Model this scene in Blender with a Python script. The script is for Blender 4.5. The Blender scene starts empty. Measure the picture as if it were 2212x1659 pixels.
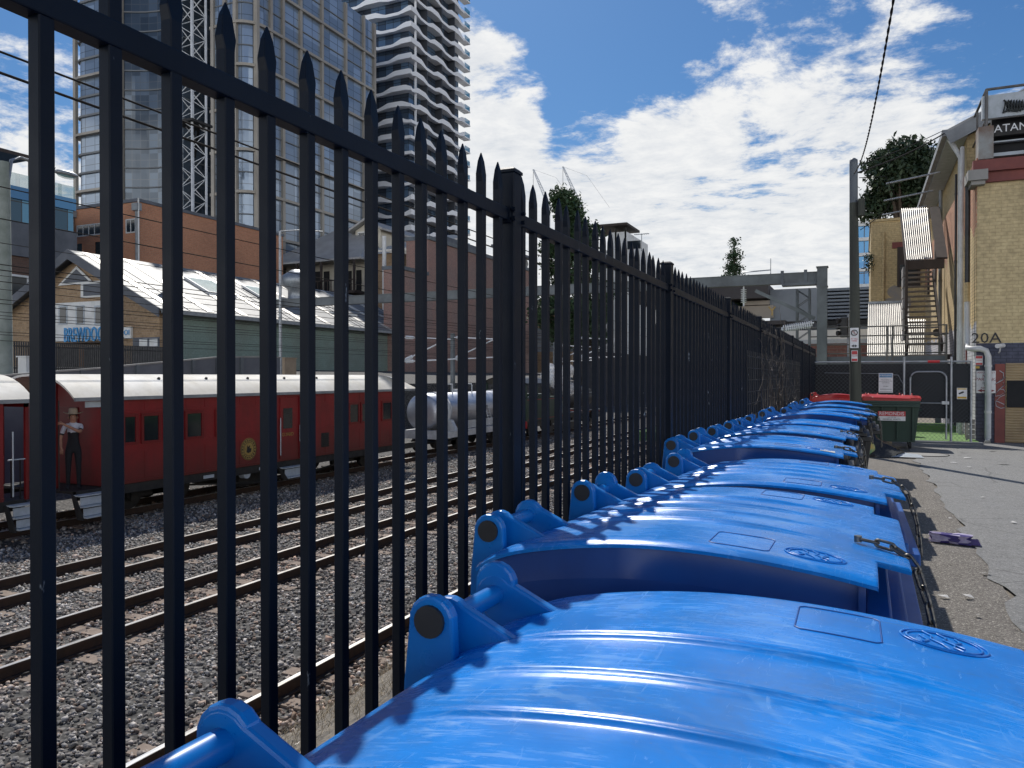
import bpy, bmesh, math, random
import numpy as np
from mathutils import Vector, Matrix
R = math.radians
random.seed(7)
rng = np.random.default_rng(11)
scn = bpy.context.scene
col = scn.collection

# ------------------------------------------------------------------ camera model
F_PX, YAW, PIT, H = 1671.0, R(24.3), R(0.57), 1.67   # focal length for a 2212 px wide frame
FW = Vector((-math.sin(YAW)*math.cos(PIT), math.cos(YAW)*math.cos(PIT), -math.sin(PIT)))
RT = Vector((math.cos(YAW), math.sin(YAW), 0))
UP = Vector((-math.sin(YAW)*math.sin(PIT), math.cos(YAW)*math.sin(PIT), math.cos(PIT)))
def ray(px, py):
    return FW + RT*((px-1106)/F_PX) + UP*((829.5-py)/F_PX)
def PX(px, py, X):
    d = ray(px, py); t = X/d.x; return Vector((X, d.y*t, H+d.z*t))
def PY(px, py, Y):
    d = ray(px, py); t = Y/d.y; return Vector((d.x*t, Y, H+d.z*t))
def PZ(px, py, Z):
    d = ray(px, py); t = (Z-H)/d.z; return Vector((d.x*t, d.y*t, Z))

# ------------------------------------------------------------------ materials
def new_mat(name):
    m = bpy.data.materials.new(name); m.use_nodes = True
    nt = m.node_tree; b = nt.nodes['Principled BSDF']
    return m, nt, b
def nd(nt, t, **kw):
    n = nt.nodes.new(t)
    for k, v in kw.items():
        if k in n.inputs: n.inputs[k].default_value = v
        else: setattr(n, k, v)
    return n
def c4(c): return (c[0], c[1], c[2], 1.0)
def ramp(nt, src, stops):
    r = nd(nt, 'ShaderNodeValToRGB')
    e = r.color_ramp.elements
    while len(e) < len(stops): e.new(0.5)
    for i, (p, c) in enumerate(stops):
        e[i].position = p; e[i].color = c4(c) if not isinstance(c, (int, float)) else (c, c, c, 1)
    nt.links.new(src, r.inputs[0]); return r.outputs[0]
def mixc(nt, fac, a, b, mode='MIX'):
    n = nd(nt, 'ShaderNodeMix', data_type='RGBA', blend_type=mode)
    for v, i in ((fac, 0), (a, 6), (b, 7)):
        if hasattr(v, 'is_linked'): nt.links.new(v, n.inputs[i])
        elif isinstance(v, (int, float)): n.inputs[i].default_value = v
        else: n.inputs[i].default_value = c4(v)
    return n.outputs[2]
def math_(nt, op, a, b=None, c=None, clamp=False):
    n = nd(nt, 'ShaderNodeMath', operation=op, use_clamp=clamp)
    for i, v in enumerate((a, b, c)):
        if v is None: continue
        if hasattr(v, 'is_linked'): nt.links.new(v, n.inputs[i])
        else: n.inputs[i].default_value = v
    return n.outputs[0]
def objco(nt, scale=(1, 1, 1), rand=False):
    tc = nd(nt, 'ShaderNodeTexCoord'); mp = nd(nt, 'ShaderNodeMapping')
    mp.inputs['Scale'].default_value = scale
    src = tc.outputs['Object']
    if rand:
        oi = nd(nt, 'ShaderNodeObjectInfo'); v = nd(nt, 'ShaderNodeVectorMath', operation='MULTIPLY_ADD')
        cb = nd(nt, 'ShaderNodeCombineXYZ')
        for i in range(3): nt.links.new(oi.outputs['Random'], cb.inputs[i])
        nt.links.new(cb.outputs[0], v.inputs[0]); v.inputs[1].default_value = (37, 53, 71); nt.links.new(src, v.inputs[2])
        src = v.outputs[0]
    nt.links.new(src, mp.inputs[0]); return mp.outputs[0]
def noise(nt, co, scale, detail=4, rough=.55, dist=0):
    n = nd(nt, 'ShaderNodeTexNoise', Scale=scale, Detail=detail, Roughness=rough, Distortion=dist)
    nt.links.new(co, n.inputs['Vector']); return n.outputs[0]
def bump(nt, b, h, strength, dist=.01):
    n = nd(nt, 'ShaderNodeBump', Strength=strength, Distance=dist)
    nt.links.new(h, n.inputs['Height']); nt.links.new(n.outputs[0], b.inputs['Normal'])
def M(name, c1, c2=None, sc=2.0, rough=.6, metal=0.0, bmp=0.0, bsc=40, lo=.35, hi=.65, stretch=(1, 1, 1), rand=False, rvar=.1, spec=.5):
    m, nt, b = new_mat(name)
    co = objco(nt, stretch, rand)
    n = noise(nt, co, sc, 6, .6)
    c2 = c2 or tuple(v*.72 for v in c1)
    nt.links.new(ramp(nt, n, [(lo, c1), (hi, c2)]), b.inputs['Base Color'])
    rr = nd(nt, 'ShaderNodeMapRange'); rr.inputs[3].default_value = max(.03, rough-rvar); rr.inputs[4].default_value = min(1, rough+rvar)
    nt.links.new(noise(nt, co, sc*3.1, 4), rr.inputs[0]); nt.links.new(rr.outputs[0], b.inputs['Roughness'])
    b.inputs['Metallic'].default_value = metal
    b.inputs['Specular IOR Level'].default_value = spec
    if bmp: bump(nt, b, noise(nt, co, bsc, 4, .6), bmp)
    return m
def wall_uv(nt):
    tc = nd(nt, 'ShaderNodeTexCoord'); s = nd(nt, 'ShaderNodeSeparateXYZ'); nt.links.new(tc.outputs['Object'], s.inputs[0])
    cb = nd(nt, 'ShaderNodeCombineXYZ')
    nt.links.new(math_(nt, 'ADD', s.outputs[0], s.outputs[1]), cb.inputs[0]); nt.links.new(s.outputs[2], cb.inputs[1])
    return cb.outputs[0], s, tc
def BRICK(name, c1, c2, mort, bw=.24, bh=.086, msize=.012, stain=(.05, .05, .045), stainamt=.5, zones=None, ssc=.5):
    m, nt, b = new_mat(name)
    uv, sep, tc = wall_uv(nt)
    br = nd(nt, 'ShaderNodeTexBrick', Scale=1.0)
    br.inputs['Color1'].default_value = c4(c1); br.inputs['Color2'].default_value = c4(c2); br.inputs['Mortar'].default_value = c4(mort)
    br.inputs['Brick Width'].default_value = bw; br.inputs['Row Height'].default_value = bh
    br.inputs['Mortar Size'].default_value = msize; br.inputs['Mortar Smooth'].default_value = .3; br.inputs['Bias'].default_value = 0
    nt.links.new(uv, br.inputs['Vector'])
    colr = br.outputs[0]
    if zones:                                # painted zones by height: list of (z, colour) painted BELOW z with a ragged edge
        ne = noise(nt, tc.outputs['Object'], 1.3, 5)
        for zt, zc, rag, keep in zones:
            e = math_(nt, 'MULTIPLY_ADD', ne, rag, sep.outputs[2])
            f = math_(nt, 'LESS_THAN', e, zt+rag*.5)
            painted = mixc(nt, br.outputs[1], zc, tuple(v*.6 for v in zc))
            colr = mixc(nt, math_(nt, 'MULTIPLY', f, keep), colr, painted)
    n = noise(nt, tc.outputs['Object'], ssc, 7, .65)
    st = ramp(nt, n, [(.45, 0.0), (.75, 1.0)])
    colr = mixc(nt, math_(nt, 'MULTIPLY', st, stainamt), colr, stain)
    n2 = noise(nt, tc.outputs['Object'], 9, 3)
    colr = mixc(nt, .35, colr, ramp(nt, n2, [(.3, .25), (.7, .8)]), 'OVERLAY')
    nt.links.new(colr, b.inputs['Base Color']); b.inputs['Roughness'].default_value = .85
    bump(nt, b, math_(nt, 'SUBTRACT', 1, br.outputs[1]), .5, .008)
    return m

MT = {}
MT['fence'] = M('black_fence_steel', (.0012, .0045, .011), (.0025, .007, .016), 3, .45, 0, .05, 60, spec=.18)
def chips(m, amt=.66, c=(.35, .36, .36), sc=26):
    nt = m.node_tree; b = nt.nodes['Principled BSDF']
    src = b.inputs['Base Color'].links[0].from_socket
    co = objco(nt, (1, 1, .35), True)
    f = ramp(nt, noise(nt, co, sc, 5, .7), [(amt, 0.0), (amt+.04, 1.0)])
    nt.links.new(mixc(nt, f, src, c), b.inputs['Base Color'])
chips(MT['fence'], .685, (.2, .23, .26), 17)
MT['black'] = M('black_plastic', (.012, .013, .015), (.03, .03, .032), 4, .45)
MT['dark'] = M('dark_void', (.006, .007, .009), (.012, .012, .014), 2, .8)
MT['galv'] = M('galvanised_steel', (.36, .38, .4), (.22, .24, .26), 8, .45, .7, .1, 60)
MT['steelgrey'] = M('grey_painted_steel', (.13, .15, .165), (.09, .1, .115), 1.5, .55, .2)
MT['gantry'] = M('weathered_gantry_steel', (.17, .19, .2), (.1, .11, .115), 1.2, .6, .3, .1, 20)
MT['chain'] = M('chain_steel', (.2, .19, .17), (.08, .075, .07), 30, .38, .9, .2, 90)
MT['conc'] = M('concrete', (.33, .32, .3), (.22, .215, .2), 1.1, .85, 0, .3, 60)
MT['conc_dark'] = M('grey_precast_concrete', (.14, .15, .17), (.1, .11, .125), .8, .85, 0, .2, 50)
MT['white'] = M('white_paint', (.74, .74, .72), (.6, .6, .57), 1.5, .55)
MT['pvc'] = M('white_pvc_pipe', (.62, .63, .62), (.48, .48, .46), 3, .4)
MT['cream'] = M('cream_render', (.6, .56, .46), (.5, .46, .38), .8, .8)
MT['signwhite'] = M('sign_white', (.7, .7, .7), (.6, .6, .6), 6, .4)
MT['signred'] = M('sign_red', (.5, .02, .025), (.4, .02, .025), 6, .4)
MT['ink'] = M('sign_black_ink', (.015, .015, .018), None, 6, .5)
MT['signblue'] = M('sign_blue', (.03, .22, .45), None, 6, .4)
MT['yellow'] = M('sign_yellow', (.6, .38, .03), None, 6, .4)
MT['brewblue'] = M('bright_blue_letters', (.02, .30, .62), (.02, .22, .5), 3, .4)
MT['redpaint'] = M('carriage_red_paint', (.235, .013, .017), (.18, .011, .014), 2.2, .38, 0, .1, 18)
def grime(m, z0, z1, c, amt):
    nt = m.node_tree; b = nt.nodes['Principled BSDF']; src = b.inputs['Base Color'].links[0].from_socket
    tc = nd(nt, 'ShaderNodeTexCoord'); s = nd(nt, 'ShaderNodeSeparateXYZ'); nt.links.new(tc.outputs['Object'], s.inputs[0])
    g = nd(nt, 'ShaderNodeMapRange'); nt.links.new(s.outputs[2], g.inputs[0]); g.inputs[1].default_value = z0; g.inputs[2].default_value = z1; g.inputs[3].default_value = 1; g.inputs[4].default_value = 0
    n = noise(nt, objco(nt, (3, 3, .5)), 2.2, 6, .7)
    f = math_(nt, 'MULTIPLY', math_(nt, 'ADD', g.outputs[0], ramp(nt, n, [(.5, 0.0), (.75, .5)]), clamp=True), amt)
    nt.links.new(mixc(nt, f, src, c), b.inputs['Base Color'])
grime(MT['redpaint'], -.9, .1, (.05, .022, .018), .55)
MT['redtrim'] = M('carriage_red_moulding', (.17, .008, .01), None, 3, .4)
MT['roofwhite'] = M('carriage_canvas_roof', (.74, .72, .66), (.6, .56, .47), 1.1, .7, 0, .25, 14)
MT['under'] = M('sooty_underframe', (.012, .012, .012), (.03, .027, .024), 6, .75)
grime(MT['roofwhite'], 1.1, 1.5, (.42, .37, .29), .5)
MT['stepgrey'] = M('pale_step_paint', (.46, .5, .54), (.36, .4, .42), 6, .6)
MT['gold'] = M('gold_leaf', (.42, .3, .09), (.3, .2, .06), 10, .45, .3)
MT['winglass'] = M('dark_window_glass', (.012, .016, .02), (.02, .026, .03), 2, .08, 0)
MT['tank'] = M('brushed_tank_steel', (.6, .61, .64), (.45, .46, .5), 1.3, .45, .8, .05, 8)
MT['tankwhite'] = M('tank_frame_white', (.62, .63, .64), (.45, .46, .46), 3, .55)
MT['locogreen'] = M('locomotive_green', (.008, .045, .022), (.006, .03, .016), 2, .35)
MT['locoblack'] = M('locomotive_black', (.012, .012, .013), (.025, .024, .023), 5, .4)
MT['locored'] = M('locomotive_red', (.45, .015, .015), None, 4, .45)
MT['skin'] = M('person_skin', (.36, .18, .115), (.28, .14, .09), 8, .55)
MT['shirt'] = M('white_polo_fabric', (.55, .56, .62), (.42, .43, .48), 8, .85)
MT['navy'] = M('navy_fabric', (.004, .005, .009), (.007, .008, .012), 8, .85)
MT['hat'] = M('straw_hat_felt', (.38, .31, .23), (.28, .22, .16), 14, .85)
MT['hair'] = M('grey_hair', (.2, .19, .18), None, 30, .7)
MT['rustside'] = M('rusty_rail_side', (.06, .032, .02), (.035, .022, .016), 8, .8, 0, .2, 40)
MT['railtop'] = M('polished_rail_head', (.85, .84, .82), (.6, .56, .5), 12, .32, .75, 0, 1, stretch=(1, .1, 1))
MT['sleeper'] = M('dusty_concrete_sleeper', (.3, .235, .185), (.2, .15, .115), 6, .9, 0, .3, 40, rand=True)
MT['woodpole'] = M('weathered_timber_pole', (.075, .08, .062), (.045, .046, .038), 6, .85, 0, .4, 30, stretch=(1, 1, .08))
MT['greypole'] = M('pale_concrete_pole', (.3, .33, .3), (.2, .23, .2), 2, .85)
MT['leafdark'] = M('dark_foliage', (.02, .045, .016), (.045, .085, .03), 1.0, .6, rand=False)
MT['leafdeep'] = M('deep_green_foliage', (.016, .034, .016), (.034, .06, .026), 1.2, .6)
MT['leafvine'] = M('dry_vine_stems', (.03, .022, .018), (.16, .13, .1), 5, .8)
MT['bark'] = M('tree_bark', (.08, .06, .045), (.05, .04, .03), 6, .9)
MT['turf'] = M('bright_artificial_turf', (.14, .27, .06), (.1, .2, .045), 25, .8, 0, .5, 120)
MT['shade'] = M('black_shade_cloth', (.008, .01, .012), (.016, .018, .021), 3, .8, 0, .2, 60)
MT['cardboard'] = M('cardboard', (.38, .29, .2), (.3, .23, .16), 4, .85)
MT['binbag'] = M('black_bin_bag', (.012, .012, .013), (.02, .02, .022), 6, .25, 0, .6, 12)
MT['paper'] = M('scrap_paper', (.6, .6, .58), (.5, .48, .45), 8, .8)
MT['bronze'] = M('bronze_cladding', (.36, .33, .28), (.28, .25, .21), .2, .5, .3)
MT['bandgrey'] = M('slab_edge_grey', (.16, .17, .175), (.12, .125, .13), .2, .6)
MT['towerwhite'] = M('white_balcony_render', (.82, .83, .84), (.74, .75, .77), .15, .6)
MT['towerdark'] = M('recessed_dark_wall', (.05, .055, .065), (.035, .04, .05), .3, .6)
MT['cranewhite'] = M('crane_white_paint', (.66, .68, .7), None, 1, .5)
MT['corrug'] = M('corrugated_zinc', (.62, .6, .55), (.48, .46, .42), .6, .45, .45, .1, 20)
MT['corrgrey'] = M('grey_corrugated_roof', (.40, .40, .39), (.31, .30, .29), .5, .55, .3, .1, 20)
MT['roofpale'] = M('pale_roof_sheet', (.20, .205, .205), (.155, .16, .16), 2.5, .6, .2)
MT['darktimber'] = M('dark_brown_timber', (.04, .03, .026), (.06, .045, .038), 4, .8, stretch=(1, 1, .2))
MT['rollertan'] = M('tan_roller_shutter', (.4, .3, .17), (.3, .22, .13), 2, .6, .2)
MT['tread'] = M('worn_stair_tread', (.25, .22, .19), (.18, .155, .135), 6, .8)
MT['gutter'] = M('grey_gutter', (.28, .3, .31), (.2, .21, .22), 2, .5)
MT['clad'] = M('grey_ribbed_cladding', (.2, .225, .25), (.16, .18, .2), .5, .6)
MT['darkcanopy'] = M('dark_station_canopy', (.045, .04, .042), (.06, .055, .055), .5, .8)
MT['beigefascia'] = M('beige_fascia', (.33, .29, .24), (.27, .24, .2), .5, .7)
MT['insul'] = M('white_insulator', (.7, .72, .74), (.55, .57, .6), 20, .25)
MT['wire'] = M('dark_cable', (.018, .017, .016), (.03, .027, .025), 10, .9, 0, spec=.1)
MT['rail'] = M('railing_steel', (.16, .15, .14), (.1, .1, .1), 4, .6, .4)
MT['timber'] = M('grey_timber', (.3, .28, .26), (.2, .18, .17), 5, .8)
MT['orangetimber'] = M('orange_timber_post', (.3, .13, .04), None, 3, .6)
MT['rust'] = M('rusty_metal_panel', (.3, .31, .3), (.17, .11, .08), 1.6, .75, .2, .1, 20)
MT['redbrown'] = M('red_brown_paint', (.24, .07, .055), (.16, .05, .045), 1.5, .75)
MT['rubber'] = M('black_rubber', (.012, .012, .012), (.022, .022, .022), 6, .8)
MT['blocks'] = M('scrawl_paint', (.03, .035, .035), None, 5, .7)
MT['chrome'] = M('white_hat_stripe', (.7, .7, .7), None, 5, .3)

MT['b_yellow'] = BRICK('yellow_painted_brick', (.54, .42, .225), (.5, .385, .2), (.42, .32, .165), .25, .088, .01, (.2, .15, .09), .35, ssc=.6)
MT['b_20a'] = BRICK('yellow_brick_with_dark_plinth', (.56, .45, .25), (.52, .415, .23), (.44, .345, .185), .25, .088, .01, (.2, .15, .09), .35,
                    [(PY(2150, 741, 22.7).z, (.075, .08, .115), 0.01, 1.0)], .6)
MT['b_side'] = BRICK('orange_brick_with_peeling_paint', (.46, .2, .11), (.38, .155, .085), (.4, .32, .22), .25, .088, .012, (.12, .09, .07), .4,
                     [(5.6, (.6, .47, .24), 2.4, .85), (3.1, (.5, .5, .53), .8, .95)], .6)
MT['b_orange'] = BRICK('orange_brick', (.52, .235, .13), (.46, .2, .11), (.4, .26, .17), .5, .2, .02, (.1, .06, .05), .3, ssc=.12)
MT['b_brown'] = BRICK('brown_brick', (.13, .075, .055), (.1, .06, .045), (.12, .09, .075), .5, .2, .02, (.05, .04, .04), .4, ssc=.15)
MT['b_red'] = BRICK('weathered_red_brick', (.31, .17, .14), (.25, .15, .125), (.28, .21, .18), .4, .16, .02, (.17, .165, .165), .6, ssc=.15)
MT['b_hall'] = BRICK('tan_hall_brick', (.38, .26, .15), (.28, .185, .105), (.32, .24, .165), .5, .2, .02, (.1, .075, .055), .5, ssc=.2)
MT['b_green'] = BRICK('green_painted_brick', (.21, .275, .24), (.185, .25, .215), (.16, .215, .185), .5, .2, .015, (.15, .13, .11), .55, ssc=.22)
MT['b_pink'] = BRICK('dusky_red_brick', (.22, .1, .085), (.18, .085, .075), (.2, .14, .12), .4, .16, .02, (.1, .07, .06), .4)
MT['b_dark'] = BRICK('dark_rubble_wall', (.06, .05, .048), (.045, .04, .04), (.06, .055, .05), .5, .24, .02, (.03, .03, .03), .5, ssc=.3)

def facade_glass(name, tint, dark, sc=(.3, .3, .3), rough=.06):
    m, nt, b = new_mat(name)
    co = objco(nt, sc)
    v = nd(nt, 'ShaderNodeTexVoronoi', Scale=1.0); nt.links.new(co, v.inputs['Vector'])
    sp = nd(nt, 'ShaderNodeSeparateXYZ'); nt.links.new(v.outputs['Color'], sp.inputs[0])
    nt.links.new(mixc(nt, sp.outputs[0], dark, tint), b.inputs['Base Color'])
    b.inputs['Roughness'].default_value = rough; b.inputs['Metallic'].default_value = .35
    bump(nt, b, noise(nt, objco(nt, (1, 1, 1)), .5, 2), .15, .05)
    return m
MT['glassbronze'] = facade_glass('tower_curtain_glass', (.13, .175, .24), (.06, .085, .12))
MT['glassdark'] = facade_glass('dark_curtain_glass', (.055, .07, .09), (.02, .027, .038))
MT['glassblue'] = facade_glass('blue_office_glass', (.06, .2, .38), (.03, .12, .26))
MT['glassteal'] = facade_glass('teal_office_glass', (.05, .16, .24), (.015, .05, .085))

def blue_lid(name, deep, mid, pale):
    m, nt, b = new_mat(name)
    co = objco(nt, (1, 1, 1), True)
    big = noise(nt, co, 3.2, 6, .6)
    colr = ramp(nt, big, [(.3, deep), (.55, mid), (.8, tuple(mid[i]*.65+pale[i]*.35 for i in range(3)))])
    # swept scuffs, stretched along the lid's depth and across it
    s1 = noise(nt, objco(nt, (2.2, 16, 6), True), 5, 8, .72, .6)
    s2 = noise(nt, objco(nt, (9, 1.6, 3), True), 5, 7, .7, 1.2)
    sc = math_(nt, 'MULTIPLY', ramp(nt, s1, [(.52, 0.0), (.66, 1.0)]), ramp(nt, big, [(.4, 0.05), (.6, 1.0)]))
    sc = math_(nt, 'MAXIMUM', sc, math_(nt, 'MULTIPLY', ramp(nt, s2, [(.6, 0.0), (.73, 1.0)]), .7))
    colr = mixc(nt, math_(nt, 'MULTIPLY', sc, .48), colr, pale)
    d = noise(nt, co, 55, 5, .7)
    colr = mixc(nt, ramp(nt, d, [(.68, 0.0), (.75, .6)]), colr, (.12, .11, .09))
    dirt = ramp(nt, noise(nt, co, 2.6, 7, .75, .5), [(.48, 0.0), (.7, .5)])
    colr = mixc(nt, dirt, colr, (.06, .14, .3))
    swirl = nd(nt, 'ShaderNodeTexWave', wave_type='RINGS', rings_direction='Z', Scale=3.2, Distortion=7.0, Detail=4.0); swirl.inputs['Detail Scale'].default_value = 1.6; nt.links.new(co, swirl.inputs['Vector'])
    sw = math_(nt, 'MULTIPLY', ramp(nt, swirl.outputs[1], [(.86, 0.0), (.97, 1.0)]), ramp(nt, noise(nt, co, 2.1, 4), [(.55, 0.0), (.68, .2)]))
    colr = mixc(nt, sw, colr, pale)
    stn = ramp(nt, noise(nt, objco(nt, (1, 5, 3), True), 1.9, 8, .8, .8), [(.6, 0.0), (.7, .55)])
    colr = mixc(nt, stn, colr, (.10, .12, .15))
    oi = nd(nt, 'ShaderNodeObjectInfo'); colr = mixc(nt, math_(nt, 'MULTIPLY', oi.outputs['Random'], .18), colr, (.03, .16, .42))
    nt.links.new(colr, b.inputs['Base Color'])
    rr = nd(nt, 'ShaderNodeMapRange'); rr.inputs[3].default_value = .2; rr.inputs[4].default_value = .46
    nt.links.new(math_(nt, 'MULTIPLY_ADD', sc, .6, math_(nt, 'MULTIPLY', big, .5)), rr.inputs[0]); nt.links.new(rr.outputs[0], b.inputs['Roughness'])
    bump(nt, b, math_(nt, 'MULTIPLY_ADD', s1, .5, noise(nt, co, 7, 3)), .12, .01)
    b.inputs['Specular IOR Level'].default_value = .3
    return m
MT['bluelid'] = blue_lid('scuffed_blue_plastic', (.001, .165, .56), (.0015, .23, .74), (.36, .60, .84))
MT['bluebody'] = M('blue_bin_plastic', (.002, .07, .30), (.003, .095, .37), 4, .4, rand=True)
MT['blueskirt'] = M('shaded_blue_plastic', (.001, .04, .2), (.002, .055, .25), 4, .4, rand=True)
MT['bluearm'] = M('glossy_blue_hinge_plastic', (.001, .145, .48), (.0015, .18, .55), 6, .3, rand=True)
MT['redlid'] = M('faded_red_lid_plastic', (.52, .03, .025), (.44, .03, .03), 6, .35, rand=True)
MT['greenbody'] = M('dark_green_bin_plastic', (.016, .042, .03), (.022, .05, .038), 3, .5)

def mat_asphalt():
    m, nt, b = new_mat('worn_asphalt'); co = objco(nt)
    g = noise(nt, co, 190, 3, .8); g2 = noise(nt, co, 55, 4, .7); big = noise(nt, co, .7, 6, .65)
    c = ramp(nt, g, [(.3, .10), (.5, .20), (.66, .38)])
    c = mixc(nt, ramp(nt, g2, [(.4, .0), (.7, .7)]), c, (.17, .17, .16))
    c = mixc(nt, ramp(nt, big, [(.35, .5), (.7, 0.0)]), c, (.23, .228, .215))
    c = mixc(nt, ramp(nt, noise(nt, co, 2.3, 6, .7), [(.52, .0), (.75, .5)]), c, (.09, .09, .087))
    c = mixc(nt, ramp(nt, noise(nt, co, 60, 2, .9), [(.56, .0), (.66, .8)]), c, (.46, .45, .42))
    c = mixc(nt, ramp(nt, noise(nt, co, 33, 3, .9), [(.55, .0), (.66, .75)]), c, (.05, .05, .05))
    c = mixc(nt, ramp(nt, noise(nt, co, 14, 5, .8), [(.5, .0), (.7, .45)]), c, (.09, .088, .085))
    crk = nd(nt, 'ShaderNodeTexVoronoi', Scale=.55, feature='DISTANCE_TO_EDGE'); wv = nd(nt, 'ShaderNodeTexNoise', Scale=2.0, Detail=5.0); nt.links.new(co, wv.inputs['Vector']); nt.links.new(mixc(nt, .12, co, wv.outputs['Color']), crk.inputs['Vector'])
    c = mixc(nt, ramp(nt, crk.outputs['Distance'], [(.0, .55), (.006, 0.0)]), c, (.05, .05, .048))
    nt.links.new(c, b.inputs['Base Color']); b.inputs['Roughness'].default_value = .75
    bump(nt, b, math_(nt, 'ADD', g, g2), .9, .006); return m
def mat_strip():
    m, nt, b = new_mat('exposed_aggregate_concrete'); co = objco(nt)
    g = noise(nt, co, 120, 3, .8); g2 = noise(nt, co, 34, 5, .75); big = noise(nt, co, 1.1, 6, .7)
    c = ramp(nt, g, [(.3, (.07, .063, .055)), (.5, (.19, .172, .15)), (.68, (.44, .415, .37))])
    c = mixc(nt, ramp(nt, g2, [(.42, .0), (.62, .6)]), c, (.15, .13, .11))
    c = mixc(nt, ramp(nt, big, [(.4, .0), (.75, .7)]), c, (.1, .088, .075))
    c = mixc(nt, ramp(nt, noise(nt, co, 48, 2, .9), [(.55, .0), (.64, .85)]), c, (.62, .58, .5))
    c = mixc(nt, ramp(nt, noise(nt, co, 27, 3, .9), [(.54, .0), (.64, .8)]), c, (.035, .03, .027))
    c = mixc(nt, ramp(nt, noise(nt, co, 9, 6, .8), [(.48, .0), (.7, .6)]), c, (.08, .07, .06))
    nt.links.new(c, b.inputs['Base Color']); b.inputs['Roughness'].default_value = .85
    bump(nt, b, math_(nt, 'ADD', g, g2), 1.0, .008); return m
def mat_ground():
    m, nt, b = new_mat('railway_ground'); co = objco(nt)
    v = nd(nt, 'ShaderNodeTexVoronoi', Scale=17.0); nt.links.new(co, v.inputs['Vector'])
    sp = nd(nt, 'ShaderNodeSeparateXYZ'); nt.links.new(v.outputs['Color'], sp.inputs[0])
    c = ramp(nt, sp.outputs[0], [(0, (.05, .047, .043)), (.6, (.12, .115, .105)), (1, (.24, .22, .2))])
    c = mixc(nt, ramp(nt, v.outputs['Distance'], [(.3, .0), (.75, .85)]), c, (.02, .018, .016))
    pos = nd(nt, 'ShaderNodeSeparateXYZ'); tc = nd(nt, 'ShaderNodeTexCoord'); nt.links.new(tc.outputs['Object'], pos.inputs[0])
    bank = math_(nt, 'GREATER_THAN', math_(nt, 'MULTIPLY_ADD', noise(nt, co, 3, 5), .5, pos.outputs[0]), -4.75)
    dirt = ramp(nt, noise(nt, co, 28, 6, .75), [(.3, (.09, .08, .065)), (.6, (.24, .21, .17)), (.75, (.34, .31, .27))])
    c = mixc(nt, bank, c, dirt)
    nt.links.new(c, b.inputs['Base Color']); b.inputs['Roughness'].default_value = .9
    bump(nt, b, v.outputs['Distance'], -.9, .03); return m
MT['asphalt'] = mat_asphalt(); MT['strip'] = mat_strip(); MT['ground'] = mat_ground()
def mat_stone():
    m, nt, b = new_mat('crushed_ballast_stone')
    a = nd(nt, 'ShaderNodeAttribute', attribute_name='tone')
    co = objco(nt)
    c = mixc(nt, .5, a.outputs['Color'], ramp(nt, noise(nt, co, 60, 4, .7), [(.3, .2), (.7, .75)]), 'OVERLAY')
    nt.links.new(c, b.inputs['Base Color']); b.inputs['Roughness'].default_value = .8; return m
MT['stone'] = mat_stone()
def mat_clear(name, tint, alpha):
    m, nt, b = new_mat(name)
    b.inputs['Base Color'].default_value = c4(tint); b.inputs['Roughness'].default_value = .05; b.inputs['Alpha'].default_value = alpha
    return m
MT['balglass'] = mat_clear('balustrade_glass', (.05, .25, .4), .55)
MT['terraceglass'] = mat_clear('terrace_glass', (.25, .5, .5), .35)

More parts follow.
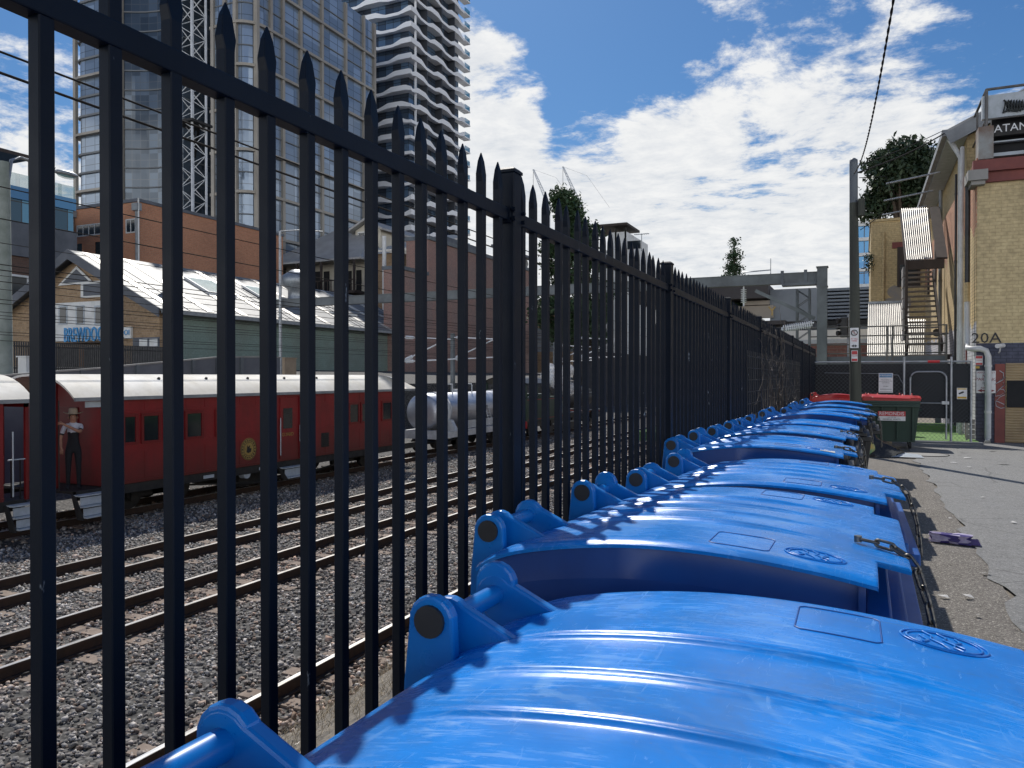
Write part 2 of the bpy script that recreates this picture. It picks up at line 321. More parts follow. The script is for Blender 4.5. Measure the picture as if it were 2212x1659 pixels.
# ------------------------------------------------------------------ mesh builder
class MB:
    def __init__(s): s.v = []; s.f = []; s.sm = []; s.mi = []; s.cur = 0
    def add(s, vs, fs, smooth=False):
        o = len(s.v); s.v += [tuple(v) for v in vs]
        for f in fs: s.f.append(tuple(o+i for i in f)); s.sm.append(smooth); s.mi.append(s.cur)
        return s
    def hexa(s, p):   # 8 points: bottom 4 ccw, top 4 ccw
        return s.add(p, [(3, 2, 1, 0), (4, 5, 6, 7), (0, 1, 5, 4), (1, 2, 6, 5), (2, 3, 7, 6), (3, 0, 4, 7)])
    def box(s, x0, x1, y0, y1, z0, z1):
        x0, x1 = min(x0, x1), max(x0, x1); y0, y1 = min(y0, y1), max(y0, y1); z0, z1 = min(z0, z1), max(z0, z1)
        return s.hexa([(x0, y0, z0), (x1, y0, z0), (x1, y1, z0), (x0, y1, z0), (x0, y0, z1), (x1, y0, z1), (x1, y1, z1), (x0, y1, z1)])
    def bar(s, a, b, w, h=None, up=(0, 0, 1)):
        a = Vector(a); b = Vector(b); d = (b-a).normalized(); h = h or w
        u = Vector(up)
        if abs(d.dot(u)) > .98: u = Vector((0, 1, 0))
        r = d.cross(u).normalized()*w*.5; u2 = r.cross(d).normalized()*h*.5
        return s.hexa([a-r-u2, a+r-u2, b+r-u2, b-r-u2, a-r+u2, a+r+u2, b+r+u2, b-r+u2])
    def cyl(s, a, b, r0, r1=None, n=12, caps=True, smooth=True):
        a = Vector(a); b = Vector(b); r1 = r0 if r1 is None else r1
        d = (b-a).normalized(); u = Vector((0, 0, 1)) if abs(d.z) < .9 else Vector((1, 0, 0))
        e1 = d.cross(u).normalized(); e2 = d.cross(e1)
        vs = []
        for p, r in ((a, r0), (b, r1)):
            for i in range(n):
                t = 2*math.pi*i/n; vs.append(p+(e1*math.cos(t)+e2*math.sin(t))*r)
        s.add(vs, [(i, n+i, n+(i+1) % n, (i+1) % n) for i in range(n)], smooth)
        if caps: s.add(vs, [tuple(range(n)), tuple(range(2*n-1, n-1, -1))])
        return s
    def tube(s, pts, r, n=8, taper=1.0, closed=False):
        pts = [Vector(p) for p in pts]; m = len(pts); vs = []
        for k, p in enumerate(pts):
            if closed: d = pts[(k+1) % m]-pts[k-1]
            else: d = pts[min(k+1, m-1)]-pts[max(k-1, 0)]
            d.normalize(); u = Vector((0, 0, 1)) if abs(d.z) < .9 else Vector((1, 0, 0))
            e1 = d.cross(u).normalized(); e2 = d.cross(e1); rr = r*(1+(taper-1)*k/max(1, m-1))
            for i in range(n):
                t = 2*math.pi*i/n; vs.append(p+(e1*math.cos(t)+e2*math.sin(t))*rr)
        fs = []
        for k in range(m if closed else m-1):
            k2 = (k+1) % m
            for i in range(n): fs.append((k*n+i, k2*n+i, k2*n+(i+1) % n, k*n+(i+1) % n))
        s.add(vs, fs, True)
        if not closed: s.add(vs, [tuple(range(n)), tuple(range(m*n-1, m*n-n-1, -1))])
        return s
    def prism(s, pts, d):    # planar polygon pts (3d) extruded by vector d
        n = len(pts); d = Vector(d); a = [Vector(p) for p in pts]; vs = a+[p+d for p in a]
        nrm = sum(((a[i]-a[0]).cross(a[(i+1) % n]-a[0]) for i in range(n)), Vector())
        fl = nrm.dot(d) > 0
        fs = [tuple(range(n-1, -1, -1)) if fl else tuple(range(n)), tuple(range(n, 2*n)) if fl else tuple(range(2*n-1, n-1, -1))]
        for i in range(n):
            j = (i+1) % n; fs.append((i, j, n+j, n+i) if fl else (j, i, n+i, n+j))
        return s.add(vs, fs)
    def grid(s, P, smooth=True):   # rows of points
        r = len(P); c = len(P[0]); vs = [p for row in P for p in row]
        return s.add(vs, [(i*c+j, i*c+j+1, (i+1)*c+j+1, (i+1)*c+j) for i in range(r-1) for j in range(c-1)], smooth)
    def sphere(s, c, r, n=12, m=8, sq=(1, 1, 1)):
        P = []
        for i in range(m+1):
            a = math.pi*i/m
            P.append([(c[0]+r*sq[0]*math.sin(a)*math.cos(2*math.pi*j/n), c[1]+r*sq[1]*math.sin(a)*math.sin(2*math.pi*j/n), c[2]-r*sq[2]*math.cos(a)) for j in range(n+1)])
        return s.grid(P)
    def lathe(s, c, prof, n=16):   # (r,z) profile about vertical axis
        return s.grid([[(c[0]+r*math.cos(2*math.pi*j/n), c[1]+r*math.sin(2*math.pi*j/n), c[2]+z) for j in range(n+1)] for r, z in prof])
    def mesh(s, name, mats):
        me = bpy.data.meshes.new(name); me.from_pydata(s.v, [], s.f)
        me.polygons.foreach_set('use_smooth', s.sm); me.polygons.foreach_set('material_index', s.mi)
        for m in (mats if isinstance(mats, (list, tuple)) else [mats]): me.materials.append(m)
        me.update(); return me
    def build(s, name, mats, parent=None, bevel=0, **kw):
        o = bpy.data.objects.new(name, s.mesh(name, mats)); col.objects.link(o)
        if parent is not None:
            o.parent = parent
            if not kw.get('local'): o.location = -Vector(WORLD_LOC.get(parent.name, parent.location))
        if bevel:
            b = o.modifiers.new('bevel', 'BEVEL'); b.width = bevel; b.segments = 2; b.limit_method = 'ANGLE'; b.angle_limit = R(40)
        if kw.get('label'): o['label'] = kw['label']
        if kw.get('kind'): o['kind'] = kw['kind']
        if s.v and parent is not None and not kw.get('local'): WORLD_LOC[o.name] = (0, 0, 0)
        return o
WORLD_LOC = {}      # origin that a parent's mesh coordinates are relative to
def tag(o, label=None, cat=None, group=None, kind=None):
    if label: o['label'] = label
    if cat: o['category'] = cat
    if group: o['group'] = group
    if kind: o['kind'] = kind
    return o
def thing(name, label, cat, loc=(0, 0, 0), rz=0, group=None):
    o = bpy.data.objects.new(name, None); col.objects.link(o); o.empty_display_size = .2
    o.location = loc; o.rotation_euler = (0, 0, rz); return tag(o, label, cat, group)
def struct(name, mb, m):
    return tag(mb.build(name, m), kind='structure')
def copy_tree(o, parent=None):
    c = o.copy(); col.objects.link(c); c.parent = parent
    for ch in [x for x in col.objects if x.parent == o]: copy_tree(ch, c)
    return c
def one(name, mb, m, label, cat, group=None, bevel=0):
    return tag(mb.build(name, m, None, bevel), label, cat, group)
def text(name, s, size, m, parent, loc, rot, depth=.004, align='CENTER', sx=1.0, local=False):
    cu = bpy.data.curves.new('t', 'FONT'); cu.body = s; cu.size = size; cu.extrude = depth; cu.align_x = align; cu.align_y = 'CENTER'
    cu.resolution_u = 2
    ob = bpy.data.objects.new('t', cu); col.objects.link(ob); bpy.context.view_layer.update()
    me = bpy.data.meshes.new_from_object(ob.evaluated_get(bpy.context.evaluated_depsgraph_get()))
    bpy.data.objects.remove(ob); bpy.data.curves.remove(cu)
    me.materials.clear(); me.materials.append(m)
    me.transform(Matrix.Diagonal((sx, 1, 1, 1)))
    me.transform(Matrix.Translation(loc) @ rot.to_4x4())
    o = bpy.data.objects.new(name, me); col.objects.link(o)
    if parent is not None:
        o.parent = parent
        if not local: o.location = -Vector(WORLD_LOC.get(parent.name, parent.location))
    return o
from mathutils import Euler
FACE_Y = Euler((R(90), 0, 0)).to_matrix()          # readable from -Y
FACE_X = Euler((R(90), 0, R(90))).to_matrix()      # readable from +X
# ------------------------------------------------------------------ world, sun, camera
SUN_AZ, SUN_EL = R(-33.0), R(48)        # measured from +Y towards +X
def make_world():
    w = bpy.data.worlds.new('World'); scn.world = w; w.use_nodes = True
    nt = w.node_tree; bg = nt.nodes['Background']
    sky = nd(nt, 'ShaderNodeTexSky', sky_type='NISHITA', sun_disc=False)
    sky.sun_elevation = SUN_EL; sky.sun_rotation = SUN_AZ; sky.altitude = 50; sky.air_density = 1.2; sky.dust_density = .6; sky.ozone_density = 2.5
    tc = nd(nt, 'ShaderNodeTexCoord'); D = tc.outputs['Generated']
    sp = nd(nt, 'ShaderNodeSeparateXYZ'); nt.links.new(D, sp.inputs[0])
    z = sp.outputs[2]
    den = math_(nt, 'ADD', math_(nt, 'MAXIMUM', z, 0.0), .10)
    cb = nd(nt, 'ShaderNodeCombineXYZ')
    nt.links.new(math_(nt, 'DIVIDE', sp.outputs[0], den), cb.inputs[0]); nt.links.new(math_(nt, 'DIVIDE', sp.outputs[1], den), cb.inputs[1])
    P = cb.outputs[0]
    warp = nd(nt, 'ShaderNodeTexNoise', Scale=.9, Detail=3.0); nt.links.new(P, warp.inputs['Vector'])
    va = nd(nt, 'ShaderNodeVectorMath', operation='MULTIPLY_ADD'); nt.links.new(warp.outputs['Color'], va.inputs[0]); va.inputs[1].default_value = (.35, .35, .35); nt.links.new(P, va.inputs[2])
    n1 = noise(nt, va.outputs[0], 2.6, 10, .6)
    n2 = noise(nt, va.outputs[0], 9.0, 9, .66)
    n3 = noise(nt, P, .75, 4, .5)
    nn = math_(nt, 'ADD', math_(nt, 'MULTIPLY', n1, .40), math_(nt, 'MULTIPLY', n2, .46))
    nn = math_(nt, 'MULTIPLY_ADD', n3, .3, nn)
    # coverage: solid near the horizon, opening up higher; clear holes in given directions
    cov = nd(nt, 'ShaderNodeMapRange', interpolation_type='SMOOTHSTEP'); nt.links.new(z, cov.inputs[0])
    cov.inputs[1].default_value = .10; cov.inputs[2].default_value = .44; cov.inputs[3].default_value = .22; cov.inputs[4].default_value = -.10
    field = math_(nt, 'ADD', nn, cov.outputs[0])
    for (px, py, rad, amt) in ((1240, 130, 10.0, -.15), (1110, 395, 5.0, -.13), (1330, -60, 11, -.08), (1590, 60, 5.0, .02), (1450, 180, 4, .03), (60, 215, 8, -.06), (2190, 40, 7, -.05), (1480, 45, 5.5, .10), (1840, 130, 8, .06), (1065, 200, 5.5, .22), (1060, 60, 4.0, .12), (1060, 420, 7, .24), (1150, 560, 8, .10), (1330, 330, 5.5, .12), (1470, 290, 5, .08), (1120, 305, 3, .10)):
        h = ray(px, py).normalized()
        dp = nd(nt, 'ShaderNodeVectorMath', operation='DOT_PRODUCT'); nt.links.new(D, dp.inputs[0]); dp.inputs[1].default_value = h
        mr = nd(nt, 'ShaderNodeMapRange', interpolation_type='SMOOTHSTEP'); nt.links.new(dp.outputs['Value'], mr.inputs[0])
        mr.inputs[1].default_value = math.cos(R(rad)); mr.inputs[2].default_value = math.cos(R(rad*.35)); mr.inputs[3].default_value = 0; mr.inputs[4].default_value = amt
        field = math_(nt, 'ADD', field, mr.outputs[0])
    mask = nd(nt, 'ShaderNodeMapRange', interpolation_type='SMOOTHSTEP'); nt.links.new(field, mask.inputs[0])
    mask.inputs[1].default_value = .54; mask.inputs[2].default_value = .68; mask.inputs[4].default_value = .96
    # cloud body: bright edges, greyer thick parts
    shade = ramp(nt, math_(nt, 'SUBTRACT', math_(nt, 'MULTIPLY_ADD', n2, .9, math_(nt, 'MULTIPLY', n1, .5)), .1),
                 [(.3, (5.6, 6.2, 6.9)), (.52, (7.8, 8.0, 8.25)), (.75, (9.3, 9.3, 9.2))])
    skyc = nd(nt, 'ShaderNodeHueSaturation', Saturation=1.12, Value=1.0); nt.links.new(sky.outputs[0], skyc.inputs['Color'])
    skym = mixc(nt, 1.0, skyc.outputs[0], (.36, .56, .76), 'MULTIPLY')
    # brightness added to the unseen clouds behind the viewer, to fill shaded faces
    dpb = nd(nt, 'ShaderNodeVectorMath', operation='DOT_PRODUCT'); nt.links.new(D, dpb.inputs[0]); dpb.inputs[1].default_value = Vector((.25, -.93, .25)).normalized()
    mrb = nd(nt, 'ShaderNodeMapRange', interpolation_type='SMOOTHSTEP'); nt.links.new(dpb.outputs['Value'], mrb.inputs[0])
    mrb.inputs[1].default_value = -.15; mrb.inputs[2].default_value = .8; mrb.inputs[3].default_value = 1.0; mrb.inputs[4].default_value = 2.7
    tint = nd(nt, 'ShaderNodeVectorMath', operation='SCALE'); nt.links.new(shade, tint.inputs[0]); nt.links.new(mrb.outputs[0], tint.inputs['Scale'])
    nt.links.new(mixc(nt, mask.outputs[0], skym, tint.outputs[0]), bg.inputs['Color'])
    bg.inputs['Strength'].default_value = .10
make_world()
sl = bpy.data.lights.new('sun', 'SUN'); sl.energy = 4.2; sl.angle = R(.53); sl.color = (1, .955, .89)
so = bpy.data.objects.new('sun', sl); col.objects.link(so)
sd = Vector((math.sin(SUN_AZ)*math.cos(SUN_EL), math.cos(SUN_AZ)*math.cos(SUN_EL), math.sin(SUN_EL)))
so.rotation_euler = sd.to_track_quat('Z', 'Y').to_euler(); so.location = (0, 0, 60)
cd = bpy.data.cameras.new('camera'); cam = bpy.data.objects.new('camera', cd); col.objects.link(cam)
cd.sensor_width = 36; cd.lens = 36*F_PX/2212; cd.clip_start = .03; cd.clip_end = 6000
cam.location = (0, 0, H); cam.rotation_euler = (R(90)-PIT, 0, YAW); scn.camera = cam
scn.view_settings.view_transform = 'Standard'; scn.view_settings.look = 'None'; scn.view_settings.exposure = 0

# ------------------------------------------------------------------ ground
RAILZ = H-3.25; BAL = RAILZ-.175
gy = [-400, -30, -8]+[-6+.5*i for i in range(53)]+[24, 30, 45, 70, 120, 300, 3000]
prof = [(-3000, 2.3), (-400, 2.3), (-49, 2.3), (-26.2, 1.2), (-26, BAL), (-19, BAL), (-15, BAL), (-10, BAL), (-6.2, BAL), (-5.2, BAL-.01), (-4.85, BAL+.06), (-4.5, BAL+.24), (-4, BAL+.42), (-3.4, BAL+.66), (-2.6, -.6), (-1.9, -.14), (-1.62, -.03), (-1.5, -.02), (3000, -.02)]
mb = MB(); P = []
for y in gy:
    row = []
    for x, zz in prof:
        j = .05 if (-5 < x < -1.9 and -7 < y < 24) else 0
        row.append((x+random.uniform(-j, j)*2, y, zz+random.uniform(-j, j)))
    P.append(row)
mb.grid(P, False); struct('ground', mb, MT['ground'])
mb = MB(); mb.box(-1.5, 1.03, -8, 21.6, -.3, .0); struct('concrete_strip', mb, MT['strip'])
mb = MB()
edge = [(1.03, -8)]+[(1.0+random.uniform(-.05, .05)+.03*math.sin(k), -7.6+.25*k) for k in range(118)]+[(1.0, 22.6)]
for (x0, y0), (x1, y1) in zip(edge, edge[1:]): mb.add([(x0, y0, .008), (60, y0, .008), (60, y1, .008), (x1, y1, .008)], [(0, 1, 2, 3)])
struct('asphalt_lane', mb, MT['asphalt'])
mb = MB(); mb.box(-1.0, 2.7, 21.72, 22.0, -.1, .055); struct('kerb', mb, MT['conc_dark'])
mb = MB(); mb.box(-6, 2.64, 22.0, 26.0, -.2, .06); mb.box(-6, 2.64, 26.0, 27.2, .06, .22); struct('artificial_turf', mb, MT['turf'])

# ------------------------------------------------------------------ railway tracks
def rail_mesh(y0, y1):
    m = MB(); m.cur = 0
    m.box(-.065, .065, y0, y1, -.155, -.135); m.box(-.012, .012, y0, y1, -.135, -.038); m.box(-.034, .034, y0, y1, -.038, -.004)
    m.cur = 1; m.box(-.03, .03, y0, y1, -.004, 0)
    return m.mesh('rail', [MT['rustside'], MT['railtop']])
rme = rail_mesh(-8, 75)
sm = MB(); sm.prism([(-1.0, -.115, -.16), (-1.0, .115, -.16), (-1.0, .1, 0), (-1.0, -.1, 0)], (2.0, 0, 0))
sme = sm.mesh('sleeper', MT['sleeper'])
cm = MB(); cm.tube([(.07, -.03, .0), (.12, -.03, .035), (.12, .03, .035), (.07, .03, .02)], .011, 6)
cme = cm.mesh('rail_clip', MT['under'])
def track(cx, label, y1=66, pitch=.69):
    t = thing('railway_track', label, 'railway track', (cx, 0, RAILZ), 0, 'railway tracks beside the fence')
    for s in (-.535, .535):
        r = bpy.data.objects.new('rail', rme); col.objects.link(r); r.parent = t; r.location = (s, 0, 0)
    n = 0; y = -1.2
    while y < y1 and n < 98:
        s = bpy.data.objects.new('sleeper', sme); col.objects.link(s); s.parent = t
        s.location = (random.uniform(-.03, .03), y, -.156); s.rotation_euler = (0, 0, random.uniform(-.012, .012))
        if y < 14 and cx > -10:
            for sx in (-.535, .535):
                for q in (0, math.pi):
                    c = bpy.data.objects.new('rail_clip', cme); col.objects.link(c); c.parent = s; c.location = (sx, 0, 0); c.rotation_euler = (0, 0, q)
        y += pitch; n += 1
    return t
track(-5.05, 'overgrown railway track nearest the fence, its inner rail buried in the grassy bank')
track(-9.28, 'second railway track from the fence with rusty sleepers in bare ballast')
track(-12.0, 'third railway track from the fence, next to the shadow of the red train')
track(-16.95, 'railway track that the red train and steam locomotive stand on')

# crushed stone ballast: many small blocks in one mesh
def stones():
    pts = []
    def scatter(n, x0, x1, y0, y1, s0, s1):
        a = np.column_stack([rng.uniform(x0, x1, n), rng.uniform(y0, y1, n), np.full(n, BAL), rng.uniform(s0, s1, n)*rng.choice([1, 1, .7, 1.2, 1.55], n, p=[.3, .25, .25, .15, .05])]); pts.append(a)
    scatter(42000, -15.4, -4.9, .5, 12, .018, .036)
    scatter(26000, -16.2, -4.9, 12, 24, .022, .04)
    scatter(20000, -16.2, -4.9, 24, 46, .03, .055)
    scatter(6000, -18.6, -15.4, 6, 30, .025, .045)
    p = np.concatenate(pts)
    for c in (-5.05, -9.28, -12.0):                      # keep the tops of rails clear; sink stones over the sleepers
        for s in (-.535, .535): p = p[np.abs(p[:, 0]-c-s) > .085]
    n = len(p)
    base = np.array([[-1, -1, -1], [1, -1, -1], [1, 1, -1], [-1, 1, -1], [-1, -1, 1], [1, -1, 1], [1, 1, 1], [-1, 1, 1]], float)*.8
    V = base[None]*rng.uniform(.55, 1.15, (n, 8, 3))*np.array([1, .85, .62])[None, None]
    ax = rng.normal(size=(n, 3)); ax /= np.linalg.norm(ax, axis=1)[:, None]; an = rng.uniform(0, 6.28, n)
    c, s = np.cos(an), np.sin(an); K = np.zeros((n, 3, 3))
    K[:, 0, 1] = -ax[:, 2]; K[:, 0, 2] = ax[:, 1]; K[:, 1, 0] = ax[:, 2]; K[:, 1, 2] = -ax[:, 0]; K[:, 2, 0] = -ax[:, 1]; K[:, 2, 1] = ax[:, 0]
    Rm = np.eye(3)[None]+s[:, None, None]*K+(1-c)[:, None, None]*(K@K)
    V = np.einsum('nij,nkj->nki', Rm, V)*p[:, 3][:, None, None]
    off = p[:, :3].copy(); off[:, 2] += rng.uniform(-.012, .022, n)
    insl = np.zeros(n, bool)
    for cx in (-5.05, -9.28, -12.0, -16.95):
        ph = np.mod(off[:, 1]+1.2+.345, .69)-.345
        insl |= (np.abs(off[:, 0]-cx) < .99) & (np.abs(ph) < .125)
        insl_edge = (np.abs(off[:, 0]-cx) > .72) & (rng.random(n) < .3)
        insl &= ~insl_edge | (np.abs(off[:, 0]-cx) < .72)
    off[insl, 2] -= .08
    off[(off[:, 0] > -5.15), 2] += .03
    V = (V+off[:, None]).reshape(-1, 3)
    fb = np.array([[3, 2, 1, 0], [4, 5, 6, 7], [0, 1, 5, 4], [1, 2, 6, 5], [2, 3, 7, 6], [3, 0, 4, 7]])
    Fc = (fb[None]+8*np.arange(n)[:, None, None]).reshape(-1)
    me = bpy.data.meshes.new('ballast_stones'); me.vertices.add(8*n); me.vertices.foreach_set('co', V.ravel())
    me.loops.add(24*n); me.loops.foreach_set('vertex_index', Fc)
    me.polygons.add(6*n); me.polygons.foreach_set('loop_start', np.arange(6*n)*4)
    me.update(); me.validate()
    t = rng.choice([.09, .16, .22, .3, .4, .55], n, p=[.12, .24, .26, .2, .13, .05])*rng.uniform(.8, 1.2, n)
    nearr = np.exp(-np.minimum(np.abs(p[:, 0]+9.28), np.abs(p[:, 0]+5.05))**2/.9)*rng.random(n)
    wob = .5+.5*np.sin(p[:, 0]*1.7+2*np.sin(p[:, 1]*.9))*np.sin(p[:, 1]*1.3+1.5*np.sin(p[:, 0]*.7)); t = t*(.85+.35*wob); rus = rng.random(n)*(rng.random(n) < .3); nearr = np.maximum(nearr, rus*.8)
    cl = np.column_stack([t*(1.02+.3*nearr), t*(.965-.1*nearr), t*(.9-.3*nearr), np.ones(n)])
    a = me.color_attributes.new('tone', 'FLOAT_COLOR', 'POINT'); a.data.foreach_set('color', np.repeat(cl, 8, axis=0).ravel().astype(np.float32))
    me.materials.append(MT['stone'])
    o = bpy.data.objects.new('ballast', me); col.objects.link(o)
    tag(o, 'grey crushed stone ballast spread between and around the rails', 'gravel', kind='stuff')
stones()

# dry grass on the bank below the fence
mb = MB()
for k in range(3800):
    y = random.uniform(.5, 14); x = -4.95+abs(random.gauss(0, .6)); 
    if x > -2.2: continue
    zb = BAL+.1+(x+4.85)*.42
    a = random.uniform(0, 6.28); L = random.uniform(.08, .3); q = random.uniform(.3, 1.2)
    p = [(x, y, zb)]
    for i in range(1, 5):
        t = i/4; a += random.uniform(-.5, .5)
        p.append((x+math.cos(a)*L*q*t, y+math.sin(a)*L*q*t, zb+L*(t-.75*t*t*q)))
    for i in range(4):
        w = .0035*(1-i/5)
        mb.add([(p[i][0]-w, p[i][1], p[i][2]), (p[i][0]+w, p[i][1], p[i][2]), (p[i+1][0]+w*.7, p[i+1][1], p[i+1][2]), (p[i+1][0]-w*.7, p[i+1][1], p[i+1][2])], [(0, 1, 2, 3)])
MT['drygrass'] = M('dry_grass_blades', (.4, .33, .22), (.26, .2, .13), 9, .9)
tag(mb.build('dry_grass', MT['drygrass']), 'straggly dry grass on the earth bank below the fence', 'grass', kind='stuff')

# ------------------------------------------------------------------ spear-top fence
FX = -1.14
fence = thing('palisade_fence', 'tall black steel spear-top fence between the wheelie bins and the railway', 'fence', (FX, 0, 0))
post_y = [-2.39+2.445*i for i in range(11)]
def picket_mesh():
    m = MB(); w = .0132
    secs = [(.07, w, w), (2.305, w, w), (2.33, .0185, .0105), (2.372, .0125, .0065), (2.40, .0016, .0014)]
    P = []
    for z, hy, hx in secs:
        c = .16*min(hx, hy); P.append([(-hx, -hy+c, z), (-hx+c, -hy, z), (hx-c, -hy, z), (hx, -hy+c, z), (hx, hy-c, z), (hx-c, hy, z), (-hx+c, hy, z), (-hx, hy-c, z), (-hx, -hy+c, z)])
    m.grid(P, False); return m
pk = picket_mesh(); pk_me = pk.mesh('picket', MT['fence'])
plist = [(py+.1+.1247*i) for py in post_y[:-1] for i in range(19)]
plist = [p for p in plist if p > -.4]
near, far = plist[:98], plist[98:]
for y in near:
    o = bpy.data.objects.new('picket', pk_me); col.objects.link(o); o.parent = fence; o.location = (random.uniform(-.0015, .0015), y, random.uniform(-.004, .004)); o.rotation_euler = (random.uniform(-.0025, .0025), random.uniform(-.002, .002), random.uniform(-.03, .03))
mb = MB()
for y in far: mb.add([(v[0], v[1]+y, v[2]) for v in pk.v], pk.f)
o = mb.build('picket', MT['fence'], fence, local=True, kind='stuff')
for i, y in enumerate(post_y):
    m = MB(); m.box(-.034, .034, -.034, .034, 0, 2.385)
    p = m.build('post', MT['fence'], fence, bevel=.004, local=True); p.location = (0, y, 0)
    m = MB(); m.box(-.037, .037, -.037, .037, 2.385, 2.395); m.hexa([(-.037, -.037, 2.395), (.037, -.037, 2.395), (.037, .037, 2.395), (-.037, .037, 2.395), (-.028, -.028, 2.403), (.028, -.028, 2.403), (.028, .028, 2.403), (-.028, .028, 2.403)])
    m.build('post_cap', MT['fence'], p, local=True)
    for z in (2.235, .2):
        m = MB()
        for s in (-1, 1):
            m.box(-.026, .026, s*.034, s*.05, z-.028, z+.028)
            for q in (-.016, .016): m.cyl((.03, s*.042, z+q), (.044, s*.042, z+q), .008, n=6)
        m.build('rail_bracket', MT['fence'], p, local=True)
for a, b in zip(post_y, post_y[1:]):
    for z in (2.235, .2):
        m = MB(); m.box(-.02, .02, a+.036, b-.036, z-.022, z+.022)
        m.build('rail', MT['fence'], fence, bevel=.003, local=True)

# ------------------------------------------------------------------ wheelie bins
HINGE_X = -.962     # hinge line of an unshifted bin; local x runs from the hinge towards the lane
LW = .65            # half width
LIDP = [(-.10, 1.10), (-.055, 1.152), (0, 1.188), (.09, 1.216), (.25, 1.243), (.42, 1.256), (.6, 1.252), (.8, 1.232), (.925, 1.212), (1.0, 1.198), (1.1, 1.175)]
def lid_arc(t):
    i = max(1, min(len(LIDP)-3, next((k for k in range(len(LIDP)-1) if LIDP[k+1][0] >= t), len(LIDP)-3)))
    (x0, a), (x1, b), (x2, c), (x3, d) = LIDP[i-1:i+3]
    u = (t-x1)/(x2-x1); m1 = (c-a)/(x2-x0)*(x2-x1); m2 = (d-b)/(x3-x1)*(x2-x1)
    return (2*u**3-3*u*u+1)*b+(u**3-2*u*u+u)*m1+(-2*u**3+3*u*u)*c+(u**3-u*u)*m2
def lid_z(x, y):
    t = x; z = lid_arc(t)
    fade = min(1, max(0, (t-.05)/.10))*min(1, max(0, (.82-t)/.2))
    ay = abs(y)
    rib = .008*math.exp(-((ay-.27)/.007)**2)+.006*math.exp(-((ay-.296)/.008)**2)+.008*math.exp(-((ay-.09)/.007)**2)+.004*math.exp(-((ay-.068)/.008)**2)
    rib -= .0025*math.exp(-((ay-.18)/.07)**4)
    z += rib*fade
    z += .008-.002*(ay/LW)**2
    e = ay-(LW-.035)
    if e > 0: z -= .011*(e/.035)**2
    return z
def lid_end(y): return 1.0 if abs(y) < .42 else .925
lx = [-.055, -.045, -.02, .01, .035, .06]+[.06+.03*i for i in range(1, 28)]+[.90]
ys = sorted(set([round(s*v, 4) for s in (-1, 1) for v in (0, .03, .045, .052, .06, .064, .068, .072, .076, .081, .0855, .09, .0945, .099, .105, .115, .13, .15, .18, .21, .235, .248, .255, .26, .265, .27, .275, .28, .284, .288, .292, .296, .30, .304, .31, .318, .33, .36, .39, .4199, .4201, .45, .5, .55, .6, .615, .63, .64, .647, .65)]))
def lid_mesh(mats):
    m = MB()
    P = []
    for y in ys:
        e = lid_end(y); row = []
        for x in lx: row.append((x, y, lid_z(x, y)))
        for f in (.35, .7, .93, 1.0):
            x = .90+(e-.90)*f; row.append((x, y, lid_z(x, y)-(.004 if f == 1.0 else 0)))
        P.append(row)
    m.grid(P, True)
    # underside and rim: lower copy joined around the border
    th = .009
    Q = [[(p[0]*.998+.001, p[1]*.994, p[2]-th) for p in r] for r in P]
    m.grid([r[::-1] for r in Q], True)
    def border(G): return G[0]+[r[-1] for r in G[1:]]+G[-1][-2::-1]+[r[0] for r in G[-2::-1]]
    A, B = border(P), border(Q)
    m.grid([A, B], False)
    m.cur = 1
    # hanging skirt, set in under the edge, with a scooped hand recess towards the front
    for s in (-1, 1):
        yy = s*(LW-.014); top = []; mid = []; bot = []
        for x in [-.05]+lx[1:]:
            zt = lid_z(x, s*(LW-.03))-.012
            rec = .034*min(1, max(0, (x-.36)/.07))*min(1, max(0, (.97-x)/.05))
            top.append((x, yy-s*rec, zt)); mid.append((x, yy-s*rec*.9, max(zt-.045, 1.125))); bot.append((x, yy+s*.004, min(zt-.06, max(zt-.085, 1.1))))
        m.grid([top, mid, bot] if s < 0 else [bot, mid, top], True)
        lowr = [(p[0], yy+s*.004, 1.075-.02*p[0]) for p in bot]
        m.grid([bot, lowr] if s < 0 else [lowr, bot], True)
    m.grid([[(-.05, y, lid_z(-.05, y)-.012) for y in (-.636, 0, .636)], [(-.05, y, 1.075) for y in (-.636, 0, .636)]], False)
    m.grid([[(.885, y, lid_z(.885, y)-.012) for y in (-.636, -.3, 0, .3, .636)], [(.885, y, 1.06) for y in (-.636, -.3, 0, .3, .636)]][::-1], False)
    me = m.mesh('lid', mats); return me
def surf(x, y, up=.0): return Vector((x, y, lid_z(x, y)+up))
def logo_mesh(mats, flip=1):
    m = MB(); cx, cy = .79, -.53*flip
    for r0 in (1.0, .86):
        ring = [surf(cx+.068*r0*math.cos(a), cy+.055*r0*math.sin(a), .0015) for a in [2*math.pi*i/40 for i in range(40)]]
        m.tube(ring, .0019, 5, closed=True)
    def stroke(pts, r=.002): m.tube([surf(cx+a*.068, cy+b*.055, .0015) for a, b in pts], r, 5)
    stroke([(-.45, .75), (-.25, .4), (-.3, .0), (-.05, -.35), (.1, -.8)])
    stroke([(-.1, .78), (.1, .45), (.0, .15), (.25, -.15), (.2, -.45), (.4, -.7)])
    stroke([(.3, .6), (.42, .25), (.2, -.05), (.45, -.35)]); stroke([(-.55, .2), (-.35, -.2), (-.5, -.5)])
    return m.mesh('embossed_logo', mats)
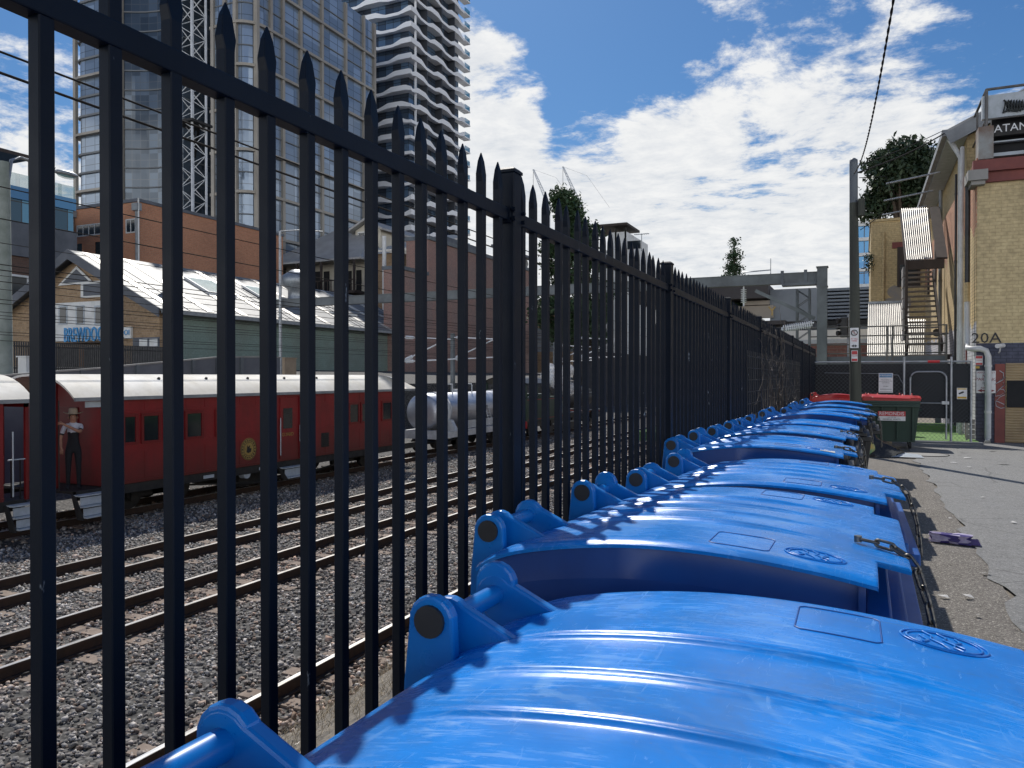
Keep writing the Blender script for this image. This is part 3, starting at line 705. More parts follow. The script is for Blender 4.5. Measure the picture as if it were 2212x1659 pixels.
def panel_mesh(mats, flip=1):
    m = MB(); c = [(a, b*flip) for a, b in [(.56, -.43), (.68, -.43), (.69, -.44), (.69, -.58), (.68, -.59), (.56, -.59), (.55, -.58), (.55, -.44)]]
    pts = []
    for (a, b), (a2, b2) in zip(c, c[1:]+c[:1]):
        for k in range(6): pts.append(surf(a+(a2-a)*k/6, b+(b2-b)*k/6, .0006))
    m.tube(pts, .0016, 4, closed=True); return m.mesh('embossed_panel', mats)
def body_mesh(mats):
    m = MB()
    def ring(x0, x1, hy, z): return [(x0, -hy, z), (x1, -hy, z), (x1, hy, z), (x0, hy, z), (x0, -hy, z)]
    m.grid([ring(.12, .80, .55, .16), ring(.09, .83, .585, .42), ring(.06, .87, .61, .70), ring(.03, .91, .64, 1.03), ring(.028, .912, .642, 1.09)], False)
    m.add(ring(.12, .80, .55, .16)[:4], [(3, 2, 1, 0)])
    for i, (x1, z0, z1) in enumerate(((.955, 1.075, 1.125), (.995, 1.035, 1.073), (1.035, .985, 1.033))):     # stepped front collar
        m.box(.9, x1, -.665+.01*i, .665-.01*i, z0, z1)
    m.box(.01, .9, -.668, -.636, 1.03, 1.066); m.box(.01, .9, .636, .668, 1.03, 1.066); m.box(-.01, .04, -.66, .66, 1.02, 1.068)
    for y in (-.5, -.17, .17, .5): m.hexa([(.80, y-.02, .2), (.86, y-.02, .2), (.86, y+.02, .2), (.80, y+.02, .2), (.90, y-.02, .98), (.955, y-.02, .98), (.955, y+.02, .98), (.90, y+.02, .98)])
    for s in (-1, 1):
        for x in (.2, .45, .7): m.box(x-.03, x+.03, s*.58, s*.655, .95, 1.03)
        m.cyl((.45, s*.6, .9), (.45, s*.72, .9), .025, n=10)
    return m.mesh('body', mats)
PVX, PVZ = -.055, 1.240
def arm_side(pts, y0, y1, m):
    m.prism([(x, y0, z) for x, z in pts], (0, y1-y0, 0))
def round_end(cx, cz, r, a0, a1, n=9):
    return [(cx+r*math.cos(a0+(a1-a0)*i/n), cz+r*math.sin(a0+(a1-a0)*i/n)) for i in range(n+1)]
def hinge_mesh(mats):
    m = MB()      # paired lid arms and the pin rod between them
    lidpts = round_end(PVX, PVZ, .044, R(215), R(42))+[(.085, 1.219), (.11, 1.21), (.09, 1.203), (.02, 1.185), (-.04, 1.15)]
    for y in (-.105, .105): arm_side(lidpts, y-.014, y+.014, m)
    m.cyl((PVX, -.1, PVZ), (PVX, .1, PVZ), .021, n=14)
    return m.mesh('hinge_arm', mats)
def lug_mesh(mats):
    m = MB()
    bod = round_end(PVX, PVZ, .046, R(-8), R(188))+[(-.112, 1.12), (-.115, 1.0), (-.02, .98), (.0, 1.03), (-.005, 1.14)]
    arm_side(bod, -.013, .013, m)
    return m.mesh('hinge_lug', mats)
def cap_mesh(mats):
    m = MB()
    m.cyl((PVX, -.0035, PVZ), (PVX, .0035, PVZ), .03, n=18)
    return m.mesh('pin_cap', mats)
def wheel_mesh(mats):
    m = MB(); m.cyl((0, -.025, 0), (0, .025, 0), .085, n=18); m.cyl((0, -.03, 0), (0, .03, 0), .035, n=10)
    return m.mesh('wheel', mats)
def fork_mesh(mats):
    m = MB()
    for s in (-1, 1): m.hexa([(-.02, s*.036-.004, 0), (.03, s*.036-.004, 0), (.03, s*.036+.004, 0), (-.02, s*.036+.004, 0), (-.05, s*.036-.004, .09), (.07, s*.036-.004, .09), (.07, s*.036+.004, .09), (-.05, s*.036+.004, .09)])
    m.box(-.06, .08, -.045, .045, .088, .1)
    return m.mesh('fork', mats)
def link(name, me, parent, loc=(0, 0, 0), bev=0):
    o = bpy.data.objects.new(name, me); col.objects.link(o); o.parent = parent; o.location = loc
    if bev:
        b = o.modifiers.new('bevel', 'BEVEL'); b.width = bev; b.segments = 2; b.limit_method = 'ANGLE'; b.angle_limit = R(35)
    return o
def make_bin(lid, arm, body):
    t = thing('wheelie_bin', 'x', 'wheelie bin')
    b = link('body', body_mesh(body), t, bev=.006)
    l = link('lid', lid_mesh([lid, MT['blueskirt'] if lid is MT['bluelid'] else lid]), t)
    l.rotation_euler = (-.026, 0, 0); l.location = (0, 0, -.010)
    for q in (1, -1): link('embossed_logo', logo_mesh(lid, q), l); link('embossed_panel', panel_mesh(MT['bluebody'] if lid is MT['bluelid'] else lid, q), l)
    hm, lm, cm_ = hinge_mesh(arm), lug_mesh(arm), cap_mesh(MT['black'])
    for y in (-.39, .39):
        link('hinge_arm', hm, l, (0, y, 0), .006)
        for s in (-1, 1): link('hinge_lug', lm, b, (0, y+s*.138, 0), .006); link('pin_cap', cm_, b, (0, y+s*.1545, 0), .003)
    wm, fm = wheel_mesh(MT['rubber']), fork_mesh(MT['galv'])
    for x in (.2, .72):
        for y in (-.45, .45):
            w = link('wheel', wm, t, (x, y, .085)); link('fork', fm, w, (0, 0, 0))
    return t
BLUE_G = 'blue lidded wheelie bins lined up along the fence'
binA = make_bin(MT['bluelid'], MT['bluearm'], MT['bluebody'])
blackm = {}
def blacken(o):
    for ch in [x for x in col.objects if x.parent == o]:
        if ch.name.startswith('body'):
            k = ch.data.name
            if k not in blackm:
                d = ch.data.copy(); d.materials.clear(); d.materials.append(MT['black']); blackm[k] = d
            ch.data = blackm[k]
spots = [(.235, .97, .012, 'nearest blue wheelie bin, its scuffed lid filling the foreground', 0),
         (0, 2.47, -.006, 'second blue wheelie bin from the camera, chained lid tab and shaded side skirt', 0),
         (.045, 3.82, .01, 'third blue wheelie bin from the camera, opposite the crushed purple carton', 0),
         (-.14, 5.3, .02, 'fourth blue wheelie bin from the camera, white sticker on the lid corner', 1),
         (-.135, 6.8, -.01, 'fifth blue wheelie bin from the camera, black body and loose chain over the lid', 1),
         (-.13, 8.12, .0, 'sixth blue wheelie bin from the camera, pushed back close to the fence', 1),
         (-.06, 9.45, .012, 'seventh blue wheelie bin from the camera, dark body with big shaded skirt', 1),
         (.06, 10.8, -.01, 'eighth blue wheelie bin from the camera, standing forward towards the lane', 1),
         (.0, 12.4, .02, 'ninth blue wheelie bin from the camera, near the dried vine on the fence', 1),
         (.05, 14.2, .0, 'farthest blue wheelie bin, just before the pole and red lidded bins', 1)]
bins = []
for i, (dx, y, rz, lab, blk) in enumerate(spots):
    o = binA if i == 0 else copy_tree(binA)
    o.location = (HINGE_X+.077+dx, y, 0); o.rotation_euler = (0, 0, rz); tag(o, lab, 'wheelie bin', BLUE_G)
    if blk: blacken(o)
    o.scale = (1, 1, (.99, 1.0, .985, 1.003, .992, .985, 1.01, .995, .995, 1.0)[i])
    bins.append(o)
binR = make_bin(MT['redlid'], MT['redlid'], MT['greenbody'])
binR.location = (-.98, 19.75, 0); tag(binR, 'green wheelie bin with red lid beside the fence, behind the street pole', 'wheelie bin', 'red lidded general waste bins')
o2 = copy_tree(binR); o2.location = (.60, 20.72, 0); o2.scale = (.97, .95, .985); o2.rotation_euler = (0, 0, R(-90))
tag(o2, 'green wheelie bin with red lid and red and white company sign on its front', 'wheelie bin', 'red lidded general waste bins')
# company plate on the front of the second red-lidded bin (front faces the camera)
def plate(parent):
    fx = .968
    Rl = Euler((R(90), 0, R(90))).to_matrix()
    m = MB(); m.box(fx, fx+.004, -.26, .34, .66, .88); p = m.build('company_sign', MT['signwhite'], parent, local=True, label='red and white sign on the bin front')
    m = MB(); m.box(fx+.004, fx+.006, -.26, .34, .765, .88); m.build('red_band', MT['signred'], p, local=True)
    text('lettering', 'REMONDIS', .118, MT['signwhite'], p, Vector((fx+.008, .04, .822)), Rl, .001, sx=.93, local=True)
    text('lettering', '13 73 73', .05, MT['ink'], p, Vector((fx+.006, .04, .735)), Rl, .001, local=True)
    text('lettering', 'GENERAL WASTE', .05, MT['ink'], p, Vector((fx+.006, .04, .69)), Rl, .001, local=True)
plate(o2)
# sticker on bin 4
m = MB(); m.grid([[surf(x, y, .002) for x in (.80, .84, .88)] for y in (-.62, -.58, -.54, -.50)]); m.build('sticker', MT['signwhite'], [x for x in col.objects if x.parent == bins[3] and x.name.startswith('lid')][0], local=True)

# chains locking the lids
def link_mesh():
    m = MB(); a, r = .016, .009; pts = []
    for i in range(10): t = math.pi*(i/9)-math.pi/2; pts.append((a+r*math.cos(t), r*math.sin(t), 0))
    for i in range(10): t = math.pi*(i/9)+math.pi/2; pts.append((-a+r*math.cos(t), r*math.sin(t), 0))
    m.tube(pts, .0042, 6, closed=True); return m.mesh('chain_link', MT['chain'])
lk = link_mesh()
def chain(b, label, drop=.34, y0=.02, n=18):
    Mx = Matrix.Translation(b.location) @ Matrix.Rotation(b.rotation_euler.z, 4, 'Z')
    ctrl = [surf(.885, y0-.0, .008), surf(.94, y0-.01, .011), surf(.985, y0-.03, .011), Vector((1.018, y0-.04, lid_z(1, y0)-.03)), Vector((1.05, y0-.07, 1.07)), Vector((1.058, y0-.08, 1.05-drop*.5)), Vector((1.062, y0-.085, 1.05-drop))]
    fine = []
    for i in range(len(ctrl)-1):
        for k in range(30): fine.append(ctrl[i].lerp(ctrl[i+1], k/30))
    t = thing('lid_chain', label, 'chain', Mx @ ctrl[0], 0, 'steel chains hanging from bin lids')
    d = 0; idx = 0; step = .0405
    pl = [fine[0]]
    for a_, c_ in zip(fine, fine[1:]):
        d += (c_-a_).length
        if d >= step: pl.append(c_); d = 0
    inv = Matrix.Translation(-t.location)
    for i in range(len(pl)-1):
        a_, c_ = pl[i], pl[i+1]; dr = (c_-a_).normalized()
        q = dr.to_track_quat('X', 'Z').to_matrix().to_4x4()
        o = bpy.data.objects.new('chain_link', lk); col.objects.link(o); o.parent = t
        o.matrix_local = inv @ Mx @ Matrix.Translation((a_+c_)/2) @ q @ Matrix.Rotation(R(90*(i % 2)+random.uniform(-14, 14)), 4, 'X')
    m = MB(); c = surf(.88, y0, .0); m.cyl(c, c+Vector((0, 0, .016)), .011, n=6)
    o = m.build('bolt', MT['chain'], t, local=True); o.matrix_local = inv @ Mx
chain(bins[1], 'steel chain bolted to the front tab of the second blue bin lid', .42, -.20)
chain(bins[2], 'steel chain hanging from the lid of the third blue bin', .14, -.16)
chain(bins[3], 'dark chain hanging over the front of the fourth blue bin', .4, -.15)
chain(bins[4], 'dark chain hanging over the front of the fifth blue bin', .4, -.15)
chain(bins[6], 'short chain on the lid front of the seventh blue bin', .15)
chain(bins[7], 'dark chain on the lid front of the eighth blue bin', .3)
# ------------------------------------------------------------------ red wooden carriages
TX, NS = -16.95, -15.6           # train centre line, near side plane
FL, GZ = -.86, 1.2               # floor and gutter heights
def roof_pts(half, z0, rise, n=18):
    out = []
    for i in range(n+1):
        t = -1+2*i/n; out.append((half*t, z0+rise*(1-abs(t)**2.6)))
    return out
def carriage_roof(parent, y0, y1, taper_hi=True, taper_lo=False):
    mb = MB(); P = []
    st = [(y0, 1.0), (y0+.02, 1.0)]+[(y0+(y1-y0)*k/14, 1) for k in range(1, 14)]+[(y1, 1.0)]
    if taper_hi: st = st[:-1]+[(y1-1.1, 1), (y1-.8, .97), (y1-.5, .86), (y1-.25, .66), (y1-.08, .38), (y1, .12)]
    for y, k in st: P.append([(TX+x, y, z) for x, z in roof_pts(1.42, GZ-.01, .53*k)])
    mb.grid(P, True); mb.grid([[(p[0], p[1], p[2]-.05) for p in r][::-1] for r in P], True)
    for r in (P[0], P[-1]): mb.grid([r, [(p[0], p[1], p[2]-.05) for p in r]], False)
    ro = mb.build('roof', MT['roofwhite'], parent)
    mb = MB()
    for s in (-1, 1): mb.cur = 0; mb.box(TX+s*1.40, TX+s*1.46, y0, y1, GZ-.075, GZ+.005); 
    mb = MB(); mb.box(TX+1.40, TX+1.47, y0, y1, GZ-.075, GZ+.005); mb.build('gutter', MT['gutter'], ro)
    mb = MB(); mb.box(TX-1.47, TX-1.40, y0, y1, GZ-.075, GZ+.005); mb.build('gutter', MT['gutter'], ro)
    for y in np.arange(y0+1.2, y1-1.0, 1.55):
        mb = MB(); mb.cyl((TX+.78, y, GZ+.38), (TX+.82, y, GZ+.44), .05, .03, 8); mb.build('roof_vent', MT['under'], ro)
    return ro
def bogie(parent, y, L=1.5):
    mb = MB(); mb.box(TX+.72, TX+.80, y-L*.62, y+L*.62, RAILZ+.3, RAILZ+.48); mb.box(TX-.8, TX+.8, y-.2, y+.2, RAILZ+.3, RAILZ+.5); mb.box(TX-.80, TX-.72, y-L*.62, y+L*.62, RAILZ+.3, RAILZ+.48)
    for s in (-1, 1): mb.box(TX+.70, TX+.86, y+s*L*.5-.11, y+s*L*.5+.11, RAILZ+.24, RAILZ+.5)
    b = mb.build('bogie', MT['under'], parent)
    for s in (-1, 1):
        mb = MB()
        mb.cyl((TX+.5, y+s*L*.5, RAILZ+.40), (TX+.62, y+s*L*.5, RAILZ+.40), .40, n=24); mb.cyl((TX+.62, y+s*L*.5, RAILZ+.40), (TX+.70, y+s*L*.5, RAILZ+.4), .12, n=12)
        mb.cyl((TX-.62, y+s*L*.5, RAILZ+.40), (TX-.5, y+s*L*.5, RAILZ+.40), .40, n=24); mb.cyl((TX-.5, y+s*L*.5, RAILZ+.4), (TX+.5, y+s*L*.5, RAILZ+.4), .07, n=8)
        mb.build('wheelset', MT['rust' if False else 'under'], b)
def grab(parent, a, b, m='stepgrey', r=.016):
    mb = MB(); mb.tube([a, b], r, 6); return mb.build('grab_rail', MT[m], parent)
def steps(parent, ya, yb, mat='stepgrey', zs=(-.92, -1.15, -1.37)):
    mb = MB()
    for i, z in enumerate(zs): mb.box(NS-.02+.1*i, NS+.22+.1*i, ya, yb, z-.03, z)
    for i in range(len(zs)-1): mb.box(NS+.17+.1*i, NS+.19+.1*i, ya+.02, yb-.08, zs[i+1]+.01, zs[i]-.055)
    o = mb.build('steps', MT[mat], parent)
    for y in (ya-.035, yb+.002):
        mb = MB(); mb.prism([(NS-.05, y, zs[0]+.02), (NS+.1, y, zs[0]-.05), (NS+.34, y, zs[-1]-.07), (NS+.14, y, zs[-1]-.07)], (0, .03, 0)); mb.build('stringer', MT['under'], o)
    return o
def win(parent, ya, yb, z0=.13, z1=.72, mat='winglass'):
    mb = MB(); t = .07; x0, x1 = NS, NS+.035
    mb.box(x0, x1, ya-t, yb+t, z1, z1+t); mb.box(x0, x1, ya-t, yb+t, z0-t, z0); mb.box(x0, x1, ya-t, ya, z0, z1); mb.box(x0, x1, yb, yb+t, z0, z1)
    w = mb.build('window', MT['redtrim'], parent)
    mb = MB(); mb.box(x0+.002, x0+.012, ya, yb, z0, z1); mb.build('pane', MT[mat], w)
    return w
def carriage(label, y0, y1, by0, by1):
    t = thing('train_carriage', label, 'railway carriage', (TX, (y0+y1)/2, RAILZ), 0, 'red wooden railway carriages')
    mb = MB(); mb.box(NS-.05, NS, by0, by1, FL+.02, GZ-.07)
    for z in (.02, .83, -.80): mb.box(NS, NS+.018, by0, by1, z, z+.035)
    mb.box(NS, NS+.012, by0, by1, .055, .085)
    mb.box(TX-1.35, TX-1.3, by0, by1, FL+.02, GZ-.07); 
    arch = [(TX+x, z-.06) for x, z in roof_pts(1.3, GZ-.01, .53, 12)]
    for yy in (by0, by1-.05): mb.prism([(TX-1.3, yy, FL+.02), (NS-.05, yy, FL+.02)]+[(x, yy, z) for x, z in arch[::-1]], (0, .05, 0))
    yy = by0+.4
    while yy < by1-.2: mb.box(NS, NS+.007, yy-.012, yy+.012, FL+.04, -.1); mb.box(NS, NS+.007, yy-.012, yy+.012, .87, GZ-.1); yy += .62
    w = mb.build('body', MT['redpaint'], t)
    carriage_roof(t, y0, y1, by1 > 20)
    mb = MB(); mb.box(NS-.12, NS-.02, y0+.1, y1-.15, FL-.2, FL+.01); mb.box(TX-1.33, TX-1.2, y0+.1, y1-.15, FL-.2, FL+.01); mb.box(TX-1.3, NS-.04, y0+.1, y1-.1, FL-.06, FL)
    mb.box(TX-.9, NS-.45, (by0+by1)/2-1.6, (by0+by1)/2-.3, FL-.6, FL-.06); mb.box(TX-.7, NS-.3, (by0+by1)/2+.5, (by0+by1)/2+1.5, FL-.5, FL-.06)
    mb.bar((NS-.3, by0+1.0, FL-.12), (NS-.3, (by0+by1)/2-1.2, FL-.52), .05); mb.bar((NS-.3, (by0+by1)/2-1.2, FL-.52), (NS-.3, (by0+by1)/2+1.2, FL-.52), .05); mb.bar((NS-.3, (by0+by1)/2+1.2, FL-.52), (NS-.3, by1-1.0, FL-.12), .05)
    mb.build('underframe', MT['under'], t)
    return t, w
yR0 = PX(156, 860, NS).y; yR1 = PX(903, 842, NS).y
yB0 = PX(231, 900, NS).y; yB1 = PX(866, 900, NS).y
cA, cAw = carriage('long red wooden carriage with white roof and gold crest behind the fence', yR0, yR1, yB0, yB1)
for a, b in ((268, 291), (309, 341), (357, 387), (403, 434), (468, 498), (755, 773), (781, 800), (826, 844), (850, 862)):
    win(cAw, PX(a, 900, NS).y, PX(b, 900, NS).y)
# guard's door, sliding van door, grille and crest
yg0, yg1 = PX(604, 900, NS).y, PX(643, 900, NS).y
mb = MB(); mb.box(NS, NS+.03, yg0, yg1, FL+.08, GZ-.16); d = mb.build('guard_door', MT['redpaint'], cA)
ym = (yg0+yg1)/2; mb = MB(); mb.box(NS+.03, NS+.036, yg0+.12, ym+.12, .12, .72); mb.build('pane', MT['winglass'], d)
text('lettering', 'GUARD', .15, MT['gold'], d, Vector((NS+.034, ym-.08, -.06)), FACE_X, .003)
grab(d, (NS+.09, yg0-.06, -.65), (NS+.09, yg0-.06, .45)); grab(d, (NS+.09, yg1+.0, -.3), (NS+.09, yg1, .2))
mb = MB(); mb.box(NS, NS+.09, yg1+.04, yg1+1.0, FL+.05, GZ-.14); d = mb.build('van_door', MT['redpaint'], cA)
ya, yb = PX(690, 900, NS).y, PX(709, 900, NS).y
mb = MB(); mb.box(NS+.002, NS+.02, ya, yb, -.58, -.13)
for k in range(7): mb.box(NS+.02, NS+.035, ya, yb, -.56+.062*k, -.53+.062*k)
mb.build('grille', MT['under'], cA)
yc = PX(537, 970, NS).y; zc = PX(537, 970, NS).z
mb = MB(); mb.prism([(NS+.003, yc+.31*math.cos(2*math.pi*k/32), zc+.31*math.sin(2*math.pi*k/32)) for k in range(32)], (.004, 0, 0)); cr = mb.build('crest', MT['gold'], cA)
mb = MB(); mb.tube([(NS+.008, yc+.29*math.cos(2*math.pi*k/32), zc+.29*math.sin(2*math.pi*k/32)) for k in range(32)], .008, 5, closed=True)
mb.tube([(NS+.008, yc+.19*math.cos(2*math.pi*k/32), zc+.19*math.sin(2*math.pi*k/32)) for k in range(32)], .006, 5, closed=True)
mb.prism([(NS+.008, yc+a, zc+b) for a, b in ((-.09, -.08), (-.02, -.11), (.08, -.08), (.1, .02), (.03, .02), (.05, .11), (-.03, .06), (-.06, .12), (-.07, .0))], (.004, 0, 0))
for k in range(18):
    a = 2*math.pi*k/18; mb.box(NS+.007, NS+.011, yc+.24*math.cos(a)-.018, yc+.24*math.cos(a)+.018, zc+.24*math.sin(a)-.022, zc+.24*math.sin(a)+.022)
mb.build('crest_emblem', MT['under'], cr)
for px_, py_ in ((486, 1040), (440, 1046), (560, 1030)):
    p = PX(px_, py_, NS); mb = MB(); mb.box(NS-.01, NS+.01, p.y, p.y+.35, FL-.14, FL-.06); mb.build('data_plate', MT['stepgrey'], cA)
# end platform with its bulkhead door, rails and steps
mb = MB(); mb.box(TX-.4, TX+.4, yB0-.03, yB0, FL+.05, .95); d = mb.build('end_door', MT['redtrim'], cA)
steps(cA, yB0-.82, yB0-.12)
yq = PX(122, 900, NS-.95).y
mb = MB(); mb.box(NS-1.02, NS-.95, yq-.03, yq+.04, FL, GZ+.38); mb.build('end_post', MT['redtrim'], cA)
mb = MB(); mb.box(TX-1.35, TX-1.27, yR0+.12, yR0+.2, FL, GZ); mb.build('end_post', MT['redtrim'], cA)
mb = MB(); mb.box(NS+.0, NS+.02, yR0+.3, yR0+.75, GZ-.22, GZ-.09); mb.build('sign_board', MT['stepgrey'], cA)
grab(cA, (NS+.05, yB0+.02, -.35), (NS+.05, yB0+.02, .02)); grab(cA, (NS+.05, yB0+.02, .5), (NS+.05, yB0+.02, .62))
bogie(cA, yB0+1.9); bogie(cA, yB1-2.0)
steps(cA, PX(604, 900, NS).y, PX(648, 900, NS).y, zs=(-1.02, -1.3))
mb = MB(); mb.cyl((NS-.25, PX(537, 1000, NS).y, FL-.2), (NS-.05, PX(537, 1000, NS).y, FL-.2), .13, n=16); mb.build('brake_cylinder', MT['stepgrey'], cA)

yL1 = PX(69, 871, NS).y; yLB = PX(7, 900, NS).y
cB, cBw = carriage('second red carriage cut off by the left edge, its open end platform showing', 2.0, yL1, 2.0, yLB)
for k in range(4): win(cBw, 3.0+1.5*k, 3.7+1.5*k)
steps(cB, yLB+.05, yLB+.80)
mb = MB(); mb.box(NS-.06, NS, yL1-.14, yL1-.07, FL, GZ); mb.box(TX-1.3, NS, yL1-.14, yL1-.07, GZ-.16, GZ-.02); mb.build('end_post', MT['redtrim'], cB)
grab(cB, (NS+.03, yLB+.17, FL+.1), (NS+.03, yLB+.17, .55)); grab(cB, (NS-.02, yLB+.1, -.02), (NS-.02, yL1-.1, -.02)); 
mb = MB()
for k in range(9): mb.box(TX-1.2+.29*k, TX-1.18+.29*k, yL1-.12, yL1-.1, FL, -.05)
mb.build('end_railing', MT['under'], cB)
bogie(cB, 8.2)

# ------------------------------------------------------------------ silver tank wagon
ty0, ty1, tr, tz = 28.3, 36.0, .80, .14
tk = thing('tank_wagon', 'silver cylindrical tank wagon on a white frame behind the red carriage', 'tank wagon', (TX, 32, RAILZ))
mb = MB(); P = []
for y, k in ((ty0-.16, .02), (ty0-.14, .4), (ty0-.09, .75), (ty0-.02, .95), (ty0+.06, 1), (31, 1), (33, 1), (ty1-.06, 1), (ty1+.02, .95), (ty1+.09, .75), (ty1+.14, .4), (ty1+.16, .02)):
    P.append([(TX+tr*k*math.cos(2*math.pi*j/40), y, tz+tr*k*math.sin(2*math.pi*j/40)) for j in range(41)])
mb.grid(P, True); tb = mb.build('tank', MT['tank'], tk)
for y in (ty0+.95, ty1-.95):
    mb = MB(); A = [[(TX+r*math.cos(a), yy, tz+r*math.sin(a)) for a in [R(-60)+R(300)*k/36 for k in range(37)]] for r, yy in ((tr+.005, y-.14), (tr+.05, y-.14), (tr+.05, y+.14), (tr+.005, y+.14))]
    mb.grid(A, True); mb.prism([(TX+tr-.05, y-.14, -.2), (TX+tr+.1, y-.14, -.2), (TX+1.15, y-.14, -.66), (TX+.3, y-.14, -.66)], (0, .28, 0)); mb.build('saddle_band', MT['tankwhite'], tk)
mb = MB(); mb.box(TX+.95, TX+1.15, ty0-.35, ty1+.35, -.93, -.66); mb.box(TX-1.15, TX-.95, ty0-.35, ty1+.35, -.93, -.66); mb.box(TX-1.0, TX+1.0, ty0-.4, ty0-.2, -.95, -.6); mb.box(TX-1.0, TX+1.0, ty1+.2, ty1+.4, -.95, -.6); mb.build('frame', MT['tankwhite'], tk)
for k in range(5):
    mb = MB(); mb.box(TX+1.02, TX+1.05, ty0+1.35+1.0*k, ty0+2.3+1.0*k, -.62, -.28); mb.build('side_panel', MT['tankwhite'], tk)
for y in (30.4, 32.3):
    mb = MB(); mb.tube([(TX+.3, y, tz+tr-.08), (TX+.3, y, tz+tr+.30), (TX+.25, y+.05, tz+tr+.38), (TX-.3, y+.1, tz+tr+.38)], .025, 6); mb.build('hand_rail', MT['tankwhite'], tk)
mb = MB(); mb.cyl((TX, 31.6, tz+tr-.05), (TX, 31.6, tz+tr+.14), .28, n=16); mb.build('manhole', MT['tankwhite'], tk)
mb = MB()
for s in (-.17, .17): mb.tube([(TX+.35, 32.8+s, tz+tr+.1), (TX+.84, 32.8+s, tz+.1), (TX+1.08, 32.8+s, -.6)], .018, 6)
for k in range(6): mb.tube([(TX+.86+.035*k, 32.63, tz+.05-.12*k), (TX+.86+.035*k, 32.97, tz+.05-.12*k)], .014, 6)
mb.build('ladder', MT['tankwhite'], tk)
for tx_, y, sz in (('L', PX(996, 885, TX+tr).y, .46), ('een', PX(1047, 885, TX+tr).y, .40), ('an', PX(1089, 880, TX+tr).y, .38)):
    text('lettering', tx_, sz, MT['ink'], tb, Vector((TX+tr+.012, y, tz+.12)), FACE_X, .002)
bogie(tk, ty0+1.3); bogie(tk, ty1-1.3)

# ------------------------------------------------------------------ green tank locomotive
lo = thing('steam_locomotive', 'dark green steam tank locomotive with black boiler, steaming behind the fence', 'locomotive', (TX, 43, RAILZ))
y0, y1, y2 = 36.7, 42.2, 49.0
mb = MB(); mb.box(TX-1.2, TX+1.2, y0, y1, -.72, .55); mb.box(TX-1.2, TX+1.2, y0, y0+.1, .55, .9); mb.box(TX-1.2, TX+1.2, y0+1.6, y0+3.4, .55, .72)
bd = mb.build('side_tank', MT['locogreen'], lo, bevel=.03)
for zz in (-.62, .42):
    mb = MB(); mb.box(TX+1.2, TX+1.206, y0+.15, y1-.15, zz, zz+.03); mb.build('lining', MT['locored'], bd)
mb = MB(); mb.grid([[(TX+x, y, z) for x, z in roof_pts(1.3, 1.3, .36, 12)] for y in (y0-.2, y0+2.9)], True); mb.grid([[(TX+x, y, z-.05) for x, z in roof_pts(1.3, 1.3, .36, 12)][::-1] for y in (y0-.2, y0+2.9)], True)
rf = mb.build('cab_roof', MT['locoblack'], lo)
for y in (y0+.05, y0+1.55, y0+2.6):
    for s in (-1, 1):
        mb = MB(); mb.box(TX+s*1.12-.05, TX+s*1.12+.05, y-.1, y+.1, .55, 1.34); mb.build('cab_pillar', MT['locogreen'], lo)
grab(lo, (TX+1.24, y0+.55, -.45), (TX+1.24, y0+.55, .25)); grab(lo, (TX+1.24, y1-.4, -.45), (TX+1.24, y1-.4, .25)); grab(lo, (TX+1.24, y0+.1, .62), (TX+1.24, y0+1.4, .62))
mb = MB(); mb.cyl((TX, y1-.3, .35), (TX, y2, .35), .72, n=28); mb.cyl((TX, y2, .35), (TX, y2+.15, .35), .66, .3, n=28); mb.build('boiler', MT['locoblack'], lo)
mb = MB(); mb.lathe((TX, y2-.6, 1.0), [(.26, 0), (.22, .12), (.2, .55), (.26, .62), (.26, .68), (.2, .68)]); mb.build('chimney', MT['locoblack'], lo)
for y in (y1+1.2, y1+3.2):
    mb = MB(); mb.lathe((TX, y, 1.0), [(.34, 0), (.3, .1), (.28, .35), (.2, .5), (.05, .55)]); mb.build('dome', MT['locogreen'], lo)
mb = MB(); mb.box(TX+.72, TX+1.22, y1, y2+.5, -.55, -.5); mb.box(TX-1.22, TX-.72, y1, y2+.5, -.55, -.5); mb.box(TX-.6, TX+.6, y0, y2+.5, -1.1, -.72); mb.build('running_board', MT['locoblack'], lo)
mb = MB(); mb.box(TX-1.25, TX+1.25, y0-.12, y0, -1.02, -.66); mb.build('buffer_beam', MT['locored'], lo)
mb = MB(); mb.box(TX-1.25, TX+1.25, y2+.5, y2+.6, -1.02, -.62); mb.build('buffer_beam', MT['locored'], lo)
grab(lo, (TX+.8, y1+.1, .62), (TX+.75, y2, .62)); grab(lo, (TX+1.2, y1+.2, -.46), (TX+1.2, y2, -.46))
for k, y in enumerate((y0+.7, y0+1.9, y1-.6, y1+1.2, y1+3.0, y2-.3)):
    r = .36 if k in (0, 1, 5) else .55
    mb = MB()
    mb.cyl((TX+.5, y, RAILZ+r), (TX+.62, y, RAILZ+r), r, n=26); mb.cyl((TX+.62, y, RAILZ+r), (TX+.68, y, RAILZ+r), r*.3, n=14); mb.cyl((TX-.62, y, RAILZ+r), (TX+.5, y, RAILZ+r), .08, n=8); mb.cyl((TX-.62, y, RAILZ+r), (TX-.5, y, RAILZ+r), r, n=26)
    mb.build('driving_wheel' if r > .5 else 'carrying_wheel', MT['locoblack'], lo)
mb = MB(); mb.bar((TX+.72, y1-.6, RAILZ+.5), (TX+.72, y1+3.0, RAILZ+.5), .05, .09); mb.build('coupling_rod', MT['galv'], lo)
mb = MB(); mb.cyl((TX+.95, y2-.9, RAILZ+.75), (TX+.95, y2+.1, RAILZ+.75), .24, n=16); mb.build('cylinder', MT['locoblack'], lo)
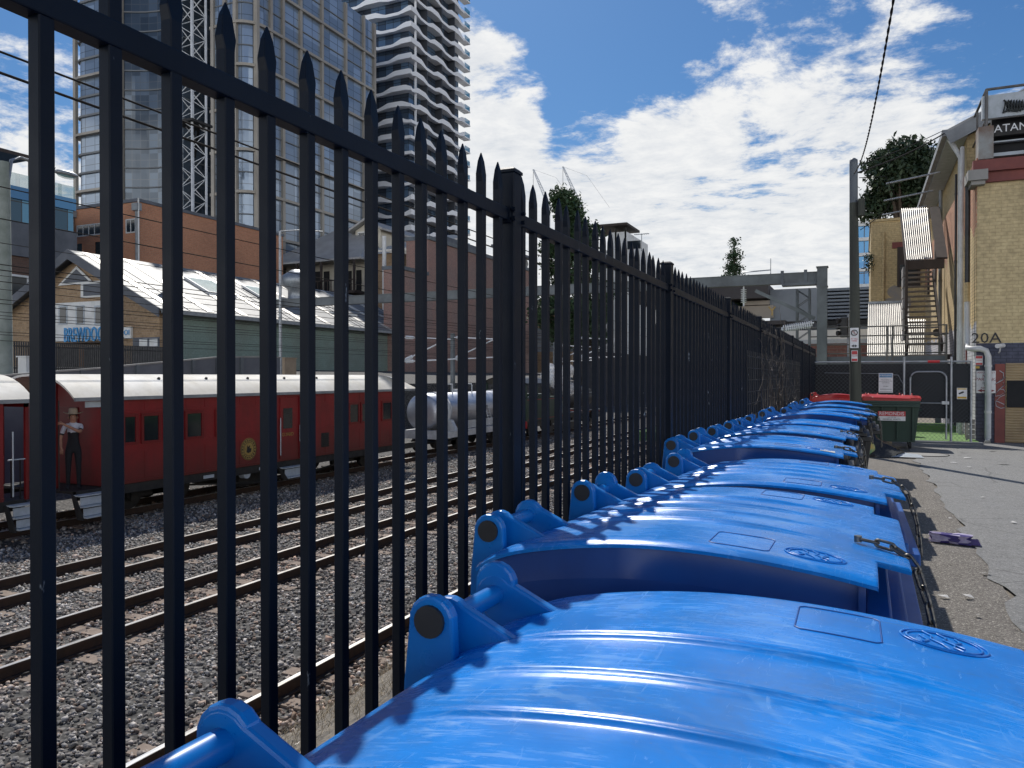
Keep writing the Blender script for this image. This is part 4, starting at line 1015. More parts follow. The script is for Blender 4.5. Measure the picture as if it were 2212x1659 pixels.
# drifting steam
m, nt, b = new_mat('white_steam'); co = objco(nt)
b.inputs['Base Color'].default_value = (.9, .9, .9, 1); b.inputs['Roughness'].default_value = 1
lw = nd(nt, 'ShaderNodeLayerWeight', Blend=.5)
nt.links.new(math_(nt, 'MULTIPLY', math_(nt, 'SUBTRACT', 1, lw.outputs['Facing']), ramp(nt, noise(nt, co, 2.5, 5), [(.35, 0.1), (.65, .95)])), b.inputs['Alpha'])
st = None
mb = MB()
for k in range(26):
    t = k/26; y = 42.6+random.uniform(-.9, 1.5)+t*.8; mb.sphere((TX+.4+random.uniform(-.5, .5), y, 1.0+t*1.1+random.uniform(-.15, .15)), .18+.3*random.random(), 10, 7)
tag(mb.build('steam', m), 'small white puff of steam drifting above the locomotive', 'steam', kind='stuff')

# ------------------------------------------------------------------ person on the carriage platform
def person():
    ft = PX(158.8, 1040, NS-.42); base = Vector((ft.x, ft.y, FL))
    fwd = Vector((-base.x, -base.y, 0)).normalized(); rt = Vector((fwd.y, -fwd.x, 0))*-1
    rt = Vector((-fwd.y, fwd.x, 0))
    if rt.dot(RT) < 0: rt = -rt
    W = lambda a, b_, z: base+rt*a+fwd*b_+Vector((0, 0, z))
    J = {}; E = []; V = []; Rr = []
    def v(n, a, b_, z, r, p=None, r2=None):
        J[n] = len(V); V.append(W(a, b_, z)); Rr.append((r, r2 or r))
        if p: E.append((J[p], J[n]))
    v('pel', 0, 0, .97, .135, None, .11); v('wst', 0, 0, 1.1, .125, 'pel', .1); v('cst', 0, .01, 1.28, .145, 'wst', .1); v('nck0', 0, .0, 1.43, .09, 'cst', .075); v('nck', 0, .01, 1.50, .052, 'nck0'); v('hd0', 0, .02, 1.545, .062, 'nck'); v('hd1', 0, .025, 1.61, .078, 'hd0', .088); v('hd2', 0, .015, 1.685, .066, 'hd1', .075)
    for s, n in ((1, 'l'), (-1, 'r')):
        v('sh'+n, s*.165, 0, 1.425, .06, 'nck0')
        v('hip'+n, s*.09, 0, .9, .09, 'pel'); v('kn'+n, s*.1, .03, .5, .06, 'hip'+n); v('an'+n, s*.105, -.01, .1, .042, 'kn'+n); v('to'+n, s*.12, .15, .04, .036, 'an'+n)
    v('ell', .13, .235, 1.30, .04, 'shl'); v('wrl', -.16, .32, 1.47, .027, 'ell'); v('hal', -.225, .325, 1.51, .03, 'wrl', .022)
    v('elr', -.245, .01, 1.17, .04, 'shr'); v('wrr', -.235, .13, .985, .027, 'elr'); v('har', -.228, .165, .93, .03, 'wrr', .02)
    for h, n, dx in (('hal', 'l', -1), ('har', 'r', 0)):
        c = J[h]; p = V[c]
        for k in range(4):     # four fingers curl round the rail, the thumb closes from the side
            o = (k-1.5)*.017
            if n == 'l': q = [W(-.27, .335, 1.505+o), W(-.288, .31, 1.503+o), W(-.277, .285, 1.503+o)]
            else: q = [W(-.228+o, .185, .875), W(-.226+o, .178, .84-.004*abs(k-1)), W(-.224+o, .165, .815-.004*abs(k-1))]
            prev = c
            for i, w_ in enumerate(q):
                V.append(w_); Rr.append((.0095-.001*i,)*2); E.append((prev, len(V)-1)); prev = len(V)-1
        q = [W(-.235, .30, 1.545), W(-.262, .29, 1.54)] if n == 'l' else [W(-.20, .19, .91), W(-.195, .198, .875)]
        prev = c
        for i, w_ in enumerate(q): V.append(w_); Rr.append((.0105-.0015*i,)*2); E.append((prev, len(V)-1)); prev = len(V)-1
    me = bpy.data.meshes.new('body'); me.from_pydata([tuple(x) for x in V], E, [])
    o = bpy.data.objects.new('tmp', me); col.objects.link(o)
    sk = o.modifiers.new('Skin', 'SKIN'); sk.use_smooth_shade = True
    for i, r in enumerate(Rr): me.skin_vertices[0].data[i].radius = r; me.skin_vertices[0].data[i].use_root = (i == 0)
    su = o.modifiers.new('sub', 'SUBSURF'); su.levels = su.render_levels = 2
    bpy.context.view_layer.update()
    bm_ = bpy.data.meshes.new_from_object(o.evaluated_get(bpy.context.evaluated_depsgraph_get())); bpy.data.objects.remove(o)
    bm_.materials.clear()
    for k in ('skin', 'shirt', 'navy'): bm_.materials.append(MT[k])
    nm = {i: n for n, i in J.items()}
    def bone(c):
        best, res = 9, None
        for i, j in E:
            A_, B_ = V[i], V[j]; d = B_-A_; t_ = max(0, min(1, (c-A_).dot(d)/d.length_squared)); r_ = Rr[i][0]*(1-t_)+Rr[j][0]*t_
            q = (c-A_-d*t_).length/r_
            if q < best: best, res = q, (nm.get(i, 'f'), nm.get(j, 'f'), t_)
        return res
    for p in bm_.polygons:
        n0, n1, t_ = bone(p.center); z = p.center.z-FL
        if n1[:2] in ('hd', 'nc') and n0 != 'cst': mi = 0 if z > 1.5 else 2
        elif n1[:2] == 'sh': mi = 1
        elif n0[:2] == 'sh': mi = 1 if t_ < .62 else (2 if t_ < .75 else 0)
        elif n0[:2] in ('el', 'wr', 'ha') or n0 == 'f' or n1 == 'f': mi = 0
        elif n1 == 'nck0' or (n1 == 'cst' and z > 1.24): mi = 1 if z > 1.29 else 2
        else: mi = 2
        p.material_index = mi; p.use_smooth = True
    t = thing('person', 'person in brimmed hat and white polo shirt standing on the red carriage platform', 'person', base)
    b = bpy.data.objects.new('body', bm_); col.objects.link(b); b.parent = t; b.location = -base; WORLD_LOC[b.name] = (0, 0, 0)
    mb = MB(); P = []
    for r, z in ((.0, 1.835), (.05, 1.83), (.085, 1.81), (.095, 1.75), (.1, 1.715), (.105, 1.705), (.16, 1.698), (.195, 1.705), (.197, 1.697), (.16, 1.688), (.1, 1.69)):
        row = []
        for k in range(33):
            an = 2*math.pi*k/32; a, f = r*math.cos(an), r*math.sin(an)*1.0
            up = .035*max(0, (r-.11)/.085)*math.cos(an)**2; pin = -.03*math.exp(-(a/.03)**2)*(1 if r < .05 else 0)
            row.append(W(a, f+.015, z+up+pin))
        P.append(row)
    mb.grid(P, True); mb.build('hat', MT['hat'], t)
    mb = MB(); mb.prism([W(a, .108, z) for a, z in ((-.011, 1.585), (.011, 1.585), (.004, 1.625), (-.004, 1.625))], fwd*.018); mb.build('nose', MT['skin'], b)
    for s in (-1, 1):
        mb = MB(); mb.sphere(W(s*.032, .098, 1.632), .009, 8, 6); mb.build('eye', MT['navy'], b)
        mb = MB(); mb.sphere(W(s*.09, .01, 1.61), .026, 8, 6, (.5, .6, 1)); mb.build('ear', MT['skin'], b)
    mb = MB(); mb.tube([W(-.024, .098, 1.562), W(0, .105, 1.557), W(.024, .098, 1.562)], .005, 5); mb.build('mouth', MT['redtrim'], b)
    P = [[W(.088*math.cos(an)*math.sin(a), .005+.092*math.sin(an)*math.sin(a), 1.63+.1*math.cos(a)) for an in [R(160)+R(220)*k/16 for k in range(17)]] for a in [R(20+20*i) for i in range(6)]]
    mb = MB(); mb.grid(P, True); mb.build('hair', MT['hair'], t)
    mb = MB(); mb.tube([W(-.275, .31, .02), W(-.275, .31, 2.0)], .014, 6); mb.build('grab_rail', MT['under'], cA)
person()
# ================================================================== buildings across the railway
def Yof(px, X): return PX(px, 813, X).y
def Xof(px, Y): return PY(px, 813, Y).x
def panel_glass(name, tint, dark, pitch, fl, line=(.02, .022, .025), rough=.08, blind=.35):
    m, nt, b = new_mat(name)
    uv, sep, tc = wall_uv(nt); s = nd(nt, 'ShaderNodeSeparateXYZ'); nt.links.new(uv, s.inputs[0])
    u = math_(nt, 'DIVIDE', s.outputs[0], pitch); w = math_(nt, 'DIVIDE', s.outputs[1], fl)
    cb = nd(nt, 'ShaderNodeCombineXYZ'); nt.links.new(math_(nt, 'FLOOR', u), cb.inputs[0]); nt.links.new(math_(nt, 'FLOOR', w), cb.inputs[1])
    wn = nd(nt, 'ShaderNodeTexWhiteNoise', noise_dimensions='2D'); nt.links.new(cb.outputs[0], wn.inputs['Vector'])
    c = mixc(nt, wn.outputs['Value'], dark, tint)
    fu = math_(nt, 'FRACT', u); fw = math_(nt, 'FRACT', w)
    c = mixc(nt, math_(nt, 'MULTIPLY', math_(nt, 'GREATER_THAN', wn.outputs['Value'], .72), blind), c, tuple(min(1, v*2.2) for v in tint))
    ln = math_(nt, 'MAXIMUM', math_(nt, 'LESS_THAN', fu, .05), math_(nt, 'LESS_THAN', math_(nt, 'FRACT', math_(nt, 'ADD', w, .35)), .03))
    c = mixc(nt, ln, c, line)
    nt.links.new(c, b.inputs['Base Color']); b.inputs['Roughness'].default_value = rough; b.inputs['Metallic'].default_value = .3
    bump(nt, b, wn.outputs['Value'], .04, .05)
    return m
MT['gl_bronze'] = panel_glass('bronze_tower_glass', (.25, .31, .39), (.185, .235, .30), 2.3, 3.2, line=(.10, .115, .13), blind=.2)
MT['gl_dark'] = panel_glass('dark_tower_glass', (.085, .11, .14), (.05, .066, .085), 1.9, 3.2, line=(.12, .13, .14), blind=.25)
MT['gl_white'] = panel_glass('white_tower_glass', (.08, .13, .2), (.05, .06, .08), 1.8, 3.1)
MT['gl_teal'] = panel_glass('teal_shop_glass', (.06, .17, .26), (.02, .06, .1), 1.6, 3.3)
MT['gl_blue'] = panel_glass('blue_band_glass', (.08, .26, .46), (.04, .17, .36), 1.7, 3.6)

# ---- bronze framed glass tower
SX = -84.0
fy = 90.0
bt = thing('glass_tower', 'tall dark glass tower with bronze floor bands and rounded corners behind the brick building', 'tower', (-100, 100, 2))
def arc(cx, cy, r, a0, a1, n=8): return [(cx+r*math.cos(R(a0+(a1-a0)*i/n)), cy+r*math.sin(R(a0+(a1-a0)*i/n))) for i in range(n+1)]
ye = Yof(822, SX)
xl, xm, xr = Xof(164, fy), Xof(268, fy), Xof(395, fy)
xr2 = Xof(462, fy)
right = [(xr2, fy+14), (xr2, fy)]+arc(SX-3.2, fy+3.2, 3.2, -90, 0)+arc(SX-3.2, ye-3.2, 3.2, 0, 90)+[(SX-20, ye)]
left = [(xl, fy+16)]+arc(xl+2.2, fy+2.2, 2.2, 180, 270)+[(xm, fy)]
mid = [(xm, fy+.3)]+[(xm+(xr-xm)*t, fy+.3+2.2*math.sin(t*math.pi)) for t in (.12, .25, .4, .5, .6, .75, .88)]+[(xr, fy+.3), (xr, fy+9), (xr2, fy+9)]
def strip(pts, z0, z1, off=0.0):
    mb = MB(); P2 = []
    n = len(pts)
    for i, (x, y) in enumerate(pts):
        a = pts[max(0, i-1)]; c = pts[min(n-1, i+1)]; dx, dy = c[0]-a[0], c[1]-a[1]; L = math.hypot(dx, dy) or 1
        P2.append((x+dy/L*off, y-dx/L*off))
    mb.grid([[(x, y, z) for x, y in P2] for z in (z0, z1)], False); return mb, P2, pts
def band(pts, z, h, off):
    mb, P2, P1 = strip(pts, z, z+h, off)
    mb.grid([[(x, y, z) for x, y in P1], [(x, y, z) for x, y in P2]], False); mb.grid([[(x, y, z+h) for x, y in P2], [(x, y, z+h) for x, y in P1]], False)
    return mb
nfl = 20; fh = 3.2
for k in range(nfl):
    z = 4+fh*k
    for pts, gm in ((right, 'gl_bronze'), (left, 'gl_bronze'), (mid, 'gl_dark')):
        mb, _, _ = strip(pts, z, z+fh); mb.build('window_band', MT[gm], bt)
    big = k % 2 == 0
    band(right, z-.16, .42 if big else .16, .55 if big else .16).build('floor_band', MT['bronze' if big else 'bandgrey'], bt)
    band(left, z-.14, .34 if (k % 3) else .4, .30 if (k % 3) else .8).build('floor_band', MT['bronze' if k % 3 == 0 else 'bandgrey'], bt)
    band(mid, z-.1, .2, .16).build('floor_band', MT['bandgrey'], bt)
for px in (556, 585, 611, 649, 695, 746, 785, 808):
    y = Yof(px, SX); mb = MB(); mb.box(SX-.3, SX+.42, y-.28, y+.28, 2, 4+fh*nfl); mb.build('mullion', MT['bronze'], bt)
for x in (xl+.4, Xof(490, fy), Xof(512, fy), xr2+.2, xm-.2):
    mb = MB(); mb.box(x-.3, x+.3, fy-.35, fy+.2, 2, 4+fh*nfl); mb.build('mullion', MT['bronze'], bt)
mb = MB(); mb.prism([(x, y, 4+fh*nfl) for x, y in [(xl, fy+1), (SX-1, fy+1), (SX-1, ye), (xl, ye)]], (0, 0, .4)); mb.build('roof', MT['bandgrey'], bt)

# ---- white balcony tower
wt = thing('apartment_tower', 'white apartment tower with wavy balcony bands and blue glass, right of the bronze tower', 'tower', (-90, 140, 2))
cX, cY = -81.5, Yof(889, -81.5)
eY = Yof(1004, cX); lX = cX-24
path = [(lX+.6*i, cY) for i in range(41)]; path = [p for p in path if p[0] < cX]+[(cX, cY)]+[(cX, cY+.5*i) for i in range(1, 200) if cY+.5*i < eY]+[(cX, eY)]
acc = [0]
for a, b in zip(path, path[1:]): acc.append(acc[-1]+math.hypot(b[0]-a[0], b[1]-a[1]))
cidx = min(range(len(path)), key=lambda i: abs(path[i][0]-cX)+abs(path[i][1]-cY))
def trap(x):
    f = x % 1.0
    return max(-1, min(1, 2.6*(2*abs(2*f-1)-1)))
for k in range(29):
    z = 3+3.1*k
    glass = [(x-1.6 if i > cidx else x, y+1.6 if i <= cidx else y) for i, (x, y) in enumerate(path)]
    glass = [(min(x, cX-1.6), max(y, cY+1.6)) for x, y in path]
    mb, _, _ = strip(glass, z, z+3.1); mb.build('window_band', MT['gl_white'], wt)
    top, bot = [], []
    drift = .21*k
    for d in acc:
        s_ = d-acc[cidx]
        w = trap(s_/9.5+.25+drift*.35) if s_ > 0 else trap(-s_/11.0+.25+drift*.35+.15)
        top.append(z+.46+.42*w); bot.append(z-.34+.20*w)
    mb = MB(); P = path
    mb.grid([[(x, y, bz) for (x, y), bz in zip(P, bot)], [(x, y, tz_) for (x, y), tz_ in zip(P, top)]], False)
    inn = [(min(x, cX-.2), max(y, cY+.2)) for x, y in P]
    mb.grid([[(x, y, tz_) for (x, y), tz_ in zip(P, top)], [(x, y, tz_) for (x, y), tz_ in zip(inn, top)]], False)
    inn2 = [(min(x, cX-1.7), max(y, cY+1.7)) for x, y in P]
    mb.grid([[(x, y, z-.2) for (x, y) in inn2], [(x, y, bz) for (x, y), bz in zip(P, bot)]], False)
    mb.grid([[(x, y, z+.05) for (x, y) in inn], [(x, y, z+.05) for (x, y) in inn2]], False)
    mb.grid([[(x, y, tz_) for (x, y), tz_ in zip(inn, top)], [(x, y, z+.05) for (x, y) in inn]], False)
    bb = mb.build('balcony_band', MT['towerwhite'], wt)
    mb = MB(); mb.box(cX-1.5, cX+.12, eY, eY+2.6, z-.3, z-.02); mb.build('end_slab', MT['towerwhite'], wt)
    mb = MB(); mb.box(cX-.02, cX+.02, eY+.05, eY+2.55, z+.0, z+1.05); mb.box(cX-1.4, cX-.02, eY+2.5, eY+2.55, z, z+1.05); mb.build('glass_balustrade', MT['balglass'], wt)
for f in (.28, .55, .8):
    y = cY+(eY-cY)*f; mb = MB(); mb.box(cX-1.6, cX-.05, y-.12, y+.12, 2, 3+3.1*29); mb.build('party_wall', MT['towerdark'], wt)
mb = MB(); mb.box(cX-.6, cX-.2, cY+2.2, cY+2.4, 2, 93); mb.build('corner_column', MT['towerwhite'], wt)
mb = MB(); mb.box(cX-24, cX-1.7, eY-.2, eY+.2, 2, 93); mb.box(lX, cX-1.7, cY+1.8, eY, 92, 93); mb.build('end_wall', MT['towerdark'], wt)

# ---- white lattice crane mast
def lattice(name, parent, base, w, h, step, m, chord=.16, br=.1):
    x, y, z0 = base
    for sx in (-1, 1):
        for sy in (-1, 1):
            mb = MB(); mb.box(x+sx*w/2-chord/2, x+sx*w/2+chord/2, y+sy*w/2-chord/2, y+sy*w/2+chord/2, z0, z0+h); mb.build('chord', m, parent)
    n = int(h/step)
    for fx, fy_ in ((0, -1), (0, 1), (1, 0), (-1, 0)):
        pts = []
        for i in range(n+1):
            s = 1 if i % 2 else -1
            pts.append((x+(s*w/2 if fx == 0 else fx*w/2), y+(s*w/2 if fy_ == 0 else fy_*w/2), z0+i*step))
        mb = MB(); mb.tube(pts, br, 4); mb.build('bracing', m, parent)
        mb = MB(); ladder = []
        for i in range(0, n+1, 2): ladder += [(x-(w/2 if fx == 0 else -fx*w/2), y-(w/2 if fy_ == 0 else -fy_*w/2), z0+i*step), (x+(w/2 if fx == 0 else fx*w/2), y+(w/2 if fy_ == 0 else fy_*w/2), z0+i*step)]
cm_ = thing('crane_mast', 'white lattice tower crane mast rising in front of the dark glass tower', 'crane', (-82, 0, 2))
cxm = -82.0; cym = Yof(418, cxm); cm_.location = (cxm, cym, 2)
lattice('mast', cm_, (cxm, cym, 2), 2.4, 70, 1.55, MT['cranewhite'], .22, .09)
z = PX(418, 270, cxm).z
mb = MB(); mb.box(cxm-1.8, cxm+1.8, cym-1.8, cym+1.8, z-.15, z+.15); mb.bar((cxm+1.2, cym, z), (cxm-8, cym+8, z-.8), .35); mb.bar((cxm+1.2, cym-1, z-.6), (cxm-8, cym+8, z-1.3), .3); mb.build('tie_collar', MT['under'], cm_)

# ---- orange brick building
OX = -72.3; oy = Yof(300, OX); oxl = Xof(153, oy); otop = PX(300, 436, OX).z; oye = Yof(612, OX)
ob = thing('brick_building', 'orange brick building with flat roof and downpipes behind the pub hall', 'building', (OX-5, oy+10, 2))
mb = MB(); mb.box(oxl, OX, oy, oye, 2, otop); mb.build('wall', MT['b_orange'], ob)
mb = MB(); mb.box(oxl-.15, OX+.15, oy-.15, oye+.1, otop, otop+.35); mb.build('parapet_capping', MT['conc_dark'], ob)
def wall_win_y(parent, x0, x1, z0, z1, Y, fr='white', gl='winglass', bars=1, t=.12):
    mb = MB(); mb.box(x0, x1, Y-.06, Y-.002, z0-t, z0); mb.box(x0, x1, Y-.06, Y-.002, z1, z1+t); mb.box(x0-t, x0, Y-.06, Y-.002, z0-t, z1+t); mb.box(x1, x1+t, Y-.06, Y-.002, z0-t, z1+t)
    for k in range(1, bars+1):
        x = x0+(x1-x0)*k/(bars+1); mb.box(x-t*.4, x+t*.4, Y-.055, Y-.002, z0, z1)
    f = mb.build('window', MT[fr], parent)
    mb = MB(); mb.box(x0, x1, Y-.02, Y-.003, z0, z1); mb.build('pane', MT[gl], f); return f
def winpx(parent, a, b, c, d, Y, **k):
    p, q = PY(a, d, Y), PY(b, c, Y); return wall_win_y(parent, p.x, q.x, p.z, q.z, Y, **k)
winpx(ob, 168, 217, 484, 510, oy, bars=3); winpx(ob, 274, 292, 474, 502, oy, bars=1)
winpx(ob, 167, 178, 526, 548, oy, bars=0, fr='b_orange'); winpx(ob, 206, 218, 522, 550, oy, bars=0, fr='b_orange')
for px, a, b in ((156, 470, 640), (296, 455, 640)):
    p, q = PY(px, a, oy-.25), PY(px, b, oy-.25); mb = MB(); mb.cyl((p.x, oy-.25, 2), (p.x, oy-.25, p.z), .2, n=8); mb.box(p.x-.45, p.x+.45, oy-.6, oy-.02, p.z, p.z+.8); mb.build('downpipe', MT['gutter'], ob)
p = PY(299, 428, oy-.4); mb = MB(); mb.cyl((p.x, oy-.4, 2), (p.x, oy-.4, p.z), .09, n=6); mb.build('vent_pipe', MT['white'], ob)

# ---- teal glazed building with brown brick base, far left
BX = -75.0; by0_, by1_ = Yof(-60, BX), Yof(160, BX)
z_t = PX(0, 395, BX).z; z_w0 = PX(0, 472, BX).z; z_g0 = PX(0, 548, BX).z
tb_ = thing('office_building', 'blue glass office floors with roof terrace over a brown brick base at far left', 'building', (BX-8, 45, 2))
mb = MB(); mb.box(BX-22, BX, by0_, by1_, z_w0, z_t-1.2); mb.build('glazed_floor', MT['gl_teal'], tb_)
mb = MB(); mb.box(BX-22.2, BX+.2, by0_-.2, by1_+.2, z_t-1.2, z_t); mb.build('parapet', MT['glassblue'], tb_)
mb = MB(); mb.box(BX-22.2, BX+.25, by0_-.2, by1_+.25, z_g0, z_w0); mb.build('grey_band', MT['conc_dark'], tb_)
mb = MB(); mb.box(BX-22, BX, by0_, by1_+2, 2, z_g0); mb.build('brick_base', MT['b_brown'], tb_)
for a, b, c, d in ((20, 56, 600, 640), (120, 150, 607, 640), (-40, -5, 590, 630)):
    p, q = PX(a, d, BX), PX(b, c, BX)
    mb = MB(); mb.box(BX+.002, BX+.12, p.y-.2, q.y+.2, p.z-.2, q.z+.2); f = mb.build('window', MT['white' if a == 20 else 'under'], tb_)
    mb = MB(); mb.box(BX+.12, BX+.13, p.y, q.y, p.z, q.z)
    g = mb.build('pane', MT['winglass'], f)
for k in range(7):
    y = by0_+(by1_-by0_)*(k+.5)/7; mb = MB(); mb.box(BX-.02, BX+.03, y-.9, y+.9, z_t, z_t+1.3); mb.build('glass_screen', MT['terraceglass'], tb_)
mb = MB(); p = PX(52, 345, BX-3); mb.box(BX-8, BX-1.5, p.y-8, p.y, p.z-.2, p.z+.15)
for yy in (p.y-.3, p.y-7.5): mb.box(BX-1.8, BX-1.6, yy-.1, yy+.1, z_t-.5, p.z)
mb.build('pergola', MT['darktimber'], tb_)

# ---- the pub hall with its gable sign
HX = -48.0; gY = Yof(345, HX)
e = PX(352, 664, HX); ez = e.z
rid = PY(168, 548, gY); hxl = 2*rid.x-HX; hye = Yof(905, HX)
hall = thing('pub_hall', 'long brick hall with pale sheet roof and blue sign on its gable', 'pub', ((HX+hxl)/2, gY+10, 2.3))
mb = MB(); mb.prism([(hxl, gY, BAL), (HX, gY, BAL), (HX, gY, ez), (rid.x, gY, rid.z-.4), (hxl, gY, ez)], (0, .4, 0)); mb.build('gable_wall', MT['b_hall'], hall)
mb = MB(); mb.box(HX-.4, HX, gY+.4, hye, BAL, ez); mb.build('side_wall', MT['b_green'], hall)
ov = 1.0
mb = MB(); sl = (rid.z-ez)/(HX-rid.x)
mb.prism([(rid.x, gY-.7, rid.z), (HX+.9, gY-.7, ez-sl*.9+.1), (HX+.9, gY-.7, ez-sl*.9+.28), (rid.x, gY-.7, rid.z+.2)], (0, hye-gY+1, 0))
mb.prism([(hxl-.9, gY-.7, ez-sl*.9+.1), (rid.x, gY-.7, rid.z), (rid.x, gY-.7, rid.z+.2), (hxl-.9, gY-.7, ez-sl*.9+.28)], (0, hye-gY+1, 0))
rf = mb.build('roof', MT['roofpale'], hall)
for s in (0, 1):
    mb = MB(); x1 = HX+.9 if s else hxl-.9
    mb.prism([(rid.x, gY-.8, rid.z-.55), (x1, gY-.8, ez-sl*.9-.35), (x1, gY-.8, ez-sl*.9+.32), (rid.x, gY-.8, rid.z+.24)], (0, -.12, 0)); mb.build('bargeboard', MT['conc_dark'], rf)
for k in range(40):
    y = gY+.2+(hye-gY)*k/40
    if k % 4 == 0 or (k % 13) < 3:
        mb = MB(); mb.prism([(rid.x+.2, y, rid.z+.2-.2*sl), (HX+.8, y, ez-sl*.8+.29), (HX+.8, y, ez-sl*.8+.34), (rid.x+.2, y, rid.z+.25-.2*sl)], (0, .10 if k % 4 else .7, 0)); mb.build('roof_sheet', MT['corrug' if k % 4 == 0 else 'corrgrey'], rf)
mb = MB(); mb.prism([(rid.x-2.2, gY-.05, rid.z-2.45), (rid.x+2.0, gY-.05, rid.z-2.45), (rid.x, gY-.05, rid.z-1.0)], (0, -.08, 0)); g = mb.build('gable_vent', MT['white'], hall)
mb = MB(); mb.prism([(rid.x-1.7, gY-.13, rid.z-2.3), (rid.x+1.5, gY-.13, rid.z-2.3), (rid.x, gY-.13, rid.z-1.25)], (0, -.02, 0)); mb.build('louvre', MT['conc_dark'], g)
def hp(px, py, o=0.0): return PY(px, py, gY-o)
def hbox(name, a, b, c, d, o0, o1, m, parent):
    p, q = hp(a, d), hp(b, c); mb = MB(); mb.box(p.x, q.x, gY-o1, gY-o0, p.z, q.z); return mb.build(name, MT[m], parent)
wp = hbox('white_panel', 118, 262, 648, 738, .003, .25, 'white', hall)
for a in (136, 173, 213, 243):
    f = hbox('window', a-2, a+16, 660, 702, .25, .3, 'stepgrey', wp); hbox('pane', a+1, a+14, 664, 699, .3, .32, 'winglass', f)
f = hbox('upper_window', 178, 228, 606, 644, .003, .15, 'white', hall); hbox('pane', 184, 222, 612, 640, .15, .17, 'conc_dark', f)
hbox('side_board', 270, 287, 706, 732, .003, .2, 'white', hall)
p, q = PY(136, 738, gY-.74), PY(219, 704, gY-.74)
tx_w = q.x-p.x
sg = hbox('awning', 130, 262, 739, 744, .0, 1.0, 'darktimber', hall)
o = text('sign_lettering', 'BREWDOG', 1.0, MT['brewblue'], hall, Vector((0, 0, 0)), FACE_Y, .05)
xs = [v.co.x for v in o.data.vertices]; zs_ = [v.co.z for v in o.data.vertices]
sx_, sz_ = tx_w/(max(xs)-min(xs)), (q.z-p.z)*1.02/(max(zs_)-min(zs_))
for v in o.data.vertices: v.co = Vector(((v.co.x-min(xs))*sx_+p.x, v.co.y+gY-.62, (v.co.z-min(zs_))*sz_+p.z-.05))
o = text('board_lettering', 'OI', .6, MT['brewblue'], hall, Vector((hp(279, 719).x, gY-.22, hp(279, 719).z)), FACE_Y, .02)
for a in (122, 182, 262):
    hbox('orange_post', a-2, a+4, 746, 812, .1, .35, 'orangetimber', hall)
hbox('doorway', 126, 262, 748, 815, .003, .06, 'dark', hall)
f = hbox('shopfront', 290, 345, 728, 800, .003, .12, 'conc_dark', hall); hbox('pane', 304, 321, 732, 748, .12, .14, 'white', f); hbox('pane', 326, 343, 732, 748, .12, .14, 'white', f)
for px, py, w in ((425, 618, 3.2), (548, 645, 2.4)):
    mb = MB(); yk = Yof(px, HX-4.5)+0; x0 = HX-6.0; 
    for sgn in (1,): mb.prism([(x0, yk, ez+sl*6.0+.3), (x0+3.0, yk, ez+sl*3.0+.3), (x0+3.0, yk, ez+sl*3.0+.5), (x0, yk, ez+sl*6.0+.5)], (0, w, 0))
    k = mb.build('skylight', MT['white'], rf)
    mb = MB(); mb.prism([(x0+.2, yk+.2, ez+sl*5.8+.5), (x0+2.8, yk+.2, ez+sl*3.2+.5), (x0+2.8, yk+.2, ez+sl*3.2+.53), (x0+.2, yk+.2, ez+sl*5.8+.53)], (0, w-.4, 0)); mb.build('pane', MT['terraceglass'], k)
yk = Yof(640, HX-4); mb = MB(); mb.lathe((HX-4, yk, ez+1.3), [(1.0, 0), (1.0, 1.0), (.8, 1.5), (.8, 2.2), (1.5, 2.7), (1.4, 3.6), (.5, 4.2), (.0, 4.3)], 10); mb.build('roof_ventilator', MT['galv'], rf)
mb = MB(); yk = Yof(700, HX-3); mb.box(HX-4.5, HX-2, yk, yk+4, ez+.6, ez+1.3); mb.box(HX-4.7, HX-1.8, yk-.2, yk+4.2, ez+1.3, ez+1.5); mb.build('roof_vent_box', MT['white'], rf)
mb = MB(); mb.tube([(HX-2.2, gY+2.5, ez+.9), (HX-2.2, gY+2.5, ez+2.6), (HX-2.1, gY+3, ez+3.2)], .2, 8); mb.build('flue', MT['galv'], rf)
mb = MB(); mb.box(HX+.85, HX+1.05, gY-.6, hye, ez-sl*.9-.05, ez-sl*.9+.2); mb.build('gutter', MT['gutter'], rf)

# ---- black bar fence in front of the pub
bf = thing('bar_fence', 'low black bar fence along the street in front of the pub', 'fence', (-40, 30, 2.6))
FXb = -40.0
ya, yb = Yof(-20, FXb), Yof(360, FXb); z0 = PX(150, 800, FXb).z; z1 = PX(300, 748, FXb).z
n = 90
for k in range(n):
    y = ya+(yb-ya)*k/n; mb = MB(); mb.box(FXb-.03, FXb+.03, y-.03, y+.03, z0-.4, z1); mb.build('bar', MT['black'], bf)
for z in (z0+.1, z1-.25):
    mb = MB(); mb.box(FXb-.02, FXb+.02, ya, yb, z-.03, z+.03); mb.build('rail', MT['black'], bf)
# cabinets and slatted bench front
p = PX(78, 800, -30); mb = MB(); mb.box(-30.5, -30, p.y-.4, p.y+.5, p.z-.5, PX(78, 772, -30).z); mb.box(-30.55, -29.95, p.y-.45, p.y+.55, PX(78, 772, -30).z, PX(78, 772, -30).z+.05)
one('equipment_cabinet', mb, MT['white'], 'white equipment cabinet by the ramp wall, near the left edge', 'cabinet')
p = PX(615, 800, -30); q = PX(640, 775, -30); mb = MB(); mb.box(-30.4, -30, p.y, q.y, 1.2, q.z); mb.box(-30.45, -29.95, p.y-.04, q.y+.04, q.z, q.z+.06)
one('equipment_cabinet', mb, MT['cardboard'], 'beige equipment cabinet at the far end of the ramp wall', 'cabinet')

